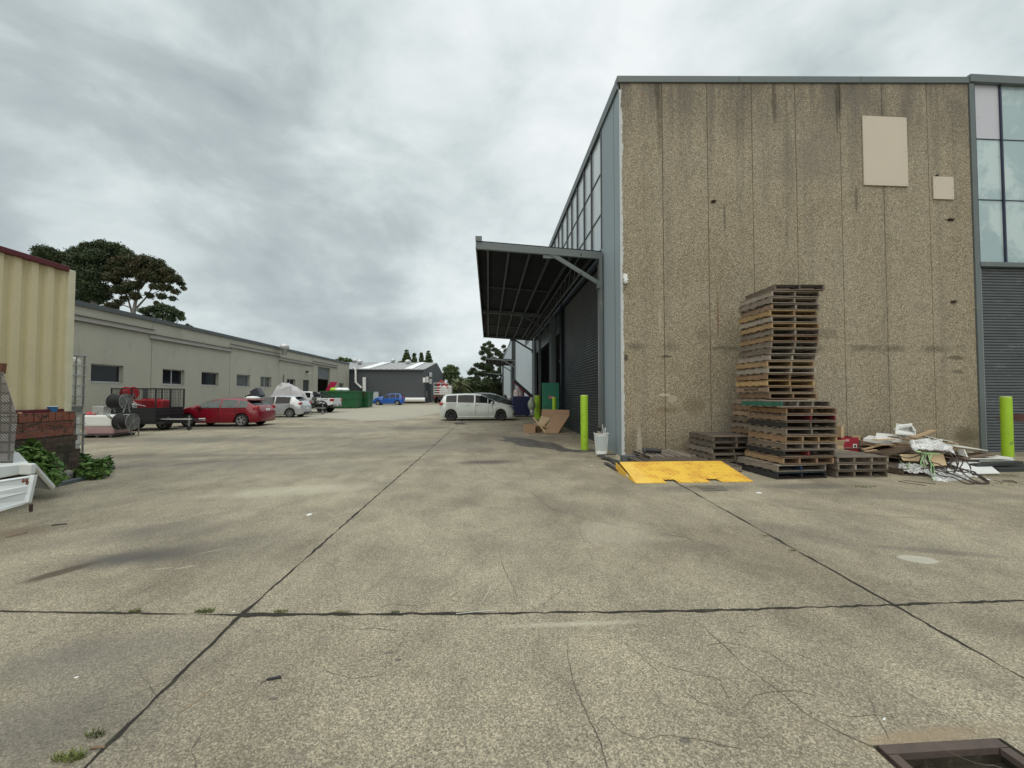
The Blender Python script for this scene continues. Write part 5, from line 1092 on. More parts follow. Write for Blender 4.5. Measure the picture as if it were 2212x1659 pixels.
# ------------------------------------------------------------------ covered boat between the silver car and the ute
def cloth(name, ctrl, m, lab, cat, nx=34, ny=20, fold=.05, seed=0, kind=None, thick=.01, fs=3.0):
    """ctrl: grid of points (rows) bilinearly interpolated with folds"""
    R = len(ctrl); C = len(ctrl[0]); vs = []
    for j in range(ny+1):
        v = j/ny*(R-1); j0 = min(int(v), R-2); fv = v-j0; fv = fv*fv*(3-2*fv)
        for i in range(nx+1):
            u = i/nx*(C-1); i0 = min(int(u), C-2); fu = u-i0; fu = fu*fu*(3-2*fu)
            p = (Vector(ctrl[j0][i0])*(1-fu)+Vector(ctrl[j0][i0+1])*fu)*(1-fv) + (Vector(ctrl[j0+1][i0])*(1-fu)+Vector(ctrl[j0+1][i0+1])*fu)*fv
            n = Vector((mnoise.noise(Vector((i*fs/nx*2+seed, j*fs/ny, 1))), mnoise.noise(Vector((i*fs/nx*2+seed, j*fs/ny, 5))), mnoise.noise(Vector((i*fs/nx*2+seed, j*fs/ny, 9))) + .5*mnoise.noise(Vector((i*fs*3/nx+seed, j*fs*2/ny, 13))) + .35*abs(mnoise.noise(Vector((i*fs*5/nx+seed, j*fs*4/ny, 17))))))
            vs.append(p + n*fold)
    o = MB().add(vs, [(j*(nx+1)+i, j*(nx+1)+i+1, (j+1)*(nx+1)+i+1, (j+1)*(nx+1)+i) for j in range(ny) for i in range(nx)]).build(name, m, smooth=True, ang=180)
    md = o.modifiers.new('s', 'SOLIDIFY'); md.thickness = thick; tag(o, lab, cat, kind=kind); return o
Yb = 30.6; Q = lambda x, y, Y: tuple(onY(x, y, Y))
T = thing('boat_trailer', 'galvanised boat trailer with its drawbar under the grey cover', 'trailer', (onY(640, 880, Yb+.8).x, Yb+.8, gz(Yb)))
a = onY(586, 880, Yb).x; b = onY(662, 880, Yb).x; z0 = gz(Yb)
m = MB(); m.bar((a, Yb+.2, z0+.55), (b+1.0, Yb+.9, z0+.5), .09, .09); m.bar((a, Yb+1.6, z0+.55), (b+1.0, Yb+1.0, z0+.5), .09, .09); m.build('trailer_frame', M_galv, T, True)
m = MB(); xj = onY(686, 880, Yb).x
m.tube([(xj, Yb+.9, z0+.1), (xj, Yb+.9, z0+.9)], .04, 8); m.lathe([(0, -.05), (.12, -.05), (.12, .05), (0, .05)], 14, Matrix.Translation((xj, Yb+.9, z0+.12)) @ Matrix.Rotation(pi/2, 4, 'X')); m.build('jockey_wheel', M_galv, T, True)
m = MB()
for i in range(14): m.obox((xj-.7+random.uniform(-.35, .45), Yb+.6+random.uniform(-.3, .3), z0+random.uniform(.55, 1.25)), (random.uniform(.1, .35), random.uniform(.1, .3), random.uniform(.08, .3)), (random.uniform(0, 3), random.uniform(0, 3), 0))
m.build('outboard_engine', mat('engine_grey', (.12, .115, .11), .4, .6, .4, 9), T, True)
for y in (Yb+.15, Yb+1.75): 
    for_w = wheel(T, -2.2, 0, .3, .18, -1, M_rim, 5, False); for_w.location = (0, y-(Yb+.8), 0)
hull = MB(); hull.add([(a, Yb+.1, z0+1.0), (b, Yb+.3, z0+1.0), (b+.2, Yb+.95, z0+1.05), (b, Yb+1.6, z0+1.0), (a, Yb+1.8, z0+1.0), (a, Yb+.6, z0+.6), (b, Yb+.9, z0+.6), (a, Yb+1.3, z0+.6)], [(0,1,6,5),(1,2,6),(2,3,6),(3,4,7,6),(0,5,7,4),(5,6,7),(0,4,3,2,1)])
o = hull.build('boat_hull', M_white); tag(o, 'white boat hull on the trailer under the grey cover', 'boat')
M_tarp = mat('grey_tarpaulin', (.40, .39, .40), .75, 0, .08, 1.5)
cloth('boat_cover', [[Q(570, 870, 30.3), Q(596, 866, 30.2), Q(625, 862, 30.2), Q(655, 866, 30.3), Q(668, 870, 30.5)],
                     [Q(592, 846, 30.7), Q(602, 838, 30.6), Q(628, 836, 30.6), Q(652, 848, 30.6), Q(662, 856, 30.8)],
                     [Q(602, 832, 31.3), Q(610, 827, 31.2), Q(624, 828, 31.2), Q(643, 838, 31.3), Q(655, 847, 31.4)],
                     [Q(602, 838, 32.2), Q(610, 834, 32.2), Q(624, 834, 32.2), Q(643, 843, 32.2), Q(655, 852, 32.2)],
                     [Q(600, 862, 32.6), Q(612, 862, 32.6), Q(630, 864, 32.6), Q(645, 866, 32.6), Q(660, 868, 32.6)]], M_tarp, 'pale grey tarpaulin draped over the boat behind the silver car', 'tarpaulin', fold=.16, fs=4)
# things behind the red car
p = onY(551, 846, 25.2); T = thing('outboard_cowl', 'black engine cowl tilted up behind the roof of the red car', 'engine cover', (p.x, 25.2, gz(25)))
MB().obox((p.x+.15, 25.2, p.z-.12), (.55, .5, .62), (0, -.5, 0)).build('cowl', mat('cowl_navy', (.03, .035, .05), .35), T, True, bevel=.07); MB().obox((p.x-.25, 25.2, p.z-.35), (.5, .4, .35), (0, -.4, 0)).build('engine_block', M_black, T, True, bevel=.05)
MB().box(p.x-.9, p.x+.7, 24.9, 25.9, gz(25), gz(25)+1.45).build('engine_stand', M_galv, T, True)
p = onY(545, 859, 24.6); o = MB().lathe([(0, -.35), (.3, -.3), (.35, 0), (.2, .12), (0, .16)], 14, Matrix.Translation(p) @ Matrix.Diagonal((1.3, 1, .6, 1))).build('white_sack', M_white, smooth=True); tag(o, 'white sack heaped just behind the roof of the red car', 'sack')
# ------------------------------------------------------------------ caged fire-fighting trailer
ty = 18.7; cx1 = onY(336, 880, ty).x; cx0 = onY(240, 880, ty).x; ty2 = 20.35; g0 = gz(19.5)
zc = onY(336, 838.5, ty).z; zb1 = onY(336, 883, ty).z; zb0 = onY(336, 911, ty).z
M_bk = mat('black_trailer_paint', (.022, .026, .030), .4, 0, .15, 3)
T = thing('cage_trailer', 'black box trailer with a mesh cage carrying red fire-fighting gear', 'trailer', ((cx0+cx1)/2, (ty+ty2)/2, g0))
m = MB(); t = .03
m.box(cx0, cx1, ty, ty+t, zb0, zb1); m.box(cx0, cx1, ty2-t, ty2, zb0, zb1); m.box(cx0, cx0+t, ty+t, ty2-t, zb0, zb1); m.box(cx1-t, cx1, ty+t, ty2-t, zb0, zb1); m.box(cx0+t, cx1-t, ty+t, ty2-t, zb0, zb0+.04); m.build('tub', M_bk, T, True)
m = MB()
for z in (zb0+.1, zb0+.28, zb0+.45): m.box(cx0, cx1+.02, ty-.025, ty, z, z+.05); m.box(cx1, cx1+.025, ty, ty2, z, z+.05)
m.build('side_ribs', M_bk, T, True)
m = MB(); b_ = .022
for x in (cx0, (cx0*.55+cx1*.45), cx1): m.box(x-b_, x+b_, ty-b_, ty+b_, zb1, zc); m.box(x-b_, x+b_, ty2-b_, ty2+b_, zb1, zc)
for y in ((ty+ty2)/2,): m.box(cx1-b_, cx1+b_, y-b_, y+b_, zb1, zc)
for z in (zb1+.02, zc-.02): m.box(cx0, cx1, ty-b_, ty+b_, z-b_, z+b_); m.box(cx0, cx1, ty2-b_, ty2+b_, z-b_, z+b_); m.box(cx1-b_, cx1+b_, ty, ty2, z-b_, z+b_); m.box(cx0-b_, cx0+b_, ty, ty2, z-b_, z+b_)
m.build('cage_frame', M_bk, T, True)
m = MB(); x = cx0; w_ = .004
while x < cx1: m.box(x-w_, x+w_, ty-w_, ty+w_, zb1, zc); m.box(x-w_, x+w_, ty2-w_, ty2+w_, zb1, zc); x += .075
y = ty
while y < ty2: m.box(cx1-w_, cx1+w_, y-w_, y+w_, zb1, zc); m.box(cx0-w_, cx0+w_, y-w_, y+w_, zb1, zc); y += .075
z = zb1
while z < zc: m.box(cx0, cx1, ty-w_, ty+w_, z, z+2*w_); m.box(cx0, cx1, ty2-w_, ty2+w_, z, z+2*w_); m.box(cx1-w_, cx1+w_, ty, ty2, z, z+2*w_); z += .075
m.build('cage_mesh', M_bk, T, True)
loc0 = T.location
for (px, yy) in ((287, ty+.15), (357, ty+.75), (300, ty2-.15)):
    o = wheel(T, 0, 0, .33, .2, -1, M_galv, 5, False); q_ = onY(px, 900, yy); o.location = (q_.x-loc0.x, yy-.05-loc0.y, 0)
MB().box(cx0+.1, cx1+.3, ty+.1, ty2-.1, zb0-.12, zb0-.002).build('chassis', M_bk, T, True)
MB().obox(((cx0+cx1)/2-.1, ty-.12, zb0+.06), (.9, .26, .03)).build('mudguard', M_bk, T, True, bevel=.01)
hb_ = onY(436, 905, 19.3); m = MB(); m.bar((cx1, ty+.35, zb0+.05), (hb_.x, 19.3, zb0+.02), .07, .10); m.bar((cx1, ty2-.3, zb0+.05), (hb_.x, 19.3, zb0+.02), .07, .10); m.build('drawbar', M_bk, T, True)
MB().obox((hb_.x+.02, 19.3, zb0+.06), (.3, .1, .12)).build('coupling', M_chrome, T, True, bevel=.02)
jx = onY(409, 900, 19.0).x; MB().tube([(jx, 19.0, g0+.12), (jx, 19.0, zb0+.25)], .03, 8).build('jockey_stand', M_galv, T, True); MB().lathe([(.03, -.03), (.1, -.03), (.1, .03), (.03, .03)], 16, Matrix.Translation((jx, 19.0, g0+.1)) @ Matrix.Rotation(pi/2, 4, 'X')).build('jockey_wheel', M_rubber, T, True)
a = onY(383, 898, 18.9); MB().obox(((cx1+jx)/2+.05, 19.0, zb0+.1), (jx-cx1+.1, .06, .05)).build('drawbar_rail', M_alu, T, True)
# gear in the trailer
def reel(name, lab, c, r, wd, m, axis=0, rz=0, hose=None, grp=None, stand=None, spokes=0):
    T = thing(name, lab, 'hose reel', tuple(c), rz, grp); M0 = Matrix.Rotation(pi/2, 4, 'Y')
    for s_ in (1, -1):
        if spokes:
            mm = MB(); mm.lathe([(r*.96, s_*wd/2-.006), (r, s_*wd/2-.006), (r, s_*wd/2+.006), (r*.96, s_*wd/2+.006), (r*.96, s_*wd/2-.006)], 32, M0); 
            for i in range(spokes): a_ = 2*pi*i/spokes+.3; mm.bar(M0 @ Vector((0, 0, s_*wd/2)), M0 @ Vector((r*.97*cos(a_), r*.97*sin(a_), s_*wd/2)), .03, .012, up=(1, 0, 0))
            mm.lathe([(0, s_*wd/2-.02), (.05, s_*wd/2-.02), (.05, s_*wd/2+.02), (0, s_*wd/2+.02)], 12, M0); mm.build('flange', m, T)
        else:
            MB().lathe([(0, s_*wd/2-.01), (r*.5, s_*wd/2+.01), (r, s_*wd/2-.01), (r, s_*wd/2+.01), (r*.5, s_*wd/2+.02), (0, s_*wd/2+.02)], 28, M0).build('flange', m, T, smooth=True)
    prof = [(r*.3, -wd/2+.015)]; k = 8
    for i in range(k): z = -wd/2+.02+(wd-.04)*(i+.5)/k; dz = (wd-.04)/k/2; prof += [(r*.80, z-dz*.9), (r*.86, z-dz*.4), (r*.86, z+dz*.4), (r*.80, z+dz*.9)]
    prof.append((r*.3, wd/2-.015)); MB().lathe(prof, 28, M0).build('wound_hose', hose or M_rubber, T, smooth=True)
    if stand: st = MB(); [st.bar((s_*(wd/2+.03), 0, 0), (s_*(wd/2+.03), dy, -stand), .03, .03) for s_ in (1, -1) for dy in (-.15, .15)]; st.build('reel_stand', M_galv, T)
    return T
M_rd = mat('fire_red', (.40, .010, .02), .35, 0, .08, 2)
px = lambda x, y, Y: onY((400+x*.31646)/1.736, (1350+y*.31646)/1.736, Y)
c_ = px(272, 392, 19.4); reel('fire_hose_reel', 'red hose reel raised highest inside the caged trailer', c_, .30, .34, M_rd, rz=-.05, hose=mat('red_hose', (.30, .03, .03), .6), grp='red hose reels in the trailer', stand=.5)
c_ = Vector((-16.42, 19.75, px(755, 520, 19.8).z)); reel('fire_hose_reel', 'left one of the two red reels at the front of the trailer', c_, .27, .2, M_rd, rz=-.05, hose=mat('red_hose', (.30, .03, .03), .6), grp='red hose reels in the trailer', stand=.3)
c_ = Vector((-16.22, 20.08, px(850, 520, 20).z)); reel('fire_hose_reel', 'right one of the two red reels at the front of the trailer', c_, .27, .2, M_rd, rz=-.05, hose=mat('red_hose', (.30, .03, .03), .6), grp='red hose reels in the trailer', stand=.3)
a = px(145, 475, 19.0); b = px(400, 578, 19.0); o = MB().box(a.x, b.x, 19.0, 19.7, zb0+.05, a.z).build('red_tank', M_rd, bevel=.03); tag(o, 'long red steel tank at the left in the caged trailer', 'tank')
a = px(415, 470, 19.7); b = px(675, 578, 19.7); o = MB().box(a.x, b.x-.05, 19.7, 20.2, zb0+.05, a.z).build('red_pump_box', M_rd, bevel=.08); tag(o, 'red rounded pump box in the middle of the caged trailer', 'pump')
c_ = px(610, 560, 18.95); o = MB().lathe([(.66, -.6), (.70, -.02), (.62, .06), (.35, .14), (0, .16)], 28, Matrix.Translation((-16.75, 19.35, zb1+.19)) @ Matrix.Diagonal((1, .85, 1, 1))).build('white_water_tank', M_white, smooth=True); tag(o, 'domed white plastic water tank in the caged trailer', 'tank')
p = px(450, 400, 20.0); o = MB().box(p.x-.06, p.x+.06, 19.98, 20.1, zb0+.05, px(450, 350, 20.0).z).build('grey_mast', M_char); tag(o, 'dark grey square post standing in the caged trailer', 'post')
h_ = [px(190, 478, 18.95), px(300, 482, 18.95), px(370, 530, 18.95), px(460, 548, 18.95)]; o = MB().tube(h_, .018, 6).build('white_hose', M_white, smooth=True); tag(o, 'white hose sagging along the red tanks in the trailer', 'hose')
# grey reels + tank on the ground in front
reel('grey_hose_reel', 'upper grey spoked reel of dark hose beside the caged trailer', onY(258, 867, 16.6), .31, .50, M_galv, rz=.02, grp='spoked hose reels on the ground', stand=.45, spokes=7)
reel('grey_hose_reel', 'lower grey spoked reel of dark hose on the concrete', onY(272, 911, 16.3), .33, .50, M_galv, rz=.02, grp='spoked hose reels on the ground', spokes=7)
a = onY(284, 905, 16.9); m = MB(); x1 = onY(300, 905, 16.9).x
m.bar((a.x-.3, 16.9, a.z), (x1, 16.9, a.z), .03, .03); m.bar((x1, 16.9, a.z), (x1, 16.9, gz(17)), .03, .03); m.bar((a.x, 16.9, a.z), (a.x, 16.9, gz(17)), .03, .03); tag(m.build('metal_trestle', M_galv), 'thin grey metal trestle right of the lower hose reel', 'trestle')
xa = onY(176, 900, 16.2).x; xb = onY(248, 900, 16.2).x; zt_ = onY(200, 897, 16.2).z; g0 = gz(16.5)
T = thing('spray_tank', 'low translucent white tank with pink liquid on a small pallet', 'tank', ((xa+xb)/2, 16.6, g0))
def rbox(mb, x0, x1, y0, y1, z0, z1, tp=.0):
    return mb.add([(x0+tp, y0+tp, z0), (x1-tp, y0+tp, z0), (x1-tp, y1-tp, z0), (x0+tp, y1-tp, z0), (x0, y0, z1), (x1, y0, z1), (x1, y1, z1), (x0, y1, z1)], [(0,3,2,1),(4,5,6,7),(0,1,5,4),(1,2,6,5),(2,3,7,6),(3,0,4,7)])
rbox(MB(), xa, xb, 16.2, 17.1, g0+.42, zt_).build('tank_top', M_white, T, True, bevel=.07); rbox(MB(), xa+.03, xb-.05, 16.23, 17.05, g0+.12, g0+.42, .06).build('tank_lower', mat('pinkish_liquid', (.50, .33, .34), .4), T, True, bevel=.05)
m = MB()
for i in range(3): x = xa+.1+i*(xb-xa-.25)/2; m.box(x, x+.1, 16.15, 17.15, g0, g0+.09)
m.box(xa, xb, 16.15, 17.15, g0+.09, g0+.118); m.build('carrying_pallet', mat('dark_pallet', (.07, .065, .06), .8), T, True)
a = onY(218, 880, 16.5); o = MB().obox((a.x, 16.5, zt_+.17), (.40, .3, .34), (0, .06, .1)).build('metal_can', mat('shiny_tin', (.6, .62, .62), .3, .7, .2, 9), bevel=.01); tag(o, 'square silver tin can standing on the white spray tank', 'can')
a = onY(197, 893, 16.4); o = cloth('red_rag', [[(a.x-.2, 16.3, zt_+.02), (a.x+.25, 16.3, zt_+.02)], [(a.x-.1, 16.45, zt_+.14), (a.x+.15, 16.45, zt_+.12)], [(a.x-.2, 16.6, zt_+.02), (a.x+.2, 16.6, zt_+.02)]], M_rd, 'crumpled red cloth on the left of the white spray tank', 'cloth', 12, 10, .05)
for k in range(2):
    pts = [onY(230+k*5, 897, 16.1), onY(240+k*4, 905, 16.05), onY(247+k*6, 915, 16.0), onY(258+k*3, 925, 15.9), onY(268, 928-k*6, 15.9)]; o = MB().tube(pts, .015, 6).build('black_hose', M_rubber, smooth=True); tag(o, ['black hose running down the front of the spray tank', 'second black hose looping to the lower hose reel'][k], 'hose')
# ------------------------------------------------------------------ yellow shed, brick wall, container tanks at the left
SXX = -8.61; YE = 8.48
T = thing('corrugated_shed', 'cream corrugated metal shed with maroon trim at the left edge', 'shed', (SXX, YE, gz(8)))
zT = lambda y: 4.50 - (YE-y)*0.0 ; zt_ = 4.36; z0 = 1.56
m = MB(); y = YE-.02; prof = []
while y > 2.0:
    prof += [(y, 0), (y-.10, 0), (y-.135, -.07), (y-.225, -.07), (y-.26, 0)]; y -= .27
vs = [(SXX-.0+d, yy, z0) for yy, d in prof] + [(SXX+d, yy, zt_) for yy, d in prof]; n = len(prof)
m.add(vs, [(i, i+1, n+i+1, n+i) for i in range(n-1)]); m.build('cladding', M_cream, T, True)
m = MB(); m.box(SXX-4, SXX-.1, 2, YE-.05, gz(8), zt_+.1); m.build('shed_body', M_cream, T, True)
MB().box(SXX-.09, SXX+.05, YE-.06, YE+.07, z0-.06, zt_+.05).build('corner_flashing', mat('pale_cream', (.62, .58, .42), .5), T, True, bevel=.01)
MB().box(SXX-.06, SXX+.06, 2, YE-.06, zt_+.0, zt_+.10).build('roof_trim', M_maroon, T, True, bevel=.01); MB().box(SXX-.05, SXX+.04, 2, YE-.06, z0-.10, z0-.0).build('base_trim', M_maroon, T, True, bevel=.01)
BX = SXX+.05
T = thing('brick_wall', 'broken red and brown brick wall overgrown at the foot under the cream shed', 'wall', (BX, YE, gz(8)))
ztp = 1.49; rowh = .112
m = MB(); outline = [(2.0, gz(8)-.1)]; yy = YE+.75
steps = [(0.0, YE+.38), (.12, YE+.30), (.35, YE+.34), (.47, YE+.24), (.60, YE+.27), (.72, YE+.16), (.9, YE+.20), (1.02, YE+.10), (1.15, YE+.16), (1.27, YE+.08)]
outline = [(2.0, 0), (2.0, ztp-.17)] + [(YE+.14, ztp-.17)]
for (za, ya), (zb_, yb_) in zip(list(reversed(steps[1:])), list(reversed(steps[:-1]))): outline += [(ya, za-.002), (yb_, za-.004)]
outline += [(steps[0][1]+.0, 0)]
m.prism(outline, BX-.18, BX, 'x'); m.build('brick_courses', brick_mat('old_brown_brick', (.085, .055, .04), (.12, .085, .065), (.05, .045, .04), .33, rowh, .5, .9), T, True)
MB().box(BX-.0, BX+.012, 2.0, YE+.12, ztp-.46, ztp-.17).build('red_courses', brick_mat('red_brick', (.22, .075, .05), (.28, .11, .08), (.13, .115, .10), .30, .145, .5, .8), T, True)
m = MB(); y = YE+.12
while y > 2: m.box(BX-.2, BX+.02+random.uniform(-.01, .01), y-.112, y, ztp-.165, ztp+random.uniform(0, .012)); y -= .122
m.build('soldier_course', mat('soldier_brick', (.24, .085, .055), .85, 0, .3, 7, bump=.4, bscale=40, col2=(.03, .03, .02), c2t=.52, c2s=7), T, True, bevel=.006)
MB().obox((BX+.03, YE-.1, gz(8)+.08), (.16, .4, .24), (.2, .15, .3)).build('broken_footing', mat('old_concrete', (.20, .19, .17), .9, 0, .3, 3, bump=.5), T, True, bevel=.05)
p = onX(112, 886, BX-.05); T = thing('blue_tin', 'small bright blue tin cup on top of the brick wall', 'tin', (BX-.06, p.y, ztp+.012)); MB().lathe([(.075, 0), (.085, .11), (.078, .11), (.07, .01), (0, .01)], 24).build('cup', mat('tin_blue', (.015, .12, .30), .4), T, smooth=True); MB().lathe([(.086, .105), (.09, .11), (.086, .118), (.08, .11), (.086, .105)], 24).build('rim', M_white, T, smooth=True)
p = onX(62, 893, BX); o = MB().obox((BX-.08, p.y, ztp+.02), (.1, .35, .03), (0, 0, .2)).build('broken_tile', M_card2); tag(o, 'pale broken tile lying on the brick wall', 'tile')
# container tanks
def ibc(x0, x1, y0, y1, z, lab, low=False):
    T = thing('container_tank', lab, 'container tank', ((x0+x1)/2, (y0+y1)/2, z), group='stacked caged container tanks'); zt = z+1.32
    MB().box(x0+.02, x1-.02, y0+.02, y1+.0, z+.2, zt-.05).build('bottle', mat('milky_plastic', (.66, .66, .60), .5, 0, .1, 2), T, True, bevel=.09)
    for i in range(7):
        y = y0+.02+i*(y1-y0-.04)/6; MB().tube([(x1, y, z+.14), (x1, y, zt)], .012, 6).build('cage_bar', M_galv, T, True); MB().tube([(x0+(x1-x0)*i/6, y0, z+.14), (x0+(x1-x0)*i/6, y0, zt)], .012, 6).build('cage_bar', M_galv, T, True); MB().tube([(x0+(x1-x0)*i/6, y1, z+.14), (x0+(x1-x0)*i/6, y1, zt)], .012, 6).build('cage_bar', M_galv, T, True)
    for i in range(6):
        zz_ = z+.16+i*(zt-z-.17)/5; MB().tube([(x0, y0-.0, zz_), (x1+.01, y0, zz_), (x1+.01, y1+.02, zz_), (x0, y1+.02, zz_)], .014 if i < 5 else .018, 6).build('cage_hoop', M_galv, T, True)
    m = MB(); m.box(x0, x1, y0, y1, z+.10, z+.14)
    for x in (x0+.02, (x0+x1)/2, x1-.1): m.box(x, x+.09, y0, y1, z, z+.10)
    m.build('base_pallet', M_galv, T, True)
ix1 = -9.36
ibc(ix1-1.1, ix1, 8.62, 9.62, gz(9), 'lower caged container tank, partly hidden behind the end of the brick wall', True); ibc(ix1-1.1, ix1, 8.6, 9.6, gz(9)+1.34, 'upper caged white container tank stacked beside the cream shed')
# ------------------------------------------------------------------ tray body and tool box at the far left edge
UX = -5.9
T = thing('ute_tray', 'scuffed white steel truck tray with its drop side hanging open at the left edge', 'truck tray', (-6.2, 4.6, gz(5)))
M_wp = mat('scuffed_white_paint', (.62, .65, .65), .5, 0, .08, 3, col2=(.25, .17, .12), c2t=.69, c2s=9)
P_ = lambda x, y, Y: onY(x, y, Y)
def px_(x, y): return (x*.36176)/1.736, (1350+y*.36176)/1.736        # pixels of the lower left close view
def PB(x, y, Y): return onY(*px_(x, y), Y)
YT = 5.55
a = PB(0, 1105, YT); b = PB(310, 1070, YT+.25); c = PB(310, 1165, YT+.25); d = PB(0, 1225, YT)
def ext(p, q, k=.6): return Vector(p) + (Vector(p)-Vector(q))*k
A0 = ext(a, b, 1.2); D0 = ext(d, c, 1.2)
m = MB(); off = Vector((.0, .06, 0)); m.add([D0, c, b, A0, D0+off, c+off, b+off, A0+off], [(0,1,2,3),(7,6,5,4),(0,4,5,1),(1,5,6,2),(2,6,7,3),(3,7,4,0)]); m.build('tray_edge', M_wp, T, True, bevel=.01)
p0 = PB(225, 1165, YT+.18); MB().obox(PB(285, 1130, YT+.12), (.17, .07, .15), (0, 0, -.1)).build('corner_bracket', M_wp, T, True, bevel=.02)
# hanging drop side with pressed ribs
tl = PB(0, 1245, YT-.35); tr = PB(365, 1190, YT-.05); br_ = PB(300, 1480, YT-.15); bl = PB(0, 1570, YT-.45); tl = ext(tl, tr, 1.0); bl = ext(bl, br_, 1.0)
m = MB(); vs = []; K = [(0, 0), (.05, .03), (.08, 0), (.33, 0), (.36, .035), (.58, .035), (.62, 0), (.9, 0), (.93, .03), (1, .03)]
for v, dd in K:
    for u in (0, 1): q_ = (tl.lerp(tr, u)).lerp(bl.lerp(br_, u), v); vs.append(q_ + Vector((.2, -1, 0)).normalized()*dd)
for v, dd in K:
    for u in (0, 1): q_ = (tl.lerp(tr, u)).lerp(bl.lerp(br_, u), v); vs.append(q_ + Vector((0, .03, 0)))
nk = len(K); fs = [(2*i, 2*i+1, 2*i+3, 2*i+2) for i in range(nk-1)] + [(2*nk+2*i, 2*nk+2*i+2, 2*nk+2*i+3, 2*nk+2*i+1) for i in range(nk-1)] + [(2*i+1, 2*nk+2*i+1, 2*nk+2*i+3, 2*i+3) for i in range(nk-1)] + [(0, 2*nk, 2*nk+1, 1), (2*nk-2, 2*nk-1, 4*nk-1, 4*nk-2)]
m.add(vs, fs).build('drop_side', M_wp, T, True)
MB().bar(tr + Vector((0, -.02, 0)), br_ + Vector((0, -.02, 0)), .05, .06).build('side_channel', M_wp, T, True, bevel=.008)
# open flap pointing to the right
q0 = PB(345, 1095, YT+.4); q1 = PB(552, 1320, YT+.9); q2 = PB(515, 1345, YT+.9); q3 = PB(350, 1315, YT+.6); m = MB(); o_ = Vector((0, .03, 0))
m.add([q0, q1, q2, q3, q0+o_, q1+o_, q2+o_, q3+o_], [(0,1,2,3),(7,6,5,4),(0,4,5,1),(1,5,6,2),(2,6,7,3),(3,7,4,0)]); m.build('tail_flap', mat('flap_grey', (.20, .22, .22), .6, 0, .1, 3), T, True)
MB().bar(PB(345, 1090, YT+.36), PB(552, 1322, YT+.86), .04, .05).build('flap_edge', M_wp, T, True, bevel=.006)
MB().tube([PB(320, 1495, YT-.2), PB(322, 1520, YT-.2), PB(318, 1545, YT-.2), PB(325, 1575, YT-.2)], .018, 6).build('latch_chain', mat('rusted_steel', (.035, .02, .016), .9), T, True)
for (x, y) in ((325, 1240), (330, 1265), (250, 1440), (290, 1245)): MB().obox(PB(x, y, YT-.16)+Vector((0, -.05, 0)), (.03, .006, .045), (0, .2, 0)).build('rust_mark', M_sk2, T, True)
# tray floor and legs that carry it
k1_ = (YT+1.9)/(YT+.3); bx_ = b.x-.03
MB().prism([(-9.0, YT+.3), (bx_, YT+.3), (bx_*k1_-.25, YT+1.9), (-9.0*k1_, YT+1.9)], b.z-.12, b.z-.05).build('tray_floor', M_wp, T, True)
for xx in (b.x-1.6, b.x-3.2): MB().box(xx-.05, xx+.05, YT+.8, YT+.9, gz(5), b.z-.12).build('trestle_leg', M_black, T, True)
# checker plate tool box
def checker():
    m = bpy.data.materials.new('checker_plate_aluminium'); m.use_nodes = True; t = m.node_tree; b = t.nodes['Principled BSDF']
    g = nd(t, 'ShaderNodeNewGeometry'); P = g.outputs['Position']; sp = nd(t, 'ShaderNodeSeparateXYZ'); t.links.new(P, sp.inputs[0]); X, Z = sp.outputs[0], sp.outputs[2]
    k = 62.0; s1 = mth(t, 'FLOOR', mth(t, 'MULTIPLY', X, 7.0)); s2 = mth(t, 'FLOOR', mth(t, 'MULTIPLY', Z, 7.0)); par = mth(t, 'MODULO', mth(t, 'ABSOLUTE', mth(t, 'ADD', s1, s2)), 2.0)
    w1 = mth(t, 'SINE', mth(t, 'MULTIPLY', mth(t, 'ADD', X, Z), 150.0)); w2 = mth(t, 'SINE', mth(t, 'MULTIPLY', mth(t, 'SUBTRACT', X, Z), 150.0))
    mk = nd(t, 'ShaderNodeMix'); mk.data_type = 'FLOAT'; t.links.new(par, mk.inputs[0]); t.links.new(w1, mk.inputs[2]); t.links.new(w2, mk.inputs[3])
    fx = mth(t, 'ABSOLUTE', mth(t, 'SUBTRACT', mth(t, 'FRACT', mth(t, 'MULTIPLY', X, 7.0)), .5)); fz = mth(t, 'ABSOLUTE', mth(t, 'SUBTRACT', mth(t, 'FRACT', mth(t, 'MULTIPLY', Z, 7.0)), .5)); cell = mth(t, 'MULTIPLY', mrange(t, fx, .42, .33), mrange(t, fz, .42, .33))
    h = mth(t, 'MULTIPLY', mrange(t, mk.outputs[0], .0, .6), cell); n = noise(t, P, 3, 4)
    c = mixc(t, h, mixc(t, n, (.16, .16, .155), (.24, .235, .225)), (.44, .44, .43)); t.links.new(c, b.inputs['Base Color']); b.inputs['Metallic'].default_value = .55; b.inputs['Roughness'].default_value = .42
    bp = nd(t, 'ShaderNodeBump'); bp.inputs['Strength'].default_value = .7; bp.inputs['Distance'].default_value = .01; t.links.new(h, bp.inputs['Height']); t.links.new(bp.outputs[0], b.inputs['Normal']); return m
M_chk = checker(); YK = 6.15
k0, k1, k2, k3 = PB(40, 125, YK), PB(180, 590, YK), PB(135, 1060, YK), PB(-30, 120, YK)
lx = -9.2; T = thing('tool_box', 'aluminium checker plate tool box with a sloping lid on the white tray', 'tool box', (-7.6, YK, k2.z))
def shear(poly, a, b_, extra=0):
    m = MB(); n = len(poly); vs = [(x, a, z) for x, z in poly] + [(x*(b_/a)-.06, b_, z) for x, z in poly]
    return m.add(vs, [tuple(reversed(range(n))), tuple(range(n, 2*n))] + [(i, (i+1) % n, n+(i+1) % n, n+i) for i in range(n)])
shear([(lx, k2.z), (k2.x, k2.z), (k1.x, k1.z), (lx, k1.z)], YK, YK+.5).build('box_body', M_chk, T, True, bevel=.006)
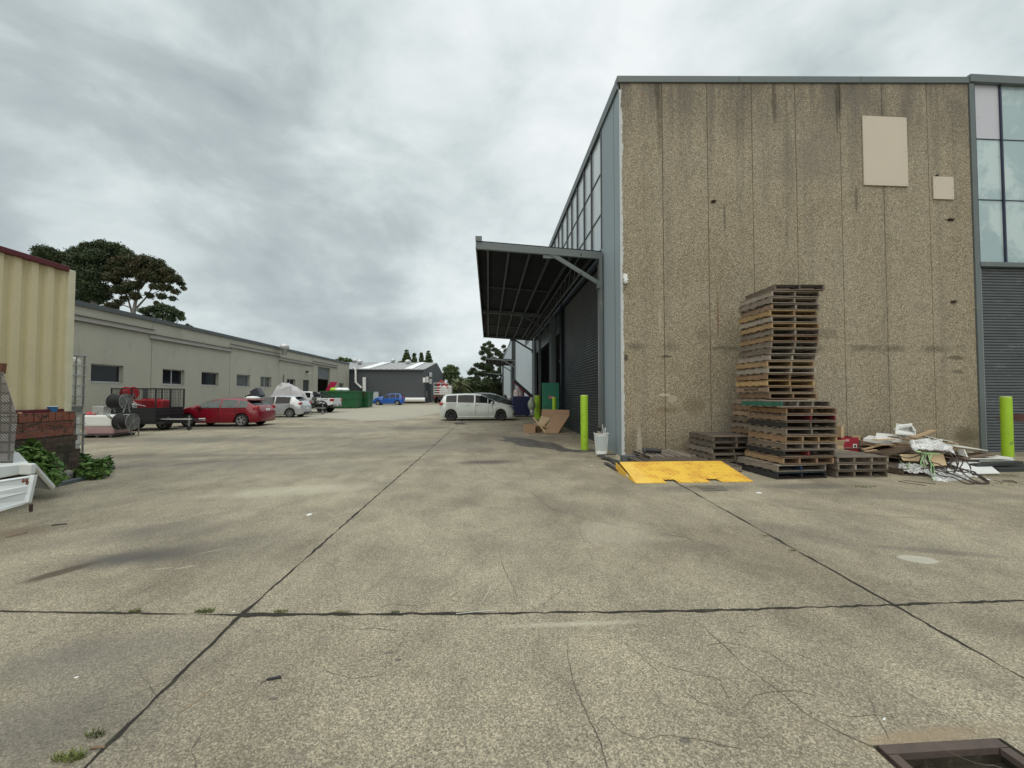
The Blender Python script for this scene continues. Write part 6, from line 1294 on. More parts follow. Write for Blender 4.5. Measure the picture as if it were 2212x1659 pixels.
shear([(lx, k1.z+.004), (k1.x+.008, k1.z+.004), (k0.x, k0.z), (lx, k0.z)], YK-.006, YK+.506).build('box_lid', M_chk, T, True, bevel=.006)
shear([(lx, k2.z-.06), (k2.x-.02, k2.z-.06), (k2.x-.02, k2.z-.002), (lx, k2.z-.002)], YK+.02, YK+.48).build('box_base', M_black, T, True)
p = PB(15, 85, YK+.3); o = MB().obox(p, (.07, .07, .16), (0, .1, 0)).build('timber_offcut', M_sk2, bevel=.004); tag(o, 'brown timber stub standing on top of the tool box', 'timber')
# kerb timbers by the weeds
for i, (x0, y0, x1, y1, lab) in enumerate(((555, 1318, 855, 1248, 'dark grey steel channel lying along the weeds at the left'), (1060, 1162, 1161, 1125, 'grey metal channel beyond the right weed clump'))):
    a = gp(*px_(x0, y0)); b = gp(*px_(x1, y1)); o = MB().bar((a.x, a.y, a.z+.035), (b.x, b.y, b.z+.035), .12, .07).build('steel_channel', mat('channel_grey', (.10, .115, .125), .5), bevel=.008); tag(o, lab, 'steel channel', 'channels on the ground by the weeds')
# ------------------------------------------------------------------ foliage
def leaves(name, clumps, per, size, m, parent, flat=1.0, fold=False):
    """clumps: (centre, (rx,ry,rz)); many small leaf faces through each clump"""
    V = []; 
    for c, r in clumps:
        n = int(per*(r[0]*r[1]*r[2])**.6) + 8
        d = rng.normal(size=(n, 3)); d /= np.linalg.norm(d, axis=1)[:, None]; rad = rng.random(n)**.45
        p = d*rad[:, None]*np.array(r)*(1+.25*rng.normal(size=(n, 1))*.6) + np.array(c)
        a = rng.normal(size=(n, 3)); a[:, 2] *= flat; a /= np.linalg.norm(a, axis=1)[:, None]
        b = np.cross(a, rng.normal(size=(n, 3))); b /= np.linalg.norm(b, axis=1)[:, None]
        s = size*(.4+1.2*rng.random((n, 1))**1.3)
        V.append(np.stack([p-a*s, p-b*s*.45, p+a*s, p+b*s*.45], 1).reshape(-1, 3))
    V = np.concatenate(V); n = len(V)//4
    if parent: V = V - np.array(parent.location)
    me = bpy.data.meshes.new(name); me.vertices.add(4*n); me.vertices.foreach_set('co', V.astype(np.float32).ravel())
    me.loops.add(4*n); me.loops.foreach_set('vertex_index', np.arange(4*n, dtype=np.int32)); me.polygons.add(n); me.polygons.foreach_set('loop_start', np.arange(0, 4*n, 4, dtype=np.int32)); me.polygons.foreach_set('loop_total', np.full(n, 4, dtype=np.int32))
    me.update(calc_edges=True); me.validate(); me.materials.append(m); o = bpy.data.objects.new(name, me); COL.objects.link(o); o.parent = parent; return o
M_bark = mat('pale_bark', (.20, .19, .175), .85, 0, .2, 4, bump=.4); M_barkd = mat('dark_bark', (.07, .06, .05), .9, 0, .2, 4)
LM_dark = leaf_mat('dark_leaves', (.035, .058, .028), (.070, .092, .042)); LM_brown = leaf_mat('bronze_leaves', (.075, .066, .032), (.050, .068, .030)); LM_mid = leaf_mat('mid_leaves', (.06, .10, .035), (.10, .14, .05)); LM_con = leaf_mat('conifer_leaves', (.05, .085, .033), (.09, .12, .045)); LM_weed = leaf_mat('weed_leaves', (.055, .12, .025), (.11, .19, .045)); LM_palm = leaf_mat('palm_leaves', (.09, .11, .045), (.16, .17, .09))
def tree(name, lab, pts, Y, per, size, lm, trunk, bark, cat='tree', rdepth=1.0, group=None, seedn=0, limbs=True):
    """pts: (x, y, r) clump centres and radii in picture units at distance Y"""
    k = Y/F; cl = []; base = onY(trunk[0][0], trunk[0][1], Y)
    T = thing(name, lab, cat, (base.x, Y, gz(Y)), group=group)
    for (x, y, r) in pts:
        for _ in range(2 if r > 8 else 1):
            c = onY(x+random.uniform(-.2, .2)*r, y+random.uniform(-.15, .15)*r, Y + random.uniform(-1, 1)*rdepth*r*k*1.2); cl.append((tuple(c), (r*k*random.uniform(.95, 1.25), r*k*random.uniform(.95, 1.25), r*k*random.uniform(.65, .95))))
    leaves('crown', cl, per, size, lm, T)
    m = MB(); P = [onY(x, y, Y) for x, y, r in trunk]; P[0].z = gz(Y)-.1; rr = [r*k for _, _, r in trunk]
    for i in range(len(P)-1): m.tube([P[i], P[i+1]], rr[i], 8, r1=rr[i+1])
    if limbs:
        top = P[-1]
        for c, r in (cl[::2] if limbs else []):
            s_ = P[random.randrange(len(P)//2, len(P))]; mid = s_.lerp(Vector(c), .5) + Vector((0, 0, -.08*(Vector(c)-s_).length)); m.tube([s_, mid, Vector(c)], rr[-1]*.7, 5, r1=rr[-1]*.18)
    m.build('trunk', bark, T, True, smooth=True); return T
# big spreading tree on the left
big = [(100, 545, 16), (85, 552, 9), (125, 553, 14), (118, 566, 10), (150, 560, 12), (170, 545, 15), (195, 536, 14), (222, 533, 14), (250, 537, 14), (180, 560, 18), (210, 555, 19), (240, 558, 18), (270, 548, 12), (165, 585, 18), (190, 592, 20), (218, 590, 19), (165, 612, 17), (190, 620, 18), (215, 622, 16), (175, 642, 15), (205, 645, 14), (228, 640, 10),
       (248, 582, 13), (262, 566, 14), (290, 562, 14), (315, 562, 13), (340, 570, 13), (362, 585, 11), (378, 600, 10), (390, 612, 8), (396, 622, 5), (380, 630, 8), (362, 622, 9), (345, 606, 10), (322, 590, 12), (300, 585, 12), (280, 590, 9), (332, 620, 8), (350, 640, 8), (372, 645, 7), (320, 635, 6), (338, 655, 5), (300, 612, 7), (255, 610, 9), (245, 628, 8), (255, 655, 8), (240, 662, 10)]
tree('spreading_tree', 'huge spreading tree with pale limbs rising behind the long green building', big[:22], 47, 2600, .11, LM_dark, [(205, 850, 6), (205, 700, 5), (200, 620, 4), (195, 580, 3)], M_bark)
tree('spreading_tree', 'bronze leaved right half of the spreading tree, over pale forked trunks', big[22:] + [(270, 590, 14), (298, 575, 14), (325, 580, 13), (258, 625, 11), (268, 645, 8), (345, 590, 12), (240, 600, 13), (365, 605, 9), (310, 600, 13), (285, 615, 12), (350, 620, 9), (330, 600, 13), (290, 640, 9), (270, 625, 11), (325, 640, 7), (250, 570, 14)], 46, 2600, .10, LM_brown, [(290, 850, 5), (288, 680, 3.6), (292, 655, 2.8), (300, 625, 2), (308, 600, 1.2)], M_bark, limbs=False)
m = MB(); T_ = [o for o in bpy.data.objects if o.name.startswith('spreading_tree')][-1]
for tr in ([(289, 690, 4), (275, 640, 2.5), (262, 600, 1.6), (255, 575, 1)], [(291, 670, 4), (318, 640, 2.6), (334, 612, 1.8), (350, 590, 1)], [(300, 640, 3), (300, 605, 2.2), (292, 575, 1.2)], [(283, 665, 2.2), (255, 655, 1.6), (235, 640, 1)], [(318, 640, 2), (345, 628, 1.4), (372, 618, .8)], [(304, 625, 2.2), (322, 600, 1.4), (326, 580, .8)], [(275, 640, 2), (245, 615, 1.3), (225, 585, .8)]):
    P = [onY(x, y, 47.2) for x, y, r in tr]; R = [r*.55*45.6/F for *_, r in tr]
    for i in range(len(P)-1): m.tube([P[i], P[i+1]], R[i], 7, r1=R[i+1])
m.build('limb', M_bark, T_, True, smooth=True)
tree('small_tree', 'low dark tree showing just above the roof edge, right of the big tree', [(312, 672, 9), (330, 668, 10), (350, 665, 11), (368, 670, 10), (384, 678, 9), (392, 688, 7), (345, 682, 10), (368, 690, 9), (320, 684, 8)], 44, 2300, .10, LM_dark, [(350, 850, 3), (350, 720, 2.5), (352, 685, 2)], M_barkd)
tree('bush', 'tip of dark foliage just showing over the roof line', [(405, 703, 4), (412, 705, 3), (398, 704, 3)], 42, 800, .12, LM_dark, [(405, 850, 2), (405, 720, 1.5)], M_barkd, limbs=False)
# little far trees behind the roof end
tree('far_tree', 'small olive green treetop behind the end of the green roof', [(727, 779, 4), (737, 775, 5), (733, 781, 5), (743, 779, 4)], 95, 500, .22, LM_mid, [(735, 860, 2), (735, 790, 1.5)], M_barkd, group='far treetops over the roofs')
tree('far_tree', 'second small treetop, right of the first behind the roof end', [(750, 777, 5), (757, 778, 5), (753, 782, 5), (763, 781, 4)], 95, 500, .22, LM_mid, [(753, 860, 2), (753, 790, 1.5)], M_barkd, group='far treetops over the roofs')
def conifer(x, ytop, hw, lab, Y=90):
    pts = []; y = ytop+1; 
    while y < 800: w_ = hw*min(1, .25+(y-ytop)/34); [pts.append((x+dx*w_*random.uniform(.7, 1.1), y+random.uniform(-1, 1), max(2.0, w_*.42))) for dx in (-.6, 0, .6)]; y += 4.2
    tree('conifer', lab, pts, Y, 800, .19, LM_con, [(x, 870, 1.6), (x, 800, 1.2), (x, ytop+5, .4)], M_barkd, limbs=False, group='conifers behind the charcoal shed', rdepth=.6)
conifer(878, 757, 12, 'tallest pointed conifer at the left of the row behind the charcoal shed'); conifer(895, 764, 8, 'slim conifer second from the left behind the shed'); conifer(910, 762, 8, 'third conifer of the row behind the shed, narrow'); conifer(925, 759, 11, 'broad conifer at the right end of the row behind the shed')
tree('bush', 'low dark shrub left of the conifers above the roof ridge', [(864, 784, 4), (860, 787, 3), (869, 787, 4)], 88, 500, .22, LM_con, [(864, 860, 1.5), (864, 795, 1)], M_barkd, limbs=False)
# group between the shed and the warehouse
tree('round_tree', 'round dark green tree behind the palm', [(962, 797, 7), (972, 793, 8), (983, 797, 8), (975, 805, 9), (962, 808, 7), (988, 806, 7), (985, 815, 8), (968, 817, 8), (995, 822, 8), (975, 828, 9)], 84, 1000, .15, LM_mid, [(974, 868, 2), (974, 815, 1.5)], M_barkd)
tree('tall_tree', 'tall dark tree with ragged crown left of the canopies', [(1048, 745, 5), (1055, 741, 6), (1044, 752, 6), (1062, 748, 6), (1052, 757, 8), (1068, 756, 7), (1040, 763, 6), (1060, 766, 8), (1075, 764, 8), (1046, 774, 8), (1066, 778, 9), (1030, 788, 7), (1043, 790, 9), (1082, 772, 7), (1088, 766, 6), (1094, 757, 6), (1088, 748, 5), (1078, 785, 9), (1058, 795, 10), (1022, 798, 6), (1016, 806, 6), (1030, 806, 8), (1046, 808, 9), (1066, 808, 10), (1084, 800, 9), (1030, 820, 9), (1050, 824, 10), (1070, 826, 10), (1086, 820, 8), (1016, 820, 7)], 116, 900, .19, LM_dark, [(1056, 868, 3), (1056, 800, 2.2), (1056, 770, 1.4)], M_barkd)
tree('dark_tree', 'low dark trees closing the gap behind the parked cars', [(x, y, 9) for x in range(985, 1100, 11) for y in (832, 842, 852)] + [(1000, 824, 6), (1010, 822, 7)], 108, 500, .25, LM_dark, [(1040, 868, 3), (1040, 840, 2)], M_barkd, limbs=False)
tree('hedge', 'dark hedge at the far end of the yard beside the crane truck', [(x, y, 7) for x in range(945, 1000, 8) for y in (838, 848, 856)], 100, 330, .3, LM_mid, [(970, 868, 2), (970, 850, 1)], M_barkd, cat='hedge', limbs=False)
# palm
Yp = 74; c = onY(991, 832, Yp); T = thing('palm', 'date palm with drooping fronds in the gap between the buildings', 'palm', (c.x, Yp, gz(Yp)))
MB().tube([(c.x, Yp, gz(Yp)-.1), (c.x, Yp, c.z)], .35, 10, r1=.28).build('trunk', M_barkd, T, True)
V = []; m = MB()
for i in range(46):
    az_ = random.uniform(0, 2*pi); el = random.uniform(-.3, 1.3); ln = random.uniform(2.6, 3.6); n = 12; pts = []
    for k in range(n+1):
        s_ = k/n; r_ = ln*s_; z_ = sin(el)*r_ - .20*r_*r_*(1.0 if el < .9 else .7); h_ = cos(el*.85)*r_*(.95); pts.append(Vector((c.x+cos(az_)*h_, Yp+sin(az_)*h_, c.z+z_)))
    for k in range(1, n):
        d = (pts[k+1]-pts[k]).normalized(); sd_ = d.cross(Vector((0, 0, 1))).normalized()
        for s_ in (1, -1):
            for q_ in (0, .5):
                b0 = pts[k].lerp(pts[k+1], q_); tip = b0 + sd_*s_*.50*sin(pi*min(1, (k+q_)/n*.9+.12)) + d*.28 + Vector((0, 0, -.16)); m.add([b0, b0+d*.07, tip], [(0, 1, 2)])
m.build('fronds', LM_palm, T, True)
# ------------------------------------------------------------------ weeds at the brick wall
def weed(name, lab, cl, per, size, base):
    T = thing(name, lab, 'plant', tuple(base)); leaves('foliage', cl, per, size, LM_weed, T, flat=.5)
    m = MB()
    for c, r in cl: m.tube([Vector((c[0]+random.uniform(-.05, .05), c[1]+.05, max(gz(c[1]), c[2]-.16))), Vector(c)], .008, 5, r1=.003)
    m.build('stems', mat('stem_green', (.09, .13, .04), .7), T, True)
def wc(x, y, r, Y): p = onY(*px_(x, y), Y); return (tuple(p), (r, r, r*.75))
b1 = gp(*px_(1000, 1250)); Yw = b1.y+.25
weed('weed_clump', 'bushy green weed clump at the broken end of the brick wall', [wc(x, y, r, Yw+dy) for x, y, r, dy in ((730, 1180, .18, .1), (800, 1120, .20, .1), (820, 1200, .22, 0), (880, 1060, .2, .2), (900, 1140, .22, 0), (950, 1080, .2, .2), (980, 1160, .22, 0), (1000, 1090, .18, .1), (1030, 1190, .16, -.1), (940, 1210, .18, -.1), (1070, 1080, .15, .2), (1090, 1140, .14, .1), (830, 1000, .1, .3), (1100, 1040, .10, .2), (760, 1110, .14, .1))], 2300, .055, Vector((b1.x, Yw, gz(Yw))))
b2 = gp(*px_(500, 1290)); Yw2 = 7.3
weed('weed_clump', 'tall leafy weeds between the tool box and the brick wall', [wc(x, y, r, Yw2+dy) for x, y, r, dy in ((190, 1020, .2, .1), (260, 1000, .2, .2), (300, 1060, .2, .1), (360, 1000, .2, .1), (410, 1050, .22, .1), (440, 1110, .22, 0), (480, 1020, .14, .2), (520, 1120, .18, .1), (540, 1190, .17, 0), (560, 1230, .14, -.1), (500, 1220, .18, -.1), (330, 860, .10, .4), (300, 920, .12, .4), (380, 930, .12, .3), (450, 1180, .2, 0))], 2300, .055, Vector((-7.3, Yw2, gz(Yw2))))
M_grass = leaf_mat('grass_blades', (.10, .13, .035), (.17, .17, .06))
def tuft(x, y, r, n, lab, h=.07, P=None, group='grass tufts in the slab joints'):
    p = gp(x, y); m = MB(); n = int(n*.7); h = h*.75
    for i in range(n):
        a = random.uniform(0, 6.28); rr = r*sqrt(random.random()); b = Vector((p.x+rr*cos(a), p.y+rr*sin(a)*.35, gz(p.y))); a2 = random.uniform(0, 6.28); hh = h*random.uniform(.4, 1.1); ln = hh*random.uniform(.2, 1.1); d = Vector((cos(a2), sin(a2), 0)); s_ = Vector((-d.y, d.x, 0))*.0025
        m.add([b-s_, b+s_, b+d*ln*.5+Vector((0, 0, hh*.7))+s_*.7, b+d*ln*.5+Vector((0, 0, hh*.7))-s_*.7, b+d*ln+Vector((0, 0, hh*.8))], [(0, 1, 2, 3), (3, 2, 4)])
    tag(m.build('grass_tuft', M_grass), lab, 'grass', group)
for x, y, r, n, lab, h in ((291, 1322, .05, 90, 'small grass tuft in the cross joint, leftmost of three', .04), (443, 1322, .08, 170, 'widest grass tuft in the cross joint near the slab corner', .045), (608, 1322, .06, 90, 'grass tuft in the joint just right of the slab corner', .035), (738, 1323, .07, 70, 'thin grass tuft half way along the cross joint', .03), (855, 1323, .04, 50, 'tiny green sprig in the cross joint', .03), (205, 1590, .05, 70, 'straggling grass at the bottom left along the long joint', .05), (150, 1640, .07, 170, 'dense grass tuft at the bottom left corner of the picture', .06),
      (1290, 988, .35, 200, 'grass growing at the foot of the basket', .07), (1500, 1052, .10, 60, 'grass tuft in the joint in front of the yellow ramp', .04), (1530, 1056, .12, 150, 'dry grass around the small cover beyond the ramp', .04), (1870, 1052, .22, 170, 'dry grass patch in front of the pallets on the right', .05), (1655, 1158, .04, 40, 'tiny weed on the right hand slab joint', .03), (1712, 1190, .05, 50, 'second tiny weed further along the right joint', .03), (2160, 1028, .4, 260, 'dry grass by the black timbers at the right edge', .07), (2175, 1046, .5, 200, 'dead grass tangle right of the cables', .05), (1233, 945, .3, 80, 'weeds at the foot of the charcoal roller door', .06)):
    tuft(x, y, r, n, lab, h)
# ------------------------------------------------------------------ rubbish heap at the right
def c9(x, y): return (3200+x*.28933)/1.736, (1560+y*.28933)/1.736
def H(x, y, Y): return onY(*c9(x, y), Y)
def bd(name, lab, cat, pts, th, m, g='boards in the rubbish heap', b=.003):
    return slab(name, lab, cat, pts, th, m, g, b)
M_wb = mat('white_board', (.66, .67, .64), .55, 0, .06, 3); M_wb2 = mat('off_white_board', (.55, .54, .47), .6, 0, .08, 3); M_br = mat('brown_fibreboard', (.20, .125, .08), .8, 0, .15, 5); M_tn = mat('tan_timber', (.36, .25, .15), .8, 0, .15, 5, stretch=(1, 1, 5))
M_heap = mat('dark_debris', (.14, .10, .07), .9, 0, .5, 5, col2=(.22, .16, .10), c2t=.55, c2s=7)
Z = lambda Y: gz(Y)
# core of the heap: shelf units and broken board carcasses that carry the rest
m = MB(); random.seed(21)
for i in range(70):
    x = random.uniform(9.2, 12.2); y = random.uniform(8.9, 10.4); t = (x-9.2)/3.0; zm = .50*(1-abs(t-.45)*1.1); z = random.uniform(.12, max(.2, zm))
    m.obox((x, y, gz(9)+z), (random.uniform(.3, .9), random.uniform(.15, .5), .025), (random.uniform(-.25, .25), random.uniform(-.25, .25), random.uniform(-.6, .6)))
tag(m.build('scrap_heap', M_heap), 'mass of broken brown fibreboard scraps under the white boards', 'scrap', kind='stuff')
random.seed(31)
bd('white_board', 'white cabinet panel lying flat, leftmost on the heap', 'board', [H(130, 290, 9.3), H(480, 320, 9.1), H(560, 285, 10.0), H(200, 250, 10.2)], -.10, M_wb)
bd('white_board', 'stepped white cabinet panel above the leftmost one', 'board', [H(285, 270, 9.5), H(600, 282, 9.3), H(700, 245, 10.1), H(300, 218, 10.3)], -.13, M_white)
# white moulded tray
T = thing('moulded_tray', 'white moulded plastic tray propped on top of the heap', 'tray', tuple(H(660, 215, 9.7)))
a = H(545, 235, 9.5); b = H(815, 262, 9.4); c = H(790, 205, 10.1); d = H(560, 160, 10.1)
m = MB(); up = Vector((0, 0, .14)); m.add([a, b, c, d, a+up*.2, b+up*.2, c+up, d+up], [(0,3,2,1),(0,1,5,4),(1,2,6,5),(2,3,7,6),(3,0,4,7)]); o = m.build('tray_shell', M_wb, T, True); sd_ = o.modifiers.new('s', 'SOLIDIFY'); sd_.thickness = .02
MB().tube([H(540, 170, 9.9), H(640, 145, 10.0), H(755, 130, 10.1), H(775, 165, 10.0), H(800, 205, 9.9)], .035, 8).build('tray_rim', M_wb, T, True, smooth=True)
bd('foam_wedge', 'long white foam edge resting across the tray', 'foam', [H(560, 160, 9.9), H(765, 135, 9.9), H(765, 120, 10.0), H(600, 138, 10.0)], .06, M_white)
o = MB().bar(H(770, 285, 9.1), H(1040, 185, 9.3), .13, .03).build('timber_plank', M_tn, bevel=.004); tag(o, 'brown timber plank sticking up to the right out of the heap', 'plank', 'boards in the rubbish heap')
for i, (x0, y0, x1, y1, Ya, Yb_, wd, mm, lab) in enumerate((
    (480, 268, 1040, 345, 9.0, 9.4, .16, M_br, 'long dark brown board across the middle of the heap'), (640, 295, 960, 335, 8.8, 9.1, .14, M_tn, 'tan board end just below the long brown board'), (280, 310, 500, 300, 8.9, 9.0, .20, M_card2, 'yellowish cardboard strip near the left end of the heap'),
    (590, 350, 760, 372, 8.6, 8.7, .12, M_tn, 'short tan timber block beside the crumpled plastic'), (310, 375, 520, 372, 8.7, 8.8, .14, M_tn, 'flat tan piece under the left boards'), (500, 395, 740, 395, 8.6, 8.6, .12, M_br, 'brown scrap board under the plastic edge'),
    (120, 435, 330, 385, 8.6, 8.9, .10, M_tn, 'thin tan batten at the left foot of the heap'), (150, 460, 290, 440, 8.5, 8.6, .10, M_tn, 'second thin batten at the left foot of the heap'), (80, 320, 330, 370, 9.2, 9.0, .2, M_br, 'grey brown board behind the red box'), (90, 350, 260, 390, 9.1, 8.9, .12, M_br, 'dark board under the grey brown one behind the red box'),
    (890, 255, 1320, 360, 9.6, 9.3, .16, M_wb2, 'long white strip sloping down right from the tray'), (1100, 345, 1690, 445, 9.2, 9.0, .12, M_wb2, 'cream strip sloping towards the roller door'), (1250, 385, 1660, 440, 9.0, 9.0, .08, M_wb, 'thin white strip below the cream one'), (1480, 465, 2035, 540, 9.3, 8.9, .10, M_wb, 'long white strip pointing at the bollard'),
    (1440, 545, 1990, 545, 9.0, 8.8, .18, M_wb, 'white strip lying level under the pointed one'), (1130, 360, 1330, 410, 8.9, 8.9, .14, M_br, 'brown board under the white strips'), (1180, 340, 1310, 350, 9.1, 9.1, .2, M_tn, 'tan board tucked between white strips'), (1060, 300, 1230, 330, 9.3, 9.3, .12, M_wb2, 'cream offcut behind the crumpled plastic'))):
    o = MB().bar(H(x0, y0, Ya), H(x1, y1, Yb_), wd*(1.7 if mm in (M_wb, M_wb2) else .75), .024, up=(random.uniform(-.1, .1), .05, 1)).build('board_strip', mm, bevel=.003); tag(o, lab, 'board', 'boards in the rubbish heap')
bd('white_board', 'big white sheet lying flat in front of the heap on the right', 'board', [H(1210, 600, 8.9), H(1560, 740, 7.9), H(1900, 735, 7.9), H(1680, 565, 9.1)], -.03, M_white)
bd('white_board', 'pale glassy sheet resting on the black timbers at the right', 'board', [H(1640, 582, 8.8), H(2100, 572, 8.7), H(1990, 535, 9.4), H(1440, 555, 9.5)], -.015, mat('pale_glassy', (.66, .70, .68), .4))
bd('white_board', 'white board standing on edge under the strips', 'board', [H(1370, 500, 8.9), H(1475, 530, 8.7), H(1430, 430, 8.8), H(1340, 440, 9.0)], -.03, M_wb)
for i, (x0, y0, x1, y1, Y_, th) in enumerate(((1560, 640, 2150, 600, 8.5, .07), (1700, 620, 2212, 640, 8.7, .06), (1830, 700, 2300, 690, 8.3, .09))):
    o = MB().bar(H(x0, y0, Y_), H(x1, y1, Y_), .16, th).build('black_timber', mat('black_plastic_board', (.03, .035, .035), .5), bevel=.006); tag(o, ['upper black timber length at the right edge', 'middle black timber behind the upper one', 'lowest black timber lying on the ground at the right edge'][i], 'timber', 'black timbers at the right edge')
# cardboard
bd('cardboard_sheet', 'wide brown cardboard side facing the yard in the heap', 'cardboard', [H(600, 500, 8.5), H(640, 580, 8.35), H(845, 590, 8.3), H(890, 495, 8.45)], .01, M_card2, 'cardboard in the heap')
bd('cardboard_sheet', 'square brown cardboard flap tilted beside the green straps', 'cardboard', [H(960, 500, 8.3), H(1045, 650, 8.1), H(1210, 640, 8.1), H(1160, 488, 8.3)], .01, M_card2, 'cardboard in the heap')
# clear plastic
M_plas = bpy.data.materials.new('clear_plastic_film'); M_plas.use_nodes = True; t_ = M_plas.node_tree; b_ = t_.nodes['Principled BSDF']
g_ = nd(t_, 'ShaderNodeNewGeometry'); pn = noise(t_, g_.outputs['Position'], 9, 5, .65, .8); t_.links.new(mixc(t_, mrange(t_, pn, .4, .6), (.66, .67, .67), (.78, .79, .79)), b_.inputs['Base Color']); b_.inputs['Roughness'].default_value = .6; b_.inputs['Specular IOR Level'].default_value = .25; t_.links.new(mrange(t_, pn, .35, .65, .30, .85), b_.inputs['Alpha'])
cloth('plastic_sheet', [[H(740, 330, 8.5), H(790, 310, 8.7), H(1000, 290, 8.9), H(1150, 330, 8.9), H(1260, 400, 8.8)], [H(735, 390, 8.2), H(860, 370, 8.3), H(1000, 370, 8.4), H(1180, 400, 8.4), H(1290, 450, 8.3)], [H(760, 420, 8.1), H(880, 440, 8.1), H(1010, 450, 8.1), H(1180, 450, 8.1), H(1330, 490, 8.0)]], M_plas, 'crumpled clear plastic film on the middle of the heap', 'plastic sheet', 60, 30, .08, seed=3, thick=.002, fs=3.2)
cloth('plastic_sheet', [[H(570, 620, 8.3), H(700, 620, 8.2), H(860, 650, 8.2), H(960, 660, 8.2)], [H(590, 660, 8.15), H(740, 690, 8.0), H(880, 700, 8.0), H(990, 730, 8.0)], [H(600, 710, 8.05), H(760, 735, 7.95), H(930, 735, 7.85), H(1040, 780, 7.8)]], M_plas, 'white plastic film over the low dark pallet', 'plastic sheet', 44, 24, .06, seed=8, thick=.002, fs=5)
cloth('plastic_sheet', [[H(980, 690, 8.2), H(1150, 680, 8.2), H(1350, 690, 8.2), H(1500, 720, 8.1)], [H(1010, 780, 7.75), H(1200, 760, 7.75), H(1400, 780, 7.75), H(1600, 800, 7.8)], [H(1060, 855, 7.45), H(1250, 862, 7.42), H(1450, 872, 7.4), H(1590, 850, 7.5)]], M_plas, 'clear plastic film spread on the concrete under the cables', 'plastic sheet', 56, 30, .05, seed=15, thick=.002, fs=6)
# green straps
M_str = mat('pale_green_strap', (.32, .55, .25), .5, 0, .1, 4)
for i, pts in enumerate(([(1020, 480, 8.0), (985, 580, 7.9), (1045, 660, 7.8), (1060, 830, 7.4)], [(960, 480, 8.0), (1010, 620, 7.8), (1010, 740, 7.6), (1045, 845, 7.35)], [(880, 470, 8.1), (905, 520, 8.0), (870, 610, 7.9), (905, 650, 7.9)], [(800, 450, 8.1), (930, 480, 8.0), (1120, 490, 8.0)], [(600, 580, 8.2), (660, 640, 8.0), (720, 660, 7.9), (730, 600, 8.0)])):
    P = [H(*p) for p in pts]; m = MB()
    for a, b in zip(P[:-1], P[1:]): m.bar(a, b, .03, .004, up=(.2, -1, .1))
    tag(m.build('packing_strap', M_str), ['long pale green strap hanging to the ground in front of the cardboard', 'second long green strap twisted beside it', 'short green strap bunched between the cardboard pieces', 'green strap running level under the clear film', 'thin green strap loop above the low pallet'][i], 'strap', 'green packing straps')
for i in range(8):
    x = random.uniform(850, 950); P = [H(x, random.uniform(480, 510), 8.1), H(x+random.uniform(-20, 30), 560, 8.0), H(x+random.uniform(-10, 60), random.uniform(600, 690), 7.95)]; m = MB()
    for a, b in zip(P[:-1], P[1:]): m.bar(a, b, .03, .006, up=(random.uniform(-.6, .6), -1, 0))
    tag(m.build('packing_strip', [M_str, M_heap, mat('shredded_grey', (.25, .25, .22), .7), M_wb2][i % 4]), ['green shredded strip at the left of the bunch between the cardboards', 'dark shredded strip in the bunch between the cardboards', 'grey shredded strip in the bunch between the cardboards', 'cream shredded strip in the bunch between the cardboards', 'second green strip hanging lower in the bunch', 'second dark strip hanging lower in the bunch', 'second grey strip hanging lower in the bunch', 'second cream strip hanging lower in the bunch'][i], 'strip', 'shredded strips')
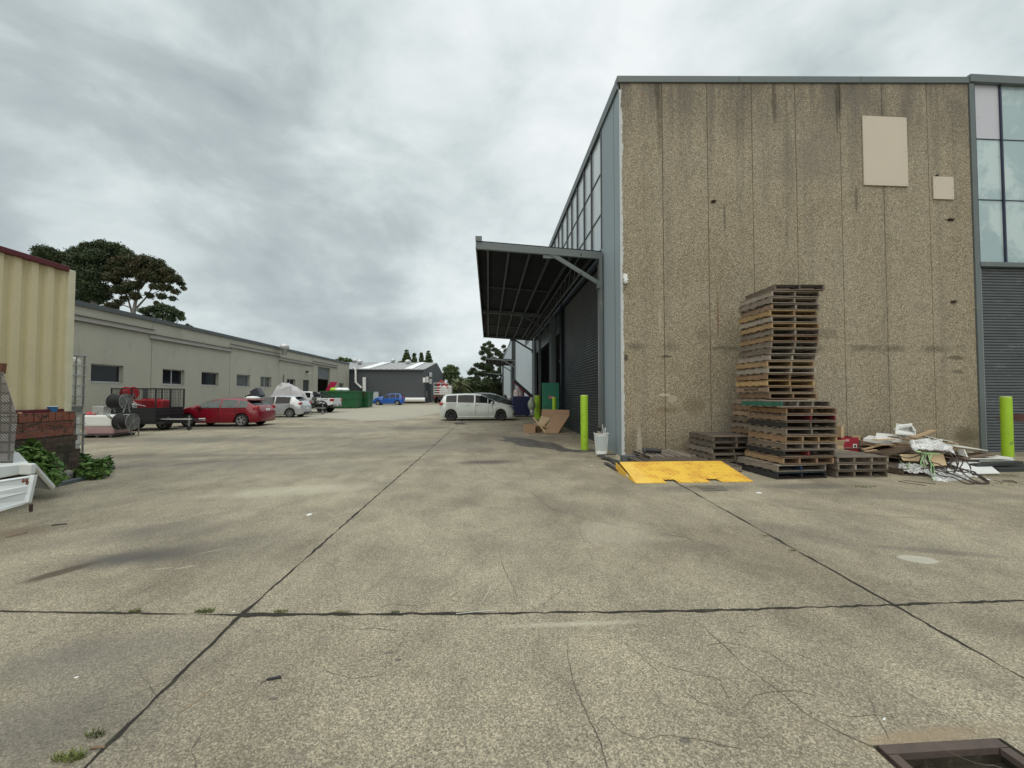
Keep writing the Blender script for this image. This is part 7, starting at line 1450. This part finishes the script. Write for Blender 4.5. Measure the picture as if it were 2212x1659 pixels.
# cables
M_cab = mat('brown_cable', (.035, .022, .018), .5)
def cable(pts, lab, r=.012):
    P = [H(*p) for p in pts]; out = []
    for i in range(len(P)-1):
        p0, p1, p2, p3 = P[max(i-1, 0)], P[i], P[i+1], P[min(i+2, len(P)-1)]
        for k in range(8):
            t = k/8; out.append(.5*((2*p1) + (p2-p0)*t + (2*p0-5*p1+4*p2-p3)*t*t + (3*p1-p0-3*p2+p3)*t**3))
    out.append(P[-1]); 
    for q_ in out: q_.z = max(q_.z, gz(q_.y)+r+.004)
    tag(MB().tube(out, r, 6).build('cable', M_cab, smooth=True), lab, 'cable', 'brown cables spilling from the heap')
CB = [[(880, 470, 8.0), (1080, 450, 7.9), (1240, 470, 7.8), (1330, 520, 7.7), (1360, 600, 7.6), (1330, 700, 7.6), (1300, 740, 7.6)], [(1180, 450, 7.9), (1250, 500, 7.8), (1300, 560, 7.7), (1240, 640, 7.7), (1200, 690, 7.7)], [(1200, 490, 7.9), (1280, 520, 7.8), (1250, 600, 7.7), (1280, 680, 7.6)],
      [(1000, 600, 8.0), (1100, 620, 7.9), (1180, 660, 7.8), (1400, 680, 7.6), (1600, 770, 7.4), (1740, 850, 7.2), (1700, 885, 7.15), (1550, 860, 7.2), (1350, 780, 7.4), (1100, 680, 7.7)], [(950, 610, 8.0), (1080, 700, 7.7), (1300, 760, 7.5), (1500, 840, 7.3), (1680, 880, 7.15), (1760, 860, 7.2), (1720, 820, 7.3), (1600, 750, 7.5)],
      [(1000, 680, 7.9), (1120, 770, 7.6), (1300, 800, 7.4), (1440, 870, 7.2), (1570, 890, 7.15)], [(1370, 540, 7.9), (1430, 560, 7.8), (1500, 630, 7.7), (1525, 690, 7.7)], [(1350, 500, 7.9), (1420, 590, 7.8), (1380, 680, 7.7), (1420, 720, 7.6)], [(1080, 650, 7.9), (1200, 700, 7.7), (1250, 720, 7.6), (1500, 700, 7.6), (1640, 800, 7.35), (1720, 860, 7.2), (1650, 870, 7.2), (1500, 800, 7.35), (1380, 700, 7.6)],
      [(580, 510, 8.2), (700, 545, 8.1), (820, 520, 8.1), (890, 480, 8.1)], [(960, 560, 8.1), (975, 650, 7.9), (1000, 720, 7.7), (1090, 740, 7.7)], [(1310, 560, 7.8), (1350, 640, 7.7), (1310, 700, 7.6), (1440, 730, 7.5), (1560, 720, 7.5), (1600, 760, 7.45)], [(1740, 810, 7.4), (1900, 850, 7.3), (2060, 870, 7.3), (2120, 885, 7.2), (2050, 850, 7.4), (1930, 860, 7.4)], [(580, 850, 7.5), (720, 890, 7.3), (850, 920, 7.2), (935, 945, 7.1)], [(640, 840, 7.55), (820, 885, 7.4), (950, 905, 7.3), (1070, 935, 7.2)]]
LBC = ['cable arching over the clear film and down on the right', 'cable loop hanging under the film edge', 'short cable twisting beside the cardboard flap', 'longest cable loop spread on the concrete to the right', 'cable looping back on itself at the right of the spread film', 'cable crossing the lower film edge', 'single thin cable arching over the white sheet', 'cable curl left of the thin arching one', 'tangled middle cable loop on the film', 'sagging cable across the wide cardboard', 'cable running down between the cardboard pieces', 'cable bunched right of the square cardboard flap', 'cable end lying alone right of the coil', 'thin cord lying on the concrete below the pallets', 'second thin cord parallel to the first below the pallets']
for i, (c, l) in enumerate(zip(CB, LBC)): cable(c, l, .011 if i < 12 else .006)
# ------------------------------------------------------------------ litter, drain, navy bin
def crumb(x, y, sz, m, lab, cat, nm, sh=(1, .7, .25)):
    p = gp(x, y); o = MB().lathe([(0, 0), (.9, .05), (1, .3), (.6, .8), (0, 1)], 9, Matrix.Translation((p.x, p.y, p.z)) @ Matrix.Rotation(random.uniform(0, 3), 4, 'Z') @ Matrix.Diagonal((sz*sh[0], sz*sh[1], sz*sh[2], 1))).build(nm, m, smooth=True)
    md = o.modifiers.new('d', 'DISPLACE'); tx = bpy.data.textures.get('cr') or bpy.data.textures.new('cr', 'CLOUDS'); md.texture = tx; md.strength = sz*.3; return tag(o, lab, cat)
crumb(668, 1112, .055, M_white, 'small white scrap of foam on the concrete left of centre', 'litter', 'foam_scrap'); crumb(165, 1463, .012, M_white, 'tiny white paper scrap at the left of the near slab', 'litter', 'paper_scrap'); crumb(1640, 1065, .06, M_white, 'white crumpled litter on the concrete right of the ramp', 'litter', 'paper_scrap')
crumb(2113+20, 1036, .09, M_white, 'white cup lying by the cable ends', 'litter', 'white_cup'); crumb(1278, 1001+5, .04, M_wb2, 'pale pebble of litter left of the ramp', 'litter', 'paper_scrap'); crumb(1910, 1553, .009, M_white, 'thin white scrap near the drain grate', 'litter', 'paper_scrap', (1.6, .5, .2))
for i, (x, y) in enumerate(((340, 1155), (505, 1321), (1435, 1378), (820, 1323), (1350, 1321), (1260, 1327), (1268, 1325))): crumb(x, y, random.uniform(.005, .011), M_white, ['white fleck on the left stained slab', 'white chip at the crossing of the joints', 'pale chip on the near slab right of centre', 'pale chip in the middle of the cross joint', 'white chip in the right half of the cross joint', 'white pebble in the broken joint edge, left one', 'white pebble in the broken joint edge, right one'][i], 'litter', 'white_chip')
# black scrap on the near slab
p = gp(592, 1467); T = thing('black_scrap', 'torn black rubber scrap lying on the near slab at the left', 'litter', tuple(p))
m = MB(); [m.lathe([(0, 0), (.02, .002), (.016, .01), (0, .012)], 8, Matrix.Translation((dx, dy, .001)) @ Matrix.Diagonal((s1, s2, 1, 1))) for dx, dy, s1, s2 in ((-.02, -.005, 1.2, .5), (.0, .0, .9, .5), (.022, .008, .9, .7), (.035, .003, .5, .3))]; m.build('scrap', M_black, T); MB().tube([(-.04, -.01, .004), (-.055, -.03, .004), (-.06, -.045, .003)], .0018, 5).build('thread', M_black, T)
def twig(x0, y0, x1, y1, lab, r=.003, m=None): a = gp(x0, y0); b = gp(x1, y1); o = MB().tube([(a.x, a.y, a.z+r+.002), ((a.x+b.x)/2+.01, (a.y+b.y)/2, a.z+r+.006), (b.x, b.y, b.z+r+.002)], r, 5).build('twig', m or M_tn); tag(o, lab, 'twig')
twig(392, 1538, 455, 1492, 'dry grass stalk on the near left slab', .0022); twig(1042, 1300, 1060, 1268, 'pale straw standing diagonal on the middle slab', .003, M_wb2); twig(112, 1136, 145, 1133, 'dark stick on the left slab behind the stain', .007, M_black); twig(10, 1162, 60, 1150, 'pale stick at the left edge near the rust stain', .006); twig(195, 1619, 227, 1617, 'dead leaf stalk beside the bottom left grass', .005, M_br); twig(985, 1327, 1070, 1320, 'pale straw lying along the cross joint', .003, M_wb2)
# drain
T = thing('drain_grate', 'rusty steel drain frame with a sunken grate at the bottom right', 'drain', ((DX0+DX1)/2, 1.7, gz(1.7)))
M_rs = mat('drain_steel', (.095, .07, .06), .8, .1, .25, 14, bump=.5, bscale=120); z = gz(1.7)
m = MB(); fw_ = .05
def ringbox(x0, x1, y0, y1, zl, zh): MB().box(x0, x1, y0, y1, zl, zh).build('frame_bar', M_rs, T, True, bevel=.003)
ringbox(DX0+.032, DX1-.03, DYB-.055, DYB-.004, z-.03, z+.008); ringbox(DX0+.032, DX0+.085, DYA, DYB-.058, z-.03, z+.007); ringbox(DX1-.085, DX1-.03, DYA, DYB-.058, z-.03, z+.007); ringbox(DX0+.088, DX1-.088, DYA, DYA+.05, z-.03, z+.008)
m = MB(); m.box(DX0, DX0+.004, DYA, DYB, z-.3, z+.0035); m.box(DX1-.004, DX1, DYA, DYB, z-.3, z+.0035); m.box(DX0, DX1, DYB-.004, DYB, z-.3, z+.0035); m.box(DX0, DX1, DYA, DYA+.004, z-.3, z+.0035); m.box(DX0, DX1, DYA, DYB, z-.14, z-.12); m.build('pit_wall', mat('pit_dirt', (.09, .08, .06), .95, 0, .4, 6, col2=(.16, .15, .11), c2t=.6, c2s=9), T, True)
vs = []; nx = 14
for j, y in enumerate((DYB-.098, DYA+.06)):
    for i in range(nx+1): t = i/nx; vs.append((DX0+.09+t*(DX1-DX0-.18), y+.012*sin(t*5+1), z-.035-.022*(j == 0)+.006*sin(t*6)-.006*t))
MB().add(vs, [(i, i+1, nx+1+i+1, nx+1+i) for i in range(nx)]).build('sunken_cover', M_rs, T, True)
o = bpy.data.objects
p = gp(1690, 1056)
pts = [(1520, 1052), (1600, 1052), (1612, 1059), (1535, 1061)]
# small square cover by the ramp
q_ = [gp(1505, 1050), gp(1560, 1050), gp(1573, 1060), gp(1520, 1061)]; tag(MB().add([(a.x, a.y, gz(a.y)+.006) for a in q_], [(0,1,2,3)]).build('inspection_cover', mat('cover_dark', (.13, .115, .09), .9, 0, .3, 12)), 'small rectangular inspection cover in the concrete before the ramp', 'cover')
# grate near the minivan
q_ = [gp(985, 913.5), gp(1006, 913.5), gp(1002, 916.5), gp(979, 916.5)]; T = thing('floor_grate', 'small dark floor grate just in front of the minivan rear wheel', 'grate', tuple(q_[0])); z = gz(q_[0].y)
MB().add([(a.x, a.y, gz(a.y)+.012) for a in q_], [(0,1,2,3)]).build('grate_frame', M_black, T, True)
# navy bin
Yn = 27.7; a = onY(1108, 900, Yn).x; b = onY(1136, 900, Yn).x; zt_ = onY(1120, 856, Yn).z; g0 = gz(Yn)
T = thing('navy_bin', 'navy blue industrial bin with its lid propped open in front of the minivan nose', 'bin', ((a+b)/2, Yn, g0)); M_nv = mat('navy_paint', (.010, .014, .075), .4, 0, .1, 2)
m = MB(); t = .04; m.box(a, b+.3, Yn, Yn+t, g0+.12, zt_); m.box(a, b+.3, Yn+1.3-t, Yn+1.3, g0+.12, zt_); m.box(a, a+t, Yn+t, Yn+1.3-t, g0+.12, zt_); m.box(b+.3-t, b+.3, Yn+t, Yn+1.3-t, g0+.12, zt_); m.box(a+t, b+.3-t, Yn+t, Yn+1.3-t, g0+.12, g0+.18); m.build('bin_body', M_nv, T, True)
MB().box(a+.4, b-.1, Yn-.02, Yn, g0+1.05, g0+1.09).build('handle_bar', M_nv, T, True)
for x in (a+.1, b+.1): MB().lathe([(0, -.04), (.09, -.04), (.09, .04), (0, .04)], 14, Matrix.Translation((x, Yn+.15, g0+.09)) @ Matrix.Rotation(pi/2, 4, 'X')).build('castor', M_rubber, T, True)
l0 = onY(1149, 858, Yn); l1 = onY(1108, 822, Yn); up = Vector((.18, 0, .26))
for nm, mt, o0, o1 in (('lid', mat('lid_teal', (.015, .05, .06), .5), .0, 1.0), ('lid_rim', mat('lid_maroon', (.22, .01, .05), .5), -.55, -.02)):
    pa, pb_ = Vector((l0.x, Yn, l0.z)), Vector((l1.x, Yn, l1.z)); n_ = Vector((-(pb_-pa).z, 0, (pb_-pa).x)).normalized()*-.16
    v = [pa+n_*o0, pb_+n_*o0, pb_+n_*o1, pa+n_*o1]; m = MB(); dpt = Vector((0, 1.3, 0)) if nm == 'lid' else Vector((0, .08, 0)); m.add(v+[q+dpt for q in v], [(0,1,2,3),(7,6,5,4),(0,4,5,1),(1,5,6,2),(2,6,7,3),(3,7,4,0)]); m.build(nm, mt, T, True, bevel=.02)
MB().tube([(l1.x+.25, Yn+.3, l1.z-.1), (a+.4, Yn+.3, zt_)], .02, 6).build('lid_prop', M_galv, T, True)
p = onY(1121, 848, Yn+.7); o = MB().lathe([(0, -.35), (.4, -.3), (.4, .1), (.15, .35), (0, .4)], 12, Matrix.Translation(p)).build('rubbish_sack', mat('bag_pink', (.6, .5, .5), .5, 0, .3, 5), smooth=True); tag(o, 'pale tied rubbish sack inside the open navy bin', 'sack')
# small things by the wall beyond the minivan
for i, (x, y0, y1) in enumerate(((1090, 852, 868), (1100, 856, 885), (1104, 858, 890))):
    a = onY(x, y0, 40); o = MB().lathe([(.22, 0), (.24, .1), (.24, a.z-gz(40)-.15), (.1, a.z-gz(40))], 12, Matrix.Translation((a.x, 40, gz(40)))).build('gas_bottle', [M_black, M_galv, M_black][i], smooth=True); tag(o, ['dark gas bottle leftmost by the warehouse wall behind the minivan', 'grey gas bottle in the middle of three by the wall', 'black gas bottle closest to the navy bin'][i], 'gas bottle', 'gas bottles by the warehouse wall')
